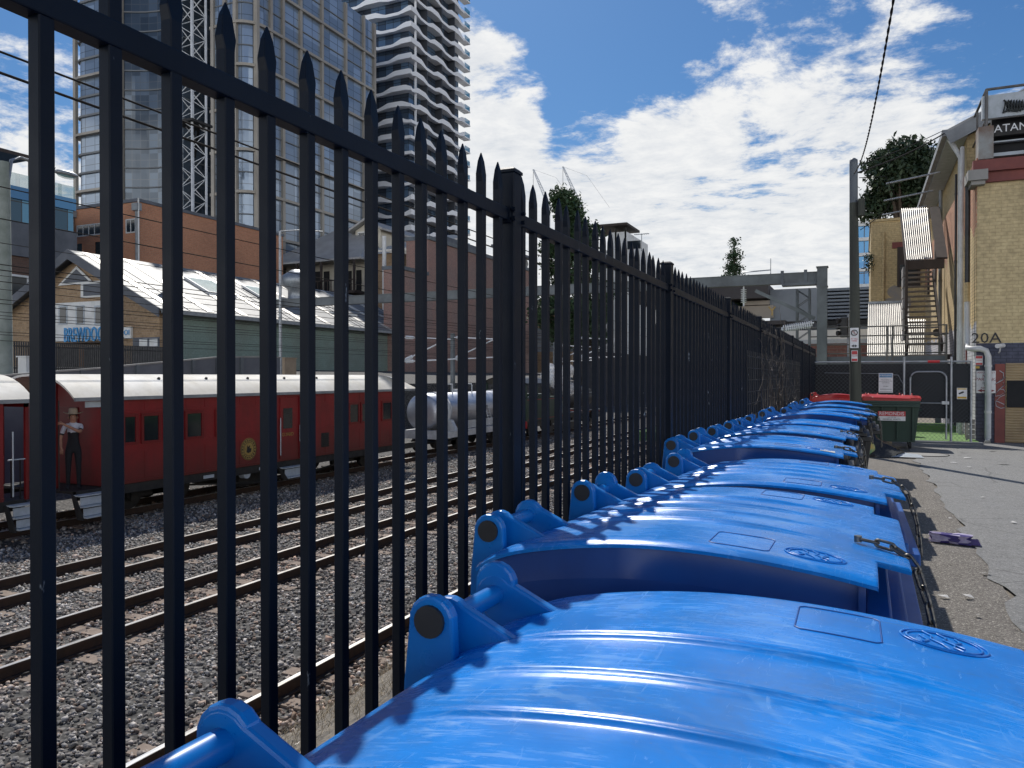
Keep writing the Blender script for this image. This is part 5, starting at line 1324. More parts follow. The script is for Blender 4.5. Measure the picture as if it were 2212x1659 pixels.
# ---- ramp parapet of grey panels
RX = -22.0
rw = thing('ramp_wall', 'grey panel parapet of a ramp climbing behind the red train', 'wall', (RX, 20, 0))
pts = [(-140, 826), (-20, 815), (60, 809), (119, 804), (176, 800), (227, 796), (295, 789), (361, 783), (416, 778), (468, 773), (520, 772), (571, 772), (606, 773)]
W3 = [PX(a, b, RX) for a, b in pts]
for a, b in zip(W3, W3[1:]):
    mb = MB(); mb.hexa([(RX-.12, a.y+.03, -1.9), (RX, a.y+.03, -1.9), (RX, b.y-.03, -1.9), (RX-.12, b.y-.03, -1.9), (RX-.12, a.y+.03, a.z), (RX, a.y+.03, a.z), (RX, b.y-.03, b.z), (RX-.12, b.y-.03, b.z)]); pn = mb.build('panel', MT['conc_dark'], rw)
    mb = MB(); mb.bar((RX-.06, a.y, a.z+.02), (RX-.06, b.y, b.z+.02), .18, .05); mb.build('capping', MT['conc'], rw)
    mb = MB(); mb.box(RX+.002, RX+.09, a.y-.07, a.y+.07, -1.9, a.z); mb.build('post', MT['steelgrey'], rw)

# ---- weathered red brick building with parapet
DX = -46.5; dy0, dy1 = Yof(862, DX), Yof(1150, DX); dz = PX(1000, 541, DX).z; dz2 = PX(862, 571, DX).z
rb = thing('brick_warehouse', 'long weathered red brick warehouse wall with a grey capping and small roof balustrade', 'building', (DX-8, dy0+15, 2))
yst = Yof(925, DX); z_lo = PX(880, 585, DX).z
mb = MB(); mb.box(DX-3, DX, yst, dy1, BAL, dz); mb.box(DX-2, DX, dy0, yst, BAL, z_lo); mb.build('wall', MT['b_red'], rb)
mb = MB(); mb.box(DX-3.2, DX+.2, yst-.1, dy1, dz, dz+.45); mb.box(DX-2.2, DX+.2, dy0-.1, yst-.1, z_lo, z_lo+.4); mb.build('capping', MT['steelgrey'], rb)
yb0, yb1 = Yof(1066, DX-1), Yof(1150, DX-1)
for k in range(9):
    y = yb0+(yb1-yb0)*(k+.5)/9; mb = MB(); mb.lathe((DX-1, y, dz+.45), [(.3, 0), (.3, .2), (.15, .4), (.32, .9), (.15, 1.5), (.3, 1.8)], 8); mb.build('baluster', MT['conc'], rb)
mb = MB(); mb.box(DX-1.4, DX-.6, yb0, yb1, dz+2.25, dz+2.6); mb.build('balustrade_rail', MT['conc_dark'], rb)
mb = MB(); yk = Yof(1000, DX); mb.box(DX-2.8, DX-.6, yk-3, yk+7, dz+.45, dz+1.3); mb.build('roof_plant', MT['conc_dark'], rb)

# ---- veranda house with dormer
VY = 96.0
vh = thing('veranda_house', 'old house with pale sheet roof, dormer and dark veranda beside the brick warehouse', 'house', (Xof(700, VY), VY+5, 2))
def vp(px, py, o=0): return PY(px, py, VY-o)
def vbox(name, a, b, c, d, o0, o1, m, parent):
    p, q = vp(a, d), vp(b, c); mb = MB(); mb.box(p.x, q.x, VY-o1, VY-o0, p.z, q.z); return mb.build(name, MT[m], parent)
xa, xb = vp(618, 600).x, vp(792, 600).x
mb = MB(); mb.box(xa, xb, VY, VY+14, 2, vp(700, 572).z); mb.build('wall', MT['cream'], vh)
zE = vp(700, 568).z; zR = vp(700, 530).z+4
mb = MB(); A = [(xa-2, VY-3, zE), (xb+1, VY-3, zE), (xb+1, VY+16, zE), (xa-2, VY+16, zE), (xa+5, VY+7, zR), (xb-3, VY+7, zR)]
mb.add(A, [(0, 1, 5, 4), (1, 2, 5), (2, 3, 4, 5), (3, 0, 4)]); mb.add([(x, y, z-.3) for x, y, z in A[:4]], [(3, 2, 1, 0)]); mb.add(A[:4]+[(x, y, z-.3) for x, y, z in A[:4]], [(0, 4, 5, 1), (1, 5, 6, 2), (2, 6, 7, 3), (3, 7, 4, 0)]); rfv = mb.build('roof', MT['corrgrey'], vh)
for a, b, c, d in ((640, 654, 588, 640), (674, 694, 586, 632), (700, 712, 586, 632), (726, 745, 585, 632), (752, 760, 585, 632), (770, 781, 583, 632)):
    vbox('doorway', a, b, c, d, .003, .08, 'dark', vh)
mb = MB(); p = vp(618, 640); mb.box(xa, xb, VY-3, VY, p.z-.4, p.z); mb.build('veranda_floor', MT['darktimber'], vh)
for k in range(26):
    x = xa+(xb-xa)*k/25; mb = MB(); mb.box(x-.07, x+.07, VY-3, VY-2.9, p.z, p.z+1.5); mb.build('baluster', MT['darktimber'], vh)
mb = MB(); mb.box(xa, xb, VY-3.06, VY-2.84, p.z+1.5, p.z+1.65); mb.build('handrail', MT['darktimber'], vh)
for px in (618, 668, 720, 768, 790):
    x = vp(px, 600).x; mb = MB(); mb.box(x-.15, x+.15, VY-3, VY-2.75, p.z, zE-.3); mb.build('veranda_post', MT['darktimber'], vh)
vbox('lower_storey', 612, 792, 645, 700, .2, 1.0, 'darktimber', vh)
# dormer block behind
d0, d1 = PY(768, 520, VY+4), PY(822, 500, VY+4)
mb = MB(); hx = (d0.x+d1.x)/2; zt = PY(790, 480, VY+4).z; zb = PY(790, 535, VY+4).z-2; zs2 = PY(790, 497, VY+4).z
mb.prism([(d0.x, VY+4, zb), (d1.x, VY+4, zb), (d1.x, VY+4, zs2), (hx, VY+4, zt), (d0.x, VY+4, zs2)], (0, 18, 0)); dm = mb.build('dormer', MT['cream'], vh)
mb = MB()
mb.prism([(hx, VY+3, zt+.1), (d1.x+.9, VY+3, zs2-.35), (d1.x+.9, VY+3, zs2-.05), (hx, VY+3, zt+.45)], (0, 20, 0)); mb.prism([(d0.x-.9, VY+3, zs2-.35), (hx, VY+3, zt+.1), (hx, VY+3, zt+.45), (d0.x-.9, VY+3, zs2-.05)], (0, 20, 0)); mb.build('dormer_roof', MT['corrgrey'], dm)
for a, b, c, d in ((776, 788, 503, 531), (792, 802, 494, 531), (804, 814, 496, 531)):
    p, q = PY(a, d, VY+4), PY(b, c, VY+4); mb = MB(); mb.box(p.x-.2, q.x+.2, VY+3.85, VY+3.997, p.z-.2, q.z+.2); f = mb.build('dormer_window', MT['white'], dm)
    mb = MB(); mb.box(p.x, q.x, VY+3.82, VY+3.85, p.z, q.z); mb.build('pane', MT['winglass'], f)
# stone chimney block, side wing roof, pipes
p, q = PY(796, 700, VY-6), PY(862, 545, VY-6); mb = MB(); mb.box(p.x, q.x, VY-6, VY+8, 2, q.z); mb.build('side_wing', MT['b_hall'], vh)
mb = MB(); p2, q2 = PY(800, 560, VY-7), PY(905, 545, VY-7); zr2 = PY(860, 503, VY-2).z
mb.prism([(p2.x, VY-7, q.z+.05), (q2.x+2, VY-7, q.z+.05), (q2.x+2, VY+4, zr2), (p2.x+2, VY+4, zr2)], (0, 0, .3)); mb.build('wing_roof', MT['corrug'], vh)
f = vbox('wing_window', 843, 856, 556, 566, 6.0, 6.2, 'white', vh); 
p, q = PY(830, 545, VY-9), PY(830, 690, VY-9); mb = MB(); mb.cyl((p.x, VY-9, 0), (p.x, VY-9, PY(830, 510, VY-9).z), .28, n=10); one('steel_mast', mb, MT['white'], 'slim white mast standing in front of the veranda house', 'mast')

# ---- rubble wall and small buildings seen between the pickets, grey corrugated fence
mb = MB(); mb.box(-27.0, -26.0, 75, 200, BAL, PX(1150, 745, -26).z); one('retaining_wall', mb, MT['b_dark'], 'dark rubble retaining wall beyond the tank wagon', 'wall')
mb = MB(); x0, x1 = Xof(1135, 125), Xof(1235, 125); mb.box(x0, x1, 125, 135, 0, PY(1160, 655, 125).z); mb.box(x0-.3, x1+.3, 124.7, 135.3, PY(1160, 655, 125).z, PY(1160, 655, 125).z+.6)
one('tan_building', mb, MT['b_hall'], 'tan brick building glimpsed between pickets right of the big fence post', 'building')
fw_ = thing('sheet_fence', 'pale grey horizontal sheet fence on the far bank, behind the pickets', 'fence', (Xof(1180, 110), 110, 0))
for k in range(6):
    z = PY(1180, 760, 110).z+.62*k; mb = MB(); mb.box(Xof(1135, 110), Xof(1300, 110), 109.9, 110, z, z+.57); mb.build('sheet', MT['clad'], fw_)
# white modern block with roof terrace
MY = 105.0
wb = thing('modern_block', 'white modern block with dark roof terrace canopy, left of the small conical tree', 'building', (Xof(1345, MY), MY+6, 0))
p, q = PY(1292, 640, MY), PY(1400, 512, MY); xk = PY(1353, 600, MY).x; yk2 = Yof(1399, xk); mb = MB(); mb.box(xk-2.2, xk, MY, yk2, 0, PY(1352, 500, MY).z); mb.build('wall', MT['white'], wb)
mb = MB(); mb.box(p.x, xk-2.2, MY+.2, yk2, 0, PY(1310, 540, MY).z); mb.build('lower_wall', MT['white'], wb)
mb = MB(); mb.box(p.x-1, xk+.3, MY-.8, MY+6, PY(1300, 492, MY).z, PY(1300, 487, MY).z); mb.build('canopy', MT['darktimber'], wb)
mb = MB(); mb.box(p.x+6, PY(1350, 600, MY).x, MY+.5, MY+1, PY(1310, 540, MY).z, PY(1310, 523, MY).z); mb.build('terrace_screen', MT['glassdark'], wb)
for px in (1330, 1351):
    x = PY(px, 520, MY).x; mb = MB(); mb.box(x-.12, x+.12, MY, MY+.2, PY(px, 540, MY).z, PY(px, 491, MY).z); mb.build('canopy_post', MT['under'], wb)
p = PY(1386, 512, MY+3); mb = MB(); mb.cyl((p.x, MY+3, p.z-2), (p.x, MY+3, PY(1386, 496, MY).z), .06, n=5); mb.bar((p.x-1.1, MY+3, PY(1386, 497, MY).z), (p.x+1.1, MY+3, PY(1386, 497, MY).z), .07)
for k in range(-3, 4): mb.bar((p.x+.3*k, MY+2.6, PY(1386, 497, MY).z), (p.x+.3*k, MY+3.4, PY(1386, 497, MY).z), .05)
mb.build('aerial', MT['galv'], wb)
# far cranes
for a, b, lab in (((1184, 440), (1152, 366), 'distant tower crane with raised jib, left of the pair'), ((1252, 440), (1216, 360), 'distant tower crane with raised jib, right one of the pair above the dark tree')):
    CY = 330.0; p, q = PY(a[0], a[1], CY), PY(b[0], b[1], CY)
    c = thing('tower_crane', lab, 'crane', (p.x, CY, 0), 0, 'distant cranes')
    mb = MB(); mb.box(p.x-.8, p.x+.8, CY-.8, CY+.8, 0, p.z); mb.build('mast', MT['cranewhite'], c)
    for o_ in (-.8, .8):
        mb = MB(); mb.bar(p+Vector((o_, 0, 0)), q+Vector((o_*.3, 0, 0)), .35); mb.build('jib_chord', MT['cranewhite'], c)
    pts = []
    for k in range(25):
        t = k/24; w = .8*(1-.7*t)*(1 if k % 2 else -1); pts.append(p.lerp(q, t)+Vector((w, 0, 0)))
    mb = MB(); mb.tube(pts, .16, 4); mb.build('jib_bracing', MT['cranewhite'], c)
    mb = MB(); mb.tube([q, q.lerp(p, .3)+Vector((9, 0, 0)), p+Vector((14, 0, -3))], .045, 4); mb.build('pendant_line', MT['galv'], c)
    mb = MB(); mb.tube([q, q-Vector((0, 0, 14))], .09, 4); mb.box(q.x-.4, q.x+.4, CY-.4, CY+.4, q.z-15.5, q.z-14); mb.build('hook_line', MT['under'], c)
# ================================================================== overhead line gear
GY = 27.0
gl_, gr_ = Xof(580, GY), Xof(1776, GY)
gz1 = PY(1766, 589, GY).z; gth = .30
ga = thing('overhead_gantry', 'grey steel gantry beam spanning all the tracks, with its near column by the fence', 'gantry', (gr_, GY, 0))
mb = MB(); mb.box(gl_-.3, gr_+.1, GY-.14, GY-.115, gz1-gth, gz1); mb.box(gl_-.3, gr_+.1, GY-.16, GY+.16, gz1, gz1+.025); mb.box(gl_-.3, gr_+.1, GY-.16, GY+.16, gz1-gth-.025, gz1-gth); mb.build('beam', MT['gantry'], ga)
for x, nm in ((gr_, 'near'), (gl_, 'far')):
    mb = MB(); w = .15
    mb.box(x-w, x+w, GY-.34, GY-.31, -2 if nm == 'far' else -.1, gz1+.13); mb.box(x-w, x+w, GY-.03, GY+.0, -2 if nm == 'far' else -.1, gz1+.13); mb.box(x-.02, x+.02, GY-.31, GY-.03, -2 if nm == 'far' else -.1, gz1+.13); mb.box(x-w-.03, x+w+.03, GY-.37, GY+.03, gz1+.13, gz1+.16); mb.box(x-w-.02, x+w+.02, GY-.36, GY+.02, gz1-.5, gz1-.46)
    mb.build('column', MT['gantry'], ga)
mb = MB(); a = PY(1632, 628, GY); b = PY(1760, 688, GY); mb.bar((a.x, GY, a.z), (b.x, GY, b.z), .11); mb.build('diagonal_brace', MT['gantry'], ga)
mb = MB(); mb.box(PY(1690, 600, GY).x, PY(1765, 600, GY).x, GY-.2, GY+.2, gz1-gth-.1, gz1-gth-.02); mb.build('splice_plate', MT['steelgrey'], ga)
for px in (1690, 1740, 1300, 1000):
    x = Xof(px, GY); mb = MB(); mb.box(x-.05, x+.05, GY-.17, GY-.14, gz1-gth-.06, gz1+.1); mb.build('clamp', MT['steelgrey'], ga)
mb = MB(); xa, xb = Xof(1602, GY), Xof(1664, GY); mb.tube([(xa, GY, gz1+.02), (xa, GY, gz1+.14), (xb, GY, gz1+.17), (xb, GY, gz1+.02)], .02, 6); mb.tube([(xb, GY, gz1+.1), (xb, GY, gz1+.55)], .012, 5); mb.build('guard_rail', MT['galv'], ga)
xi = Xof(1606, GY); mb = MB()
mb.tube([(xi, GY, gz1-gth), (xi, GY, gz1-gth-.14)], .03, 6)
for k in range(8): mb.cyl((xi, GY, gz1-gth-.14-.06*k), (xi, GY, gz1-gth-.165-.06*k), .1, .08, 12)
mb.tube([(xi, GY, gz1-gth-.14), (xi, GY, gz1-gth-.7)], .03, 6)
one('suspension_insulator', mb, MT['insul'], 'ribbed insulator hanging below the right part of the gantry beam', 'insulator')
lm = thing('lattice_mast', 'slim grey lattice mast under the gantry beam, left of its near column', 'mast', (Xof(1735, 30), 30, 0))
lattice('m', lm, (Xof(1735, 30), 30, 0), .42, PY(1735, 625, 30).z, .3, MT['gantry'], .07, .022)
# far column twin, thin pole beside it
p = PX(605, 500, -23.2); mb = MB(); mb.cyl((p.x, p.y, BAL), (p.x, p.y, p.z), .085, .06, 10); mb.tube([(p.x, p.y, p.z), (p.x+.5, p.y+.6, p.z+.12), (p.x+1.2, p.y+1.4, p.z+.14)], .03, 6)
one('light_mast', mb, MT['galv'], 'thin pale lighting mast just right of the gantry far column', 'mast')
# cantilever frames with insulators
def cantilever(px, X, label, z0, Yk=None, s=1.0):
    y = Yof(px, X); t = thing('catenary_bracket', label, 'bracket', (X, y, z0), 0, 'overhead wire brackets above the tracks')
    mb = MB(); mb.box(X-.09, X+.09, y-.09, y+.09, BAL, z0+1.6*s); mb.build('mast', MT['gantry'], t)
    for k, (a, b) in enumerate((((0, 1.4), (2.6, 1.25)), ((0, .25), (2.4, 1.25)), ((0, .25), (2.8, .35)))):
        mb = MB(); mb.tube([(X+a[0]*s, y, z0+a[1]*s), (X+b[0]*s, y, z0+b[1]*s)], .035*s, 6); mb.build('strut', MT['insul'], t)
        mb = MB(); d = Vector((b[0]-a[0], 0, b[1]-a[1])).normalized(); c = Vector((X+a[0]*s, y, z0+a[1]*s))
        for j in range(6): q = c+d*(.25+.07*j)*s; mb.cyl(q, q+d*.03*s, .09*s, .06*s, 8)
        mb.tube([c+d*.2*s, c+d*.7*s], .03*s, 6)
        mb.build('insulator', MT['insul'], t)
cantilever(868, -19.6, 'overhead wire bracket in front of the green wall, left of the others', 2.1)
cantilever(978, -19.4, 'overhead wire bracket above the tank wagon', 2.3)
cantilever(1198, -19.2, 'overhead wire bracket glimpsed between pickets above the locomotive', 2.4)
cantilever(1245, -14.4, 'overhead wire bracket between pickets near the steam', 2.4)
# strain insulators seen over the far part of the fence
si = thing('strain_insulators', 'cluster of pale ribbed strain insulators above the fence, below the gantry', 'insulator', (PY(1710, 706, 24.5)))
for dz, a, b in ((0, 1682, 1755), (.1, 1690, 1758)):
    p, q = PY(a, 714-dz*60, 24.5), PY(b, 703-dz*60, 24.5)
    mb = MB(); d = (q-p).normalized(); mb.tube([p, q], .025, 6)
    n = int((q-p).length/.06)
    for k in range(n): c = p+d*(.03+.06*k); mb.cyl(c, c+d*.03, .085, .06, 10)
    mb.build('insulator', MT['insul'], si)
# overhead wires
def wire(px0, py0, X, r, label, grp, vx=1862, vy=813, sag=0.0, far=70, m='wire'):
    a = PX(px0, py0, X); pts = []
    for k in range(26):
        t = k/25; y = a.y-5+(far-a.y+5)*t; pts.append((X, y, a.z-sag*math.sin(math.pi*((y+3) % 34)/34)))
    mb = MB(); mb.tube(pts, r*.8, 6); o = mb.build('overhead_wire', MT[m]); return tag(o, label, 'wire', grp)
wire(100, 142, -7.0, .0135, 'upper of the two thick cables sloping across the top left behind the fence', None, sag=.05)
wire(100, 185, -7.0, .0165, 'lower twisted strand of the two thick cables sloping across the top left', None, sag=.05)
LBL = 'thin overhead line wire running along the tracks'
for py, X, r in ((395, -9.3, .009), (464, -9.3, .009), (564, -12, .010), (576, -12, .010), (601, -12.4, .009), (618, -13.4, .007), (641, -16.9, .011), (650, -16.9, .011), (668, -17.2, .009), (676, -17.8, .009), (683, -18.4, .009), (712, -20, .010), (718, -20.4, .010), (731, -21, .010), (590, -19.5, .010), (520, -23, .013)):
    wire(0, py, X, r, LBL, 'thin overhead wires above the tracks', sag=.06)
# utility pole and street lamp at the far left
pl = thing('utility_pole', 'pale concrete utility pole at the far left edge with a curved lamp arm', 'pole', (0, 0, 0))
X = -27.0; p0 = PX(4, 350, X); mb = MB(); mb.cyl((X, p0.y, BAL), (X, p0.y, p0.z), .32, .24, 14); mb.build('pole', MT['greypole'], pl)
q = PX(118, 372, X+.3); mb = MB(); mb.tube([(X, p0.y, p0.z-2.0), (X+.2, p0.y+.2, p0.z+.1), (X+.2, p0.y+.5, p0.z+.25), (q.x, q.y, q.z+.15)], .06, 8); mb.build('lamp_arm', MT['galv'], pl)
mb = MB(); mb.sphere((q.x, q.y+.45, q.z+.05), .28, 12, 8, (.7, 1.7, .42)); mb.build('lamp_head', MT['galv'], pl)
mb = MB(); mb.sphere((q.x, q.y+.45, q.z-.05), .24, 12, 6, (.6, 1.5, .35)); mb.build('lamp_lens', MT['terraceglass'], pl)

# ================================================================== trees
def tree(name, label, base, H_, blobs, n, ls, mat, trunk_r=.25, limbs=7, group=None, seed=1):
    r = np.random.default_rng(seed); rd = random.Random(seed)
    t = thing(name, label, 'tree', base, 0, group)
    bx, by, bz = base; mb = MB()
    top = max(b[2]+b[5]*.5 for b in blobs)
    mb.tube([(bx, by, bz), (bx+rd.uniform(-.1, .1), by, bz+H_*.4), (bx+rd.uniform(-.2, .2), by, bz+H_*.75), (bx, by, bz+H_*.95)], trunk_r, 8, .25)
    for b in blobs:
        if rd.random() < .8:
            z0 = bz+max(.15*H_, (b[2])*.75); mb.tube([(bx, by, z0), (bx+b[0]*.5, by+b[1]*.5, z0+(bz+b[2]-z0)*.6), (bx+b[0], by+b[1], bz+b[2])], trunk_r*.35, 6, .3)
    mb.build('trunk', MT['bark'], t)
    vol = np.array([b[3]*b[4]*b[5] for b in blobs])**.75; cnt = np.maximum(10, (n*vol/vol.sum()).astype(int))
    C = []
    for b, k in zip(blobs, cnt):
        nc = max(4, k//16); d = r.normal(size=(nc, 3)); d /= np.linalg.norm(d, axis=1)[:, None]
        cc = d*r.uniform(.45, 1.0, (nc, 1))**.6*np.array(b[3:6]); cc += np.array(b[:3])
        idx = r.integers(0, nc, k); C.append(cc[idx]+r.normal(size=(k, 3))*ls*1.5)
    C = np.concatenate(C)+np.array(base); m = len(C)
    u = r.normal(size=(m, 3)); u /= np.linalg.norm(u, axis=1)[:, None]; v = np.cross(u, r.normal(size=(m, 3))); v /= np.linalg.norm(v, axis=1)[:, None]
    s = ls*r.uniform(.6, 1.3, (m, 1))
    V = np.stack([C-u*s, C+v*s*.45-u*s*.1, C+u*s, C-v*s*.45+u*s*.1], 1).reshape(-1, 3)
    me = bpy.data.meshes.new('crown'); me.vertices.add(4*m); me.vertices.foreach_set('co', V.ravel()); me.loops.add(4*m); me.loops.foreach_set('vertex_index', np.arange(4*m)); me.polygons.add(m); me.polygons.foreach_set('loop_start', np.arange(m)*4); me.update(); me.validate(); me.materials.append(MT[mat])
    o = bpy.data.objects.new('crown', me); col.objects.link(o); o.parent = t; o.location = -Vector(base)
def blobs_round(w, h, z0, n, seed, taper=.5, bs=.3):
    r = random.Random(seed); out = []
    for i in range(n):
        t = r.random(); a = r.uniform(0, 6.28); rr = w*(1-taper*t**1.5)*r.uniform(.25, .95); k = r.uniform(.7, 1.25)*bs*w
        out.append((rr*math.cos(a), rr*math.sin(a), z0+h*t, k, k, k*r.uniform(.7, 1.0)))
    return out
b = PY(1222, 800, 92); zt = PY(1222, 415, 92).z
tree('broadleaf_tree', 'dark bushy tree rising behind the fence spikes, below the distant cranes', (b.x, 92, 0), zt*.9, blobs_round(4.4, zt-7, 6.5, 34, 3, .8, .25), 19000, .3, 'leafdark', .45, seed=3)
b = PY(1275, 800, 95); zt = PY(1275, 470, 95).z
tree('broadleaf_tree', 'smaller dark tree in front of the white modern block', (b.x, 95, 0), zt*.9, blobs_round(2.6, zt-6, 5, 16, 4, .6), 9000, .28, 'leafdark', .3, seed=4)
CYt = 62.0; b = PY(1585, 700, CYt); zt = PY(1585, 515, CYt).z
bl = []
for k in range(11):
    t = k/10; w = 2.7*(1-.95*t)*(1.0 if k % 2 else .72)
    for j in range(6): a = j*1.047+k; bl.append((w*.72*math.cos(a), w*.72*math.sin(a), 2.5+(zt-2.9)*t, w*.4+.08, w*.4+.08, .3))
tree('conical_tree', 'slim conical tree standing alone against the clouds behind the gantry beam', (b.x, CYt, 0), zt, bl, 20000, .12, 'leafdark', .16, seed=5)
b = PY(1945, 800, 52); zt = PY(1945, 305, 52).z; zz0 = PY(1945, 480, 52).z-2
zz0 = PY(1945, 470, 52).z; bl = blobs_round(1.95, zt-zz0-1.2, zz0+.5, 46, 8, .3, .3)
tree('fig_tree', 'tall dark leafy tree rising behind the yellow brick building on the right', (b.x, 52, 0), zt*.9, bl, 20000, .17, 'leafdeep', .4, seed=8)
p = PY(1880, 555, 39.8); 
tree('wall_shrub', 'small shrub growing out of the edge of the yellow brick building', (p.x-.05, 39.8, p.z-.9), .9, [(0, 0, .6, .13, .13, .38), (-.06, 0, .85, .1, .1, .2)], 260, .06, 'leafdeep', .02, seed=9)

# ================================================================== right-hand side
AY = 22.7; AX = PY(2107, 813, AY).x
A = thing('brick_building_near', 'yellow painted brick building numbered 20A at the right edge, dark plinth and roller door', 'building', (AX+4, AY+2, 0))
A.name = 'brick_building'
zt = PY(2150, 372, AY).z
bx1 = 15.0
mb = MB(); mb.box(AX+.02, bx1, AY, AY+.3, 0, zt); w = mb.build('front_wall', MT['b_20a'], A)
b2y = Yof(2052, AX)
mb = MB(); mb.box(AX, AX+.3, AY+.02, Yof(1992, AX), 0, zt+.4); mb.box(AX+.02, bx1, AY+.3, AY+14, zt-.4, zt-.05); sw = mb.build('side_wall', MT['b_side'], A)
mb = MB(); z1 = PY(2150, 347, AY).z; mb.box(AX-.1, bx1, AY-.22, AY-.003, zt, z1); mb.box(AX-.02, bx1, AY-.1, AY-.002, zt-.25, zt-.001); mb.build('red_cornice', MT['redbrown'], A)
p, q = PY(2088, 396, AY), PY(2131, 370, AY); mb = MB(); mb.box(p.x, q.x, AY-.3, AY+.5, p.z, q.z); mb.box(p.x+.08, q.x-.05, AY-.22, AY+.4, p.z-.1, p.z-.002); mb.build('stone_capital', MT['conc'], A)
p, q = PY(2113, 346, AY), PY(2146, 272, AY); mb = MB(); mb.box(p.x, q.x, AY-.05, AY+.5, p.z+.005, q.z); mb.build('rusty_pier', MT['rust'], A)
zf0, zf1 = PY(2180, 287, AY).z, PY(2180, 216, AY).z
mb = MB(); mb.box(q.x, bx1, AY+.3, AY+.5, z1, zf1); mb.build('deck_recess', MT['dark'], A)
for c, d in ((322, 336), (296, 306), (340, 346)):
    a_, b_ = PY(2147, d, AY), PY(2212, c, AY); mb = MB(); mb.box(a_.x, b_.x+3, AY+.1, AY+.25, a_.z, b_.z); mb.build('deck_panel', MT['stepgrey'] if c != 340 else MT['rust'], A)
a_ = PY(2122, 252, AY); mb = MB(); mb.box(a_.x, bx1, AY+.02, AY+.2, PY(2180, 250, AY).z, PY(2180, 200, AY).z); fas = mb.build('fascia', MT['cream'] if False else MT['stepgrey'], A)
a_, b_ = PY(2146, 286, AY), PY(2212, 268, AY); mb = MB(); mb.box(a_.x, bx1, AY+.0, AY+.15, a_.z-.1, b_.z+.02); dk = mb.build('dark_beam', MT['under'], A)
text('graffiti', 'SATAN.', .27, MT['signwhite'], dk, Vector((PY(2181, 277, AY).x, AY-.006, PY(2181, 276, AY).z)), FACE_Y, .002, sx=1.0)
mb = MB()
for k in range(7):
    px = 2172+6*k; pts = [PY(px+dx, 225+dy, AY-.02) for dx, dy in ((-4, 16), (0, -6), (3, 8), (6, -9), (8, 12))]; mb.tube(pts, .022, 5)
mb.tube([PY(px, py, AY-.02) for px, py in ((2166, 244), (2180, 236), (2195, 240), (2210, 232))], .022, 5); mb.tube([PY(px, py, AY-.02) for px, py in ((2168, 216), (2176, 222), (2184, 218))], .022, 5)
mb.build('graffiti_scrawl', MT['blocks'], fas)
# roof rail
zr = PY(2130, 194, AY).z; mb = MB(); x0 = PY(2131, 194, AY).x
mb.tube([(x0, AY, z1), (x0, AY, zr)], .04, 6); mb.tube([(x0, AY, zr), (bx1, AY, zr)], .035, 6); mb.tube([(x0, AY, zr-.75), (bx1, AY, zr-.75)], .025, 6); mb.tube([(x0, AY, zr), (x0, AY+7, zr)], .035, 6); mb.tube([(x0, AY, zr-.75), (x0, AY+7, zr-.75)], .025, 6)
for k in range(1, 5): mb.tube([(x0, AY+1.7*k, z1-.3), (x0, AY+1.7*k, zr)], .03, 6)
mb.build('roof_rail', MT['rail'], A)
# red pier strip and roller door
a_, b_ = PY(2148, 955, AY), PY(2171, 786, AY); mb = MB(); mb.box(a_.x, b_.x, AY-.03, AY-.002, 0, b_.z); rp = mb.build('red_pier', MT['redbrown'], A)
mb = MB(); rr = random.Random(4)
for k in range(3):
    c = PY(2160, 812+26*k, AY-.035); mb.tube([c+Vector((.1*math.sin(j*1.1+k)+.02*rr.uniform(-1, 1), 0, .13*math.cos(j*.8)-.02*j)) for j in range(9)], .009, 5)
mb.build('scribble', MT['stepgrey'], rp)
d0 = PY(2171, 955, AY).x; zd = PY(2190, 786, AY).z
mb = MB(); P = []
for k in range(61):
    z = .02+zd*k/60; P.append([(x, AY-.012-(.018 if k % 2 else 0), z) for x in (d0, bx1)])
mb.grid(P, False); mb.build('roller_door', MT['rollertan'], A)
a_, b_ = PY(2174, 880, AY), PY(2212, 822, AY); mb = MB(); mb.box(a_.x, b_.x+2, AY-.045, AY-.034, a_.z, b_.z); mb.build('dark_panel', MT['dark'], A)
text('house_number', '20A', .37, MT['ink'], A, Vector((PY(2130, 731, AY).x, AY-.012, PY(2130, 731, AY).z)), FACE_Y, .008, sx=1.08)
# downpipes along the side wall
def sidepipe(px, ztop, r, m, zb=0.0, o=.12, X=None):
    X = (X or AX)-o; y = Yof(px, X); mb = MB(); mb.cyl((X, y, zb), (X, y, ztop), r, n=10)
    for z in np.arange(zb+1, ztop, 2.0): mb.cyl((X, y, z), (X, y, z+.06), r*1.2, n=10)
    return mb
for px, ztop, r, m in ((2063, 7.6, .035, 'black'), (2076, 8.0, .055, 'pvc'), (2087, 7.0, .02, 'redbrown'), (2030, 8.2, .06, 'gutter')):
    sidepipe(px, ztop, r, m).build('downpipe', MT[m], A)
Xc = AX-.14; yc_ = AY+.45
mb = MB(); mb.cyl((Xc, yc_, 4.1), (Xc, yc_, 6.6), .062, n=10); mb.build('corner_downpipe', MT['black'], A)
mb = MB(); mb.cyl((Xc, yc_, 2.9), (Xc, yc_, 4.1), .062, n=10); mb.build('corner_downpipe', MT['b_yellow'], A)
a_ = PY(2135, 753, AY-.18); mb = MB()
mb.tube([(Xc, yc_, 3.6), (Xc, yc_-.0, 2.55), (Xc, yc_-.2, 2.4), (Xc+.03, AY-.18, a_.z), (a_.x-.18, AY-.18, a_.z), (a_.x-.05, AY-.18, a_.z-.05), (a_.x, AY-.18, a_.z-.2), (a_.x, AY-.18, .12), (a_.x-.02, AY-.26, .03)], .072, 12)
for z in (.75, 1.9): mb.cyl((a_.x, AY-.18, z), (a_.x, AY-.18, z+.06), .085, n=12)
one('drain_pipe', mb, MT['pvc'], 'white plastic drain pipe bent down the front corner of building 20A', 'pipe')
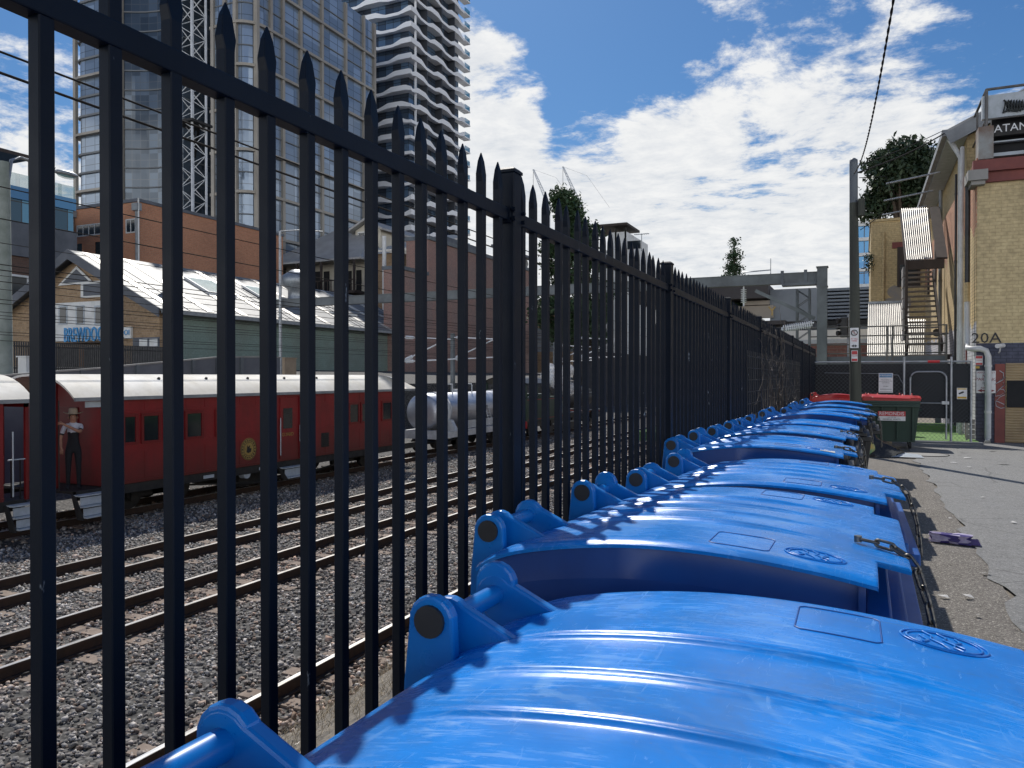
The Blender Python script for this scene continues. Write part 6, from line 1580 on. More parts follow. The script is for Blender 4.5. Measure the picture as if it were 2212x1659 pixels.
# farther, taller gabled part with eave
EX = AX-.45; e0, e1 = Yof(2044, EX), Yof(1983, EX); ezz = PX(2044, 301, EX).z
B2 = thing('gabled_building', 'taller board gabled building behind 20A with a long grey eave gutter', 'building', (AX+3, e0+4, 0))
B2.name = 'gabled_building'
rx, rz_ = AX+5.0, ezz+2.6
mb = MB(); mb.prism([(AX+.05, e0+.3, 2), (AX+10, e0+.3, 2), (AX+10, e0+.3, ezz), (rx, e0+.3, rz_-.3), (AX+.05, e0+.3, ezz)], (0, e1-e0, 0)); mb.build('board_wall', MT['b_yellow'], B2)
mb = MB(); mb.prism([(EX, e0, ezz), (rx, e0, rz_), (rx, e0, rz_+.18), (EX, e0, ezz+.18)], (0, e1-e0+.6, 0)); mb.prism([(rx, e0, rz_), (AX+10.4, e0, ezz), (AX+10.4, e0, ezz+.18), (rx, e0, rz_+.18)], (0, e1-e0+.6, 0)); mb.build('roof', MT['corrgrey'], B2)
mb = MB(); mb.box(EX-.14, EX, e0-.05, e1+.6, ezz-.02, ezz+.16); mb.build('gutter', MT['gutter'], B2)
mb = MB(); mb.box(EX, AX+.04, e0, e1+.6, ezz-.06, ezz-.01); mb.build('soffit', MT['stepgrey'], B2)
mb = MB(); mb.bar((EX, e0-.06, ezz-.1), (rx, e0-.06, rz_-.05), .05, .34); mb.build('bargeboard', MT['gutter'], B2)
mb = MB(); y = e0+.25; mb.tube([(EX+.05, y, ezz), (AX-.1, y, ezz-.6), (AX-.1, y, 0)], .07, 8); mb.build('downpipe', MT['pvc'], B2)
mb = MB(); mb.cyl((AX+3.2, e0+2, ezz+1), (AX+3.2, e0+2, ezz+3.2), .08, n=8); mb.build('flue', MT['galv'], B2)
for px in (1994, 2006, 2021):
    y = Yof(px, AX); mb = MB(); mb.box(AX-.05, AX+.0, y-.25, y+.25, 5.2, 7.6); mb.build('shutter', MT['darktimber'], B2)
# back yellow building
KY = 40.0; k0, k1 = PY(1880, 813, KY), PY(1990, 813, KY); kz = PY(1900, 479, KY).z
K = thing('rear_building', 'flat yellow brick building end wall with a dark window and faded painted figure', 'building', (k0.x+1, KY+3, 0))
mb = MB(); mb.box(k0.x, k1.x+1, KY, KY+9, 0, kz); mb.box(k0.x-.05, k1.x, KY-.06, KY+9.05, kz, kz+.12); mb.build('wall', MT['b_yellow'], K)
a_, b_ = PY(1943, 615, KY), PY(1972, 537, KY); mb = MB(); mb.box(a_.x-.1, b_.x+.3, KY-.08, KY-.003, a_.z-.1, b_.z+.1); f = mb.build('window', MT['darktimber'], K)
mb = MB(); mb.box(a_.x, b_.x+.2, KY-.1, KY-.08, a_.z, a_.z+.9); mb.build('pane', MT['winglass'], f)
a_, b_ = PY(1927, 537, KY), PY(1972, 521, KY); mb = MB(); mb.box(a_.x, b_.x, KY-.05, KY-.003, a_.z, b_.z); mb.build('lintel', MT['redbrown'], K)
mb = MB(); x = PY(1908, 600, KY).x; mb.cyl((x, KY-.08, 2), (x, KY-.08, kz-.5), .06, n=8); mb.build('downpipe', MT['b_yellow'], K)
mb = MB()
for px, py, rx_, rz2 in ((1932, 630, .3, .28), (1928, 655, .42, .26), (1945, 655, .45, .5)):
    c = PY(px, py, KY-.01); mb.prism([(c.x+rx_*math.cos(j*.26), KY-.006-.003*len(mb.f) / 40, c.z+rz2*math.sin(j*.26)) for j in range(24)], (0, -.004, 0))
MT['muralgrey'] = M('faded_mural_grey', (.24, .23, .22), (.3, .26, .2), 4, .8)
mb.build('faded_mural', MT['muralgrey'], K)
# blue banded office tower and grey ribbed hall behind
OY = 95.0; a_, b_ = PY(1840, 813, OY), PY(1890, 813, OY); ot = thing('banded_office', 'distant office block with white bands and blue glass, right of the street pole', 'building', (b_.x, OY+4, 0))
mb = MB(); mb.box(a_.x, b_.x, OY, OY+10, 0, PY(1860, 482, OY).z); mb.build('glazing', MT['gl_blue'], ot)
for py0, py1 in ((480, 489), (514, 521), (547, 554), (580, 587), (614, 621)):
    mb = MB(); mb.box(a_.x-.2, b_.x+.2, OY-.25, OY-.002, PY(1860, py1, OY).z, PY(1860, py0, OY).z); mb.build('floor_band', MT['white'], ot)
GYb = 70.0; a_, b_ = PY(1748, 813, GYb), PY(1885, 813, GYb); gh = thing('ribbed_hall', 'plain grey ribbed metal hall behind the gantry column', 'building', ((a_.x+b_.x)/2, GYb+5, 0))
zt2 = PY(1800, 621, GYb).z; mb = MB(); P = []
for k in range(25):
    z = 2+(zt2-2)*k/24; P += [[(x, GYb, z) for x in (a_.x, b_.x+3)], [(x, GYb-.03, z+.03) for x in (a_.x, b_.x+3)], [(x, GYb-.03, z+(zt2-2)/24-.12) for x in (a_.x, b_.x+3)], [(x, GYb, z+(zt2-2)/24-.1) for x in (a_.x, b_.x+3)]] if k < 24 else []
mb.grid(P, False); mb.build('ribbed_wall', MT['clad'], gh)
mb = MB(); mb.box(a_.x, b_.x+3, GYb, GYb+12, 0, zt2-.05); mb.build('core', MT['clad'], gh)
mb = MB(); mb.box(a_.x-.1, b_.x+3, GYb-.4, GYb-.1, PY(1800, 702, GYb).z, PY(1800, 693, GYb).z); mb.build('dark_band', MT['under'], gh)
# station structure
SYb = 60.0
stn = thing('station_building', 'dark station canopy and beige fascia with a letter Y, behind the conical tree', 'station', (Xof(1680, SYb), SYb+5, 0))
def sbox(nm, a, b, c, d, o0, o1, m):
    p, q = PY(a, d, SYb), PY(b, c, SYb); mb = MB(); mb.box(p.x, q.x, SYb-o1, SYb-o0, p.z, q.z); return mb.build(nm, MT[m], stn)
sbox('dark_wall', 1400, 1760, 690, 800, -8, 0, 'towerdark'); sbox('upper_canopy', 1380, 1664, 617, 658, -6, 1.5, 'darkcanopy'); 
fs_ = sbox('fascia', 1500, 1672, 660, 692, 0, .4, 'beigefascia'); sbox('side_screen', 1664, 1764, 622, 696, -3, .2, 'clad'); sbox('lower_canopy', 1560, 1700, 694, 706, -1, 1.2, 'darkcanopy'); sbox('soffit_beam', 1610, 1664, 650, 661, .2, .6, 'beigefascia')
text('lettering', 'Y', .95, MT['gold'], fs_, Vector((PY(1681-12, 674, SYb).x, SYb-.42, PY(1669, 674, SYb).z)), FACE_Y, .02)
PYw = 46.0; mb = MB(); a_, b_ = PY(1640, 813, PYw), PY(1890, 813, PYw); zt3 = PY(1800, 742, PYw).z; mb.box(a_.x, b_.x, PYw, PYw+.4, 0, zt3); pw = one('brick_wall', mb, MT['b_pink'], 'low dusky red brick wall beyond the chain link fence', 'wall')
mb = MB(); mb.box(a_.x-.1, b_.x+.1, PYw-.15, PYw+.5, zt3, zt3+.22); mb.build('coping', MT['stepgrey'], pw)
mb = MB(); mb.box(a_.x-.1, b_.x+.1, PYw-.1, PYw+.45, zt3+.22, zt3+.75); mb.build('white_band', MT['white'], pw)
# traffic signal
tY = 40.0; c = PY(1823, 706, tY); ts = thing('traffic_light', 'black traffic light head seen just left of the street pole', 'traffic light', (c.x, tY, 0))
mb = MB(); mb.box(c.x-.16, c.x+.16, tY-.1, tY+.1, c.z-.5, c.z+.45); h = mb.build('signal_head', MT['black'], ts, bevel=.02)
for k in (-.3, 0, .3):
    mb = MB(); mb.cyl((c.x-.16, tY-.02, c.z+k), (c.x-.30, tY-.1, c.z+k), .11, .12, 12); mb.build('visor', MT['black'], h)
mb = MB(); mb.cyl((c.x+.2, tY+.1, 0), (c.x+.2, tY+.1, c.z+.6), .06, n=8); mb.build('signal_pole', MT['galv'], ts)

# ---- outside stairs, canopies and walkway
wk = thing('steel_walkway', 'raised steel walkway with pipe railing behind the chain link fence', 'walkway', (1, 27, 0))
WY = 27.0; wz = PY(1900, 771, WY).z; rz1 = PY(1900, 705, WY).z; xw0, xw1 = PY(1838, 770, WY).x, PY(2046, 770, WY).x
mb = MB(); mb.box(xw0-1.2, xw1, WY, WY+1.4, wz-.22, wz); mb.box(xw0-1.2, xw1, WY-.04, WY-.003, wz-.26, wz+.02); mb.build('deck', MT['steelgrey'], wk)
for z in (rz1, wz+(rz1-wz)*.7, wz+(rz1-wz)*.42, wz+.12):
    mb = MB(); mb.tube([(xw0-1.2, WY-.02, z), (xw1, WY-.02, z)], .022, 6); mb.build('railing_bar', MT['rail'], wk)
for px in (1838, 1916, 1928, 2044):
    x = PY(px, 740, WY).x; mb = MB(); mb.box(x-.03, x+.03, WY-.06, WY-.0, wz-.3, rz1); mb.build('railing_post', MT['rail'], wk)
for x in (xw0-.5, .8, xw1-.2):
    mb = MB(); mb.box(x-.07, x+.07, WY+.5, WY+.64, 0, wz-.22); mb.build('support_post', MT['steelgrey'], wk)
def corr(name, P4, ncor, amp, m, parent=None):   # corners: top-left, top-right, bottom-right, bottom-left
    tl, tr_, br_, bl_ = [Vector(p) for p in P4]; nrm = (tr_-tl).cross(bl_-tl).normalized()
    if nrm.z < 0: nrm = -nrm
    rows = []
    for v_ in [j/14 for j in range(15)]:
        row = []
        for k in range(ncor*6+1):
            u = k/(ncor*6); row.append(tl.lerp(tr_, u).lerp(bl_.lerp(br_, u), v_)+nrm*amp*1.3*math.sin(u*ncor*2*math.pi))
        rows.append(row)
    mb = MB(); mb.grid(rows, True); return mb.build(name, m, parent)
st_ = thing('outdoor_staircase', 'steep timber stairs under a corrugated canopy against the brick side wall', 'staircase', (1.7, 28, wz))
P4 = [PY(1947, 451, 31), PY(2005, 449, 31), PY(2016, 559, 28), PY(1959, 562, 28)]
corr('canopy_sheet', P4, 13, .022, MT['corrug'], st_)
mb = MB(); a_, b_ = P4[3], P4[2]; mb.box(a_.x, b_.x+.3, 27.9, 28.05, a_.z-.32, a_.z-.03); mb.bar(P4[0]-Vector((.02, 0, .12)), P4[3]-Vector((.02, 0, .12)), .05, .2); mb.bar(P4[1]+Vector((.2, 0, 0)), P4[2]+Vector((.25, 0, 0)), .3, .06); mb.build('canopy_frame', MT['darktimber'], st_)
xa, xb = PY(1964, 745, 27.4).x, PY(2031, 745, 27.4).x
n = 15
for k in range(n):
    t = k/(n-1); y = 27.5+3.2*t; z = PY(1990, 742, 27.5).z+(PY(1990, 586, 30.7).z-PY(1990, 742, 27.5).z)*t
    mb = MB(); mb.box(xa, xb, y, y+.26, z-.05, z); mb.build('tread', MT['tread'], st_)
zb_, zt_ = PY(1990, 742, 27.5).z, PY(1990, 586, 30.7).z
for x in (xa-.05, xb+.05):
    mb = MB(); mb.bar((x, 27.35, zb_-.15), (x, 30.9, zt_-.05), .06, .28); mb.build('stringer', MT['darktimber'], st_)
mb = MB(); mb.box(xa-.1, xa-.02, 27.85, 28.0, wz, P4[3].z); mb.build('canopy_post', MT['darktimber'], st_)
for k in range(7):
    t = k/7; x = xa-.14; y0_ = 27.9+.0; z = wz+.55+(P4[3].z-wz-.7)*t
    mb = MB(); mb.box(x-.02, x+.03, y0_-.1+.35*t, y0_+.9+.35*t, z, z+.3); mb.build('side_slat', MT['timber'], st_)
mb = MB(); mb.box(xa, xb+.3, 27.2, 28.2, zb_-.5, zb_-.35); mb.build('lower_landing', MT['darktimber'], st_)
for k in range(6):
    z = wz+.05+(zb_-.5-wz)*k/6; mb = MB(); mb.box(xa, xb+.1, 27.1-.02*k, 27.3-.02*k, z-.03, z+.015); mb.build('tread', MT['tread'], st_)
P4 = [PY(1876, 656, 33), PY(1962, 653, 33), PY(1972, 768, 29), PY(1873, 769, 29)]
o = corr('corrugated_awning', P4, 22, .022, MT['corrug']); tag(o, 'low pale corrugated awning roof sloping down behind the walkway railing', 'awning')
mb = MB(); mb.bar(P4[0]+Vector((0, 0, .03)), P4[1]+Vector((0, 0, .03)), .09); mb.build('ridge_pipe', MT['galv'], o)
P4 = [PY(1962, 690, 31), PY(2000, 690, 31), PY(1998, 768, 29), PY(1972, 768, 29)]
o = corr('corrugated_awning', P4, 7, .022, MT['corrug']); tag(o, 'narrow corrugated awning seen through the open stair treads', 'awning')
mb = MB(); p = PX(2034, 745, AX-.2); mb.cyl((AX-.35, p.y, 3.1), (AX-.35, p.y-.1, 3.15), .12, n=12); mb.tube([(AX, p.y, 3.1), (AX-.35, p.y, 3.1)], .03, 6)
one('wall_floodlight', mb, MT['rail'], 'round floodlight on the side wall above the chain link gate', 'light')
# CCTV camera on the plinth
c = PY(2158, 748, AY-.2); cc = thing('security_camera', 'small white security camera on the dark plinth beside the house number', 'camera', (c.x, AY, c.z))
mb = MB(); mb.cyl((c.x+.1, AY-.12, c.z+.02), (c.x-.06, AY-.36, c.z-.0), .055, n=12); mb.build('housing', MT['signwhite'], cc)
mb = MB(); mb.tube([(c.x+.02, AY-.01, c.z-.16), (c.x+.02, AY-.14, c.z-.14), (c.x+.03, AY-.2, c.z-.04)], .018, 6); mb.build('bracket', MT['signwhite'], cc)

# ---- chain link fence with shade cloth and gate
CY = 22.0
cf = thing('chain_link_fence', 'chain link fence with black shade cloth and a pipe framed gate across the lane end', 'fence', (.8, CY, 0))
zt4 = PY(1900, 782, CY).z; x0, x1 = PY(1755, 782, CY).x, PY(2098, 782, CY).x
mb = MB(); mb.box(x0, PY(1962, 800, CY).x, CY+.03, CY+.035, .02, zt4-.05); mb.build('shade_cloth', MT['shade'], cf)
xg0, xg1 = PY(1962, 800, CY).x, PY(2052, 800, CY).x
mb = MB(); mb.box(xg0, xg1, CY+.03, CY+.035, .62, zt4-.05); mb.build('shade_cloth', MT['shade'], cf)
mb = MB(); mb.box(xg1, x1, CY+.03, CY+.035, .52, zt4-.05); mb.build('shade_cloth', MT['shade'], cf)
for px in (1755, 1856, 1953, 2055, 2098):
    x = PY(px, 800, CY).x; mb = MB(); mb.cyl((x, CY, 0), (x, CY, zt4+(.12 if px in (1953, 2055) else .02)), .03, n=10); mb.build('post', MT['galv'], cf)
mb = MB(); mb.tube([(x0, CY, zt4), (x1, CY, zt4)], .024, 8); mb.build('top_rail', MT['galv'], cf)
mb = MB(); a_, b_ = PY(2004, 782, CY).x, PY(2030, 782, CY).x; mb.cyl((a_, CY, zt4), (b_, CY, zt4), .034, n=8); mb.build('red_tape', MT['signred'], cf)
gx0, gx1, gz_ = PY(1966, 900, CY-.03).x, PY(2044, 900, CY-.03).x, PY(2000, 803, CY-.03).z
mb = MB(); rr_ = .18; fr = [(gx0, CY-.03, .1), (gx0, CY-.03, gz_-rr_)]+[(gx0+rr_-rr_*math.cos(R(15*k)), CY-.03, gz_-rr_+rr_*math.sin(R(15*k))) for k in range(1, 7)]+[(gx1-rr_+rr_*math.sin(R(15*k)), CY-.03, gz_-rr_+rr_*math.cos(R(15*k))) for k in range(0, 7)]+[(gx1, CY-.03, .1)]
mb.tube(fr, .022, 8); mb.tube([(gx0, CY-.03, 1.0), (gx1, CY-.03, 1.0)], .014, 6); mb.build('gate_frame', MT['galv'], cf)
mb = MB(); mb.box(gx1-.1, gx1+.06, CY-.07, CY-.03, .97, 1.05); mb.build('latch', MT['galv'], cf)
def mesh_panel(xa, xb, za, zb, s=.11):
    mb = MB()
    span = zb-za; n = int((xb-xa+span)/s)
    for k in range(n):
        for sgn in (1, -1):
            u0 = -span+k*s; pts = []
            a0, a1 = max(0, u0), min(xb-xa, u0+span)
            if a1 <= a0: continue
            za0, za1 = za+(a0-u0), za+(a1-u0)
            if sgn < 0: za0, za1 = zb-(a0-u0), zb-(a1-u0)
            mb.bar((xa+a0, CY+.0, za0), (xa+a1, CY+.0, za1), 0.0042, .0042, up=(0, 1, 0))
    return mb
tag(mesh_panel(x0, x1, .05, zt4, .10).build('wire_mesh', MT['steelgrey'], cf), kind='stuff')
mb = MB(); mb.tube([(x0+.3, CY-.02, 1.76), (x0+1.6, CY-.02, 1.74), (PY(1940, 800, CY).x, CY-.02, 1.7), (PY(1952, 830, CY).x, CY-.02, 1.45)], .008, 5); mb.build('loose_wire', MT['galv'], cf)
# green turf edge behind + timber crate
mb = MB(); a_, b_ = PY(2068, 948, 22.6), PY(2096, 905, 22.6)
for k in range(4): z = .08+.13*k; mb.box(a_.x+.2, b_.x+.1, 22.6, 22.63, z, z+.11)
mb.box(a_.x+.18, a_.x+.23, 22.58, 22.6, .05, .62); one('timber_planter', mb, MT['timber'], 'grey slatted timber planter behind the chain link fence by the corner', 'planter')

# ---- street pole, its signs and wires
PYl, PXl = 18.0, PY(1848, 813, 18.0).x
zp = PY(1842, 347, PYl).z
pole = thing('street_pole', 'tall weathered timber street pole standing among the bins', 'pole', (PXl, PYl, 0))
mb = MB(); mb.cyl((PXl+.02, PYl, 0), (PXl-.05, PYl, zp-.9), .125, .085, 16); mb.build('pole', MT['woodpole'], pole)
mb = MB(); mb.cyl((PXl-.05, PYl, zp-.9), (PXl-.055, PYl, zp-.05), .082, n=16); mb.lathe((PXl-.055, PYl, zp-.05), [(.082, 0), (.08, .06), (.03, .1), (0, .105)]); mb.build('pole_cap', MT['steelgrey'], pole)
mb = MB(); mb.cyl((PXl+.1, PYl-.1, zp-1.2), (PXl+.1, PYl-.1, zp-.85), .07, n=10); mb.build('junction_box', MT['woodpole'], pole)
def sign(name, a, b, c, d, lab, cat, m='signwhite'):
    Ys = PYl-.17; p, q = PY(a, d, Ys), PY(b, c, Ys); t = thing(name, lab, cat, ((p.x+q.x)/2, Ys, p.z))
    mb = MB(); mb.box(p.x, q.x, Ys, Ys+.006, p.z, q.z); pn = mb.build('panel', MT[m], t, bevel=.002); return t, pn, p, q, Ys
t, pn, p, q, Ys = sign('parking_sign', 1836, 1855, 708, 752, 'white no stopping sign reading AT ALL TIMES on the street pole', 'sign')
cx_ = (p.x+q.x)/2; w_ = q.x-p.x; zc = q.z-w_*.62
mb = MB(); rg = w_*.34; mb.tube([(cx_+rg*math.cos(j*.2094), Ys-.006, zc+rg*math.sin(j*.2094)) for j in range(30)], .009, 5, closed=True); mb.build('ring', MT['ink'], pn)
text('lettering', 'S', w_*.6, MT['ink'], pn, Vector((cx_, Ys-.004, zc)), FACE_Y, .001)
mb = MB(); mb.bar((cx_-rg*.7, Ys-.009, zc+rg*.7), (cx_+rg*.7, Ys-.009, zc-rg*.7), .014, .006); mb.build('slash', MT['signred'], pn)
text('lettering', 'AT ALL', w_*.26, MT['signred'], pn, Vector((cx_, Ys-.004, zc-w_*.75)), FACE_Y, .001); text('lettering', 'TIMES', w_*.26, MT['signred'], pn, Vector((cx_, Ys-.004, zc-w_*1.02)), FACE_Y, .001)
mb = MB(); za = p.z+.045; L = w_*.36; mb.prism([(cx_-L, Ys-.003, za), (cx_-L+.05, Ys-.003, za+.03), (cx_-L+.05, Ys-.003, za+.009), (cx_+L-.05, Ys-.003, za+.009), (cx_+L-.05, Ys-.003, za+.03), (cx_+L, Ys-.003, za), (cx_+L-.05, Ys-.003, za-.03), (cx_+L-.05, Ys-.003, za-.009), (cx_-L+.05, Ys-.003, za-.009), (cx_-L+.05, Ys-.003, za-.03)], (0, -.002, 0)); mb.build('arrow', MT['ink'], pn)
t, pn, p, q, Ys = sign('tow_away_sign', 1839, 1853, 757, 781, 'small red and white tow away sign under the no stopping sign', 'sign')
mb = MB(); mb.box(p.x+.008, q.x-.008, Ys-.002, Ys-.0005, q.z-.085, q.z-.01); mb.build('red_band', MT['signred'], pn)
mb = MB(); mb.box(p.x+.008, q.x-.008, Ys-.002, Ys-.0005, p.z+.01, p.z+.06); mb.build('red_band', MT['signred'], pn)
text('lettering', 'TOW', .05, MT['signred'], pn, Vector(((p.x+q.x)/2, Ys-.002, (p.z+q.z)/2)), FACE_Y, .001)
# wires at the pole
pt = Vector((PXl-.04, PYl-.1, zp-.3))
far = PY(1916, 0, 8.0)
d = far-pt; pts = [pt+d*(k/24)*1.35-Vector((0, 0, .5*math.sin(math.pi*min(1, k/24)))) for k in range(25)]
mb = MB(); 
for ph in (0, math.pi):
    tw = []
    for k in range(241):
        u = k/240*24; i = min(23, int(u)); c = pts[i].lerp(pts[i+1], u-i); a = k*.9+ph; tw.append(c+Vector((.006*math.cos(a), 0, .006*math.sin(a))))
    mb.tube(tw, .0065, 5)
one('service_cable', mb, MT['wire'], 'twisted black cable rising steeply from the street pole top towards the viewer', 'cable')
hk = Vector((EX-.1, e0-.05, ezz+.05)); q1 = PY(2003, 325, 24)
mb = MB(); a_ = Vector((PXl, PYl, zp-.27)); mb.tube([a_.lerp(hk, k/12)-Vector((0, 0, .08*math.sin(math.pi*k/12))) for k in range(13)], .018, 6); one('service_cable', mb, MT['wire'], 'lower thick cable from the street pole to the grey eave', 'cable')
mb = MB(); a_ = Vector((PXl, PYl, zp-.13)); h2 = hk+Vector((0, .1, .12)); mb.tube([a_.lerp(h2, k/12)-Vector((0, 0, .04*math.sin(math.pi*k/12))) for k in range(13)], .010, 6); one('service_cable', mb, MT['wire'], 'upper thin cable from the street pole to the grey eave', 'cable')
mb = MB(); lp = [(PXl+.05, PYl-.1, zp-.4), (PXl+.55, PYl-.1, zp-.42), (PXl+.72, PYl-.1, zp-.75), (PXl+.6, PYl-.1, zp-1.1), (PXl+.3, PYl-.1, zp-1.35), (PXl+.08, PYl-.1, zp-1.5)]; mb.tube(lp, .008, 5); mb.build('cable_loop', MT['wire'], pole)
# bracing arms off the eave
for k in range(3):
    y = e0+2.2+2.6*k; mb = MB(); mb.tube([(EX, y, ezz-.5), (EX-1.5, y, ezz-.7)], .03, 6); one('bracket_arm', mb, MT['galv'], ('upper', 'middle', 'lowest')[k]+' of three thin metal arms reaching from the eave into the dark tree', 'bracket')

# ---- other signs
def flat_sign(name, a, b, c, d, Y, lab, m='signwhite'):
    p, q = PY(a, d, Y), PY(b, c, Y); t = thing(name, lab, 'sign', ((p.x+q.x)/2, Y, p.z)); mb = MB(); mb.box(p.x, q.x, Y, Y+.008, p.z, q.z); pn = mb.build('panel', MT[m], t); return t, pn, p, q
t, pn, p, q = flat_sign('warning_sign', 1898, 1929, 806, 848, CY-.05, 'white sign with blue heading WARNING! on the chain link fence')
mb = MB(); mb.box(p.x+.015, q.x-.015, CY-.053, CY-.0505, q.z-.11, q.z-.015); hb = mb.build('heading_band', MT['signblue'], pn)
text('lettering', 'WARNING!', .075, MT['signwhite'], hb, Vector(((p.x+q.x)/2, CY-.055, q.z-.062)), FACE_Y, .001, sx=.85)
for k, s_ in enumerate(('This property is', 'protected by CCTV', 'surveillance')): text('lettering', s_, .036, MT['ink'], pn, Vector(((p.x+q.x)/2, CY-.052, q.z-.17-.038*k)), FACE_Y, .0005)
text('lettering', 'Hotline', .04, MT['ink'], pn, Vector(((p.x+q.x)/2, CY-.052, q.z-.34)), FACE_Y, .0005)
mb = MB(); mb.box(p.x+.03, q.x-.03, CY-.052, CY-.0505, q.z-.415, q.z-.405); mb.box(p.x+.02, q.x-.02, CY-.052, CY-.0505, p.z+.02, p.z+.028); mb.build('rule', MT['ink'], pn)
t, pn, p, q = flat_sign('camera_sign', 2067, 2089, 838, 862, CY-.05, 'small white and yellow camera warning sign on the fence near the corner')
for a_, b_ in ((.012, .062), (.0, 0)):
    if b_: 
        mb = MB(); mb.box(p.x+.01, q.x-.01, CY-.053, CY-.0505, p.z+a_, p.z+b_); mb.build('yellow_band', MT['yellow'], pn)
mb = MB(); mb.box(p.x+.01, q.x-.01, CY-.053, CY-.0505, q.z-.04, q.z-.012); mb.build('yellow_band', MT['yellow'], pn)
mb = MB(); xm_ = (p.x+q.x)/2; zm_ = (p.z+q.z)/2+.01; mb.prism([(xm_-.075, CY-.052, zm_+.0), (xm_+.03, CY-.052, zm_+.05), (xm_+.045, CY-.052, zm_+.01), (xm_-.06, CY-.052, zm_-.035)], (0, -.002, 0)); mb.build('camera_symbol', MT['ink'], pn)
mb = MB(); mb.bar((xm_, CY-.053, zm_), (xm_+.03, CY-.053, zm_-.05), .012, .002); mb.bar((xm_+.025, CY-.053, zm_-.05), (xm_+.085, CY-.053, zm_-.05), .014, .002); mb.build('camera_arm', MT['ink'], pn)
NY = AY-.04
t, pn, p, q = flat_sign('no_parking_sign', 2109, 2151, 801, 849, NY, 'large white and maroon no parking sign partly behind the white drain pipe')
MT['maroon'] = M('sign_maroon', (.25, .015, .03), None, 5, .5)
xm_ = (p.x+q.x)/2; ww = q.x-p.x; hh = q.z-p.z
for s_, f, sz, m in (('ABSOLUTELY', .08, .062, 'maroon'), ('NO', .235, .095, 'maroon'), ('PARKING', .385, .105, 'maroon'), ('DAY', .56, .07, 'ink'), ('OR', .66, .06, 'ink'), ('NIGHT', .77, .07, 'maroon')):
    text('lettering', s_, sz, MT[m], pn, Vector((xm_, NY-.003, q.z-hh*f)), FACE_Y, .001, sx=1.05)
mb = MB(); za = p.z+hh*.11; L = ww*.45; h_ = hh*.075; mb.prism([(xm_-L, NY-.003, za), (xm_-L+.1, NY-.003, za+h_), (xm_-L+.1, NY-.003, za+h_*.35), (xm_+L-.1, NY-.003, za+h_*.35), (xm_+L-.1, NY-.003, za+h_), (xm_+L, NY-.003, za), (xm_+L-.1, NY-.003, za-h_), (xm_+L-.1, NY-.003, za-h_*.35), (xm_-L+.1, NY-.003, za-h_*.35), (xm_-L+.1, NY-.003, za-h_)], (0, -.003, 0)); mb.build('arrow', MT['maroon'], pn)
t, pn, p, q = flat_sign('tow_away_sign', 2107, 2123, 768, 789, NY, 'small red and white tow away sign above the large no parking sign')
for a_, b_ in ((.01, .06), (.0, .0)):
    if b_: mb = MB(); mb.box(p.x+.008, q.x-.008, NY-.003, NY-.0005, p.z+a_, p.z+b_); mb.build('red_band', MT['signred'], pn)
mb = MB(); mb.box(p.x+.008, q.x-.008, NY-.003, NY-.0005, q.z-.075, q.z-.01); mb.build('red_band', MT['signred'], pn)
text('lettering', 'TOW', .05, MT['signred'], pn, Vector(((p.x+q.x)/2, NY-.002, (p.z+q.z)/2)), FACE_Y, .001)
mb = MB(); p, q = PY(2107, 796, NY), PY(2116, 791, NY); mb.box(p.x, q.x, NY, NY+.006, p.z, q.z); one('number_tag', mb, MT['yellow'], 'tiny yellow tag between the two signs on the building corner', 'tag')

# ---- dried vine on the fence
mb = MB(); rv = random.Random(12)
for k in range(85):
    y = rv.gauss(11.2, 1.5); 
    if not 8 < y < 15.5: continue
    z = rv.uniform(.5, 2.0)*(1-.05*abs(y-11)); x = FX+rv.uniform(.02, .2); pts = []; a = rv.uniform(0, 6.28); cv = rv.choice([-1, 1])*rv.uniform(.2, .9)
    for j in range(rv.randint(6, 16)):
        pts.append((x, y, z)); y += .075*math.cos(a); z += .075*math.sin(a); x += rv.uniform(-.02, .02); a += cv*.5+rv.uniform(-.25, .25); x = max(FX+.02, x)
    mb.tube(pts, rv.uniform(.003, .006), 4, .4)
for k in range(14):
    y = 10+.2*k; mb.tube([(FX+.03, y, .1), (FX+.05, y+rv.uniform(-.1, .1), .9), (FX+.04, y+rv.uniform(-.2, .2), 1.4+rv.uniform(0, .5))], .008, 4, .5)
tag(mb.build('dried_vine', MT['leafvine']), 'dried leafless vine tangled on the far part of the black fence', 'vine')
# wire mesh screen behind the vine
mb = MB()
for k in range(14): mb.tube([(FX+.025, 8.6, .2+.13*k), (FX+.025, 16.5, .2+.13*k)], .004, 4)
for k in range(46): mb.tube([(FX+.03, 8.6+.17*k, .15), (FX+.03, 8.6+.17*k, 1.95)], .004, 4)
o = mb.build('mesh_screen', MT['black'], fence); o['kind'] = 'stuff'

# ---- rubbish
def crumpled_box(name, lab, loc, sx, sy, sz, rz, mats, seed, cat='box'):
    r = random.Random(seed); bm = bmesh.new(); bmesh.ops.create_cube(bm, size=1)
    bmesh.ops.subdivide_edges(bm, edges=bm.edges[:], cuts=3, use_grid_fill=True)
    for v in bm.verts:
        v.co = Vector((v.co.x*sx, v.co.y*sy, (v.co.z+.5)*sz)); j = .08; v.co += Vector((r.uniform(-j, j)*sx, r.uniform(-j, j)*sy, r.uniform(-j, j)*sz if v.co.z > .01 else 0))
    me = bpy.data.meshes.new(name); bm.to_mesh(me); bm.free()
    for m in mats: me.materials.append(m)
    for p in me.polygons: p.material_index = r.choice(range(len(mats)))
    o = bpy.data.objects.new(name, me); col.objects.link(o); o.location = loc; o.rotation_euler = (0, 0, rz); return tag(o, lab, cat)
MT['purple'] = M('purple_carton', (.06, .04, .22), (.03, .02, .12), 9, .5); MT['lilac'] = M('pale_carton_print', (.5, .46, .6), (.3, .25, .4), 14, .5)
c = PZ(2052, 1172, 0.008)
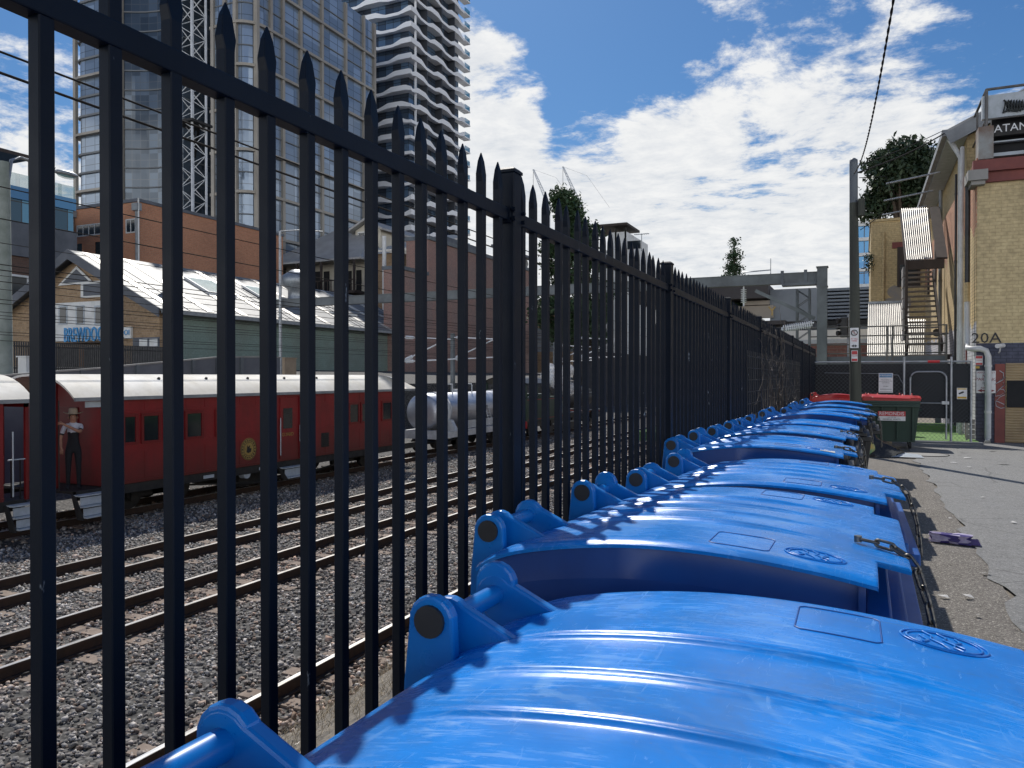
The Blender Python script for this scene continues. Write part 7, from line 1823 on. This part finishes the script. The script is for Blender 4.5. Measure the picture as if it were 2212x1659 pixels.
cb_ = crumpled_box('crushed_carton', 'crushed purple and white carton lying at the edge of the lane', (c.x, c.y, .01), .34, .13, .085, R(-14), [MT['purple'], MT['purple'], MT['lilac']], 3, 'carton')
m = MB(); m.hexa([(.15, -.05, .005), (.27, -.03, .005), (.26, .05, .005), (.15, .06, .005), (.15, -.05, .05), (.24, -.03, .07), (.24, .05, .05), (.15, .06, .05)]); fl_ = m.build('flap', MT['purple'], cb_, local=True)
# bag, cardboard and loose litter by the farthest bins
c = PZ(1905, 985, .008)
m = MB(); P = []
rb_ = random.Random(5)
for i in range(9):
    a = math.pi*.5*i/8; P.append([(c.x-.1+(.42+.06*math.sin(5*t+i))*math.cos(a)*math.cos(t)*1.15, c.y+(.30+.05*math.cos(4*t+i))*math.cos(a)*math.sin(t), .01+.40*math.sin(a)*(1-.25*math.cos(t))+rb_.uniform(-.015, .015)) for t in [2*math.pi*k/18 for k in range(19)]])
m.grid(P, True); one('rubbish_bag', m, MT['binbag'], 'slumped black rubbish bag on the ground beside the far bins', 'bag')
c2 = PZ(1893, 962, .008)
m = MB(); m.hexa([(c2.x-.2, c2.y+.5, .01), (c2.x+.36, c2.y+.5, .01), (c2.x+.36, c2.y+.62, .01), (c2.x-.2, c2.y+.62, .01), (c2.x-.22, c2.y+.75, .68), (c2.x+.30, c2.y+.75, .66), (c2.x+.30, c2.y+.80, .66), (c2.x-.22, c2.y+.80, .68)])
cbx = one('cardboard_sheet', m, MT['cardboard'], 'flattened cardboard box leaning behind the black rubbish bag', 'cardboard')
m = MB(); m.box(c2.x+.2, c2.y and c2.x+.3, c2.y+.5, c2.y+.52, .3, .46); m.build('label', MT['signwhite'], cbx)
MT['ballc'] = M('faded_rainbow_print', (.5, .3, .05), (.05, .3, .2), 6, .6); MT['pinkc'] = M('pink_print', (.55, .03, .15), None, 4, .6)
m = MB(); m.sphere((c.x-.28, c.y-.28, .19), .15, 14, 10, (1, .5, 1)); one('printed_bag', m, MT['ballc'], 'small bag with faded rainbow print lying against the black rubbish bag', 'bag')
m = MB(); q0 = Vector((c.x+.35, c.y-.1, .012)); m.add([q0+Vector(v) for v in ((-.3, -.12, 0), (.05, -.2, .02), (.42, -.1, .01), (.36, .1, .05), (0, .16, .09), (-.25, .1, .06))], [(0, 1, 4, 5), (1, 2, 3, 4)]); one('torn_plastic', m, MT['stepgrey'], 'grey torn plastic sheet spilling from the black rubbish bag', 'litter')
ri = random.Random(9)
bits = [(2056, 960), (2090, 990), (2062, 1000), (2142, 975), (2095, 1010), (2168, 1003), (2122, 1075), (2052, 1120), (2090, 1290), (2110, 1330), (2040, 1290), (2130, 1240), (2190, 1130), (2080, 978)]
for k, (a, b) in enumerate(bits):
    c = PZ(a, b, .012); s = ri.uniform(.02, .05)*(1 if b > 1050 else 2.2); an = ri.uniform(0, 3)
    m = MB(); m.add([(c.x+s*math.cos(an+j*1.57)*ri.uniform(.7, 1.3), c.y+s*math.sin(an+j*1.57)*ri.uniform(.5, 1), .012+ri.uniform(0, .02)) for j in range(4)], [(0, 1, 2, 3)])
    one('paper_scrap', m, MT['paper'], 'small pale paper scrap littering the lane', 'litter', 'paper scraps on the lane')
c = PZ(2000, 982, .01); m = MB(); m.prism([(c.x+.42*math.cos(j*.2618), c.y+.42*math.sin(j*.2618), .009) for j in range(24)], (0, 0, .006)); mh = one('manhole_cover', m, MT['conc'], 'round concrete manhole cover set in the lane before the green bin', 'manhole')
m = MB(); m.tube([(c.x+.43*math.cos(j*.2618), c.y+.43*math.sin(j*.2618), .012) for j in range(24)], .012, 5, closed=True); m.build('rim', MT['under'], mh)
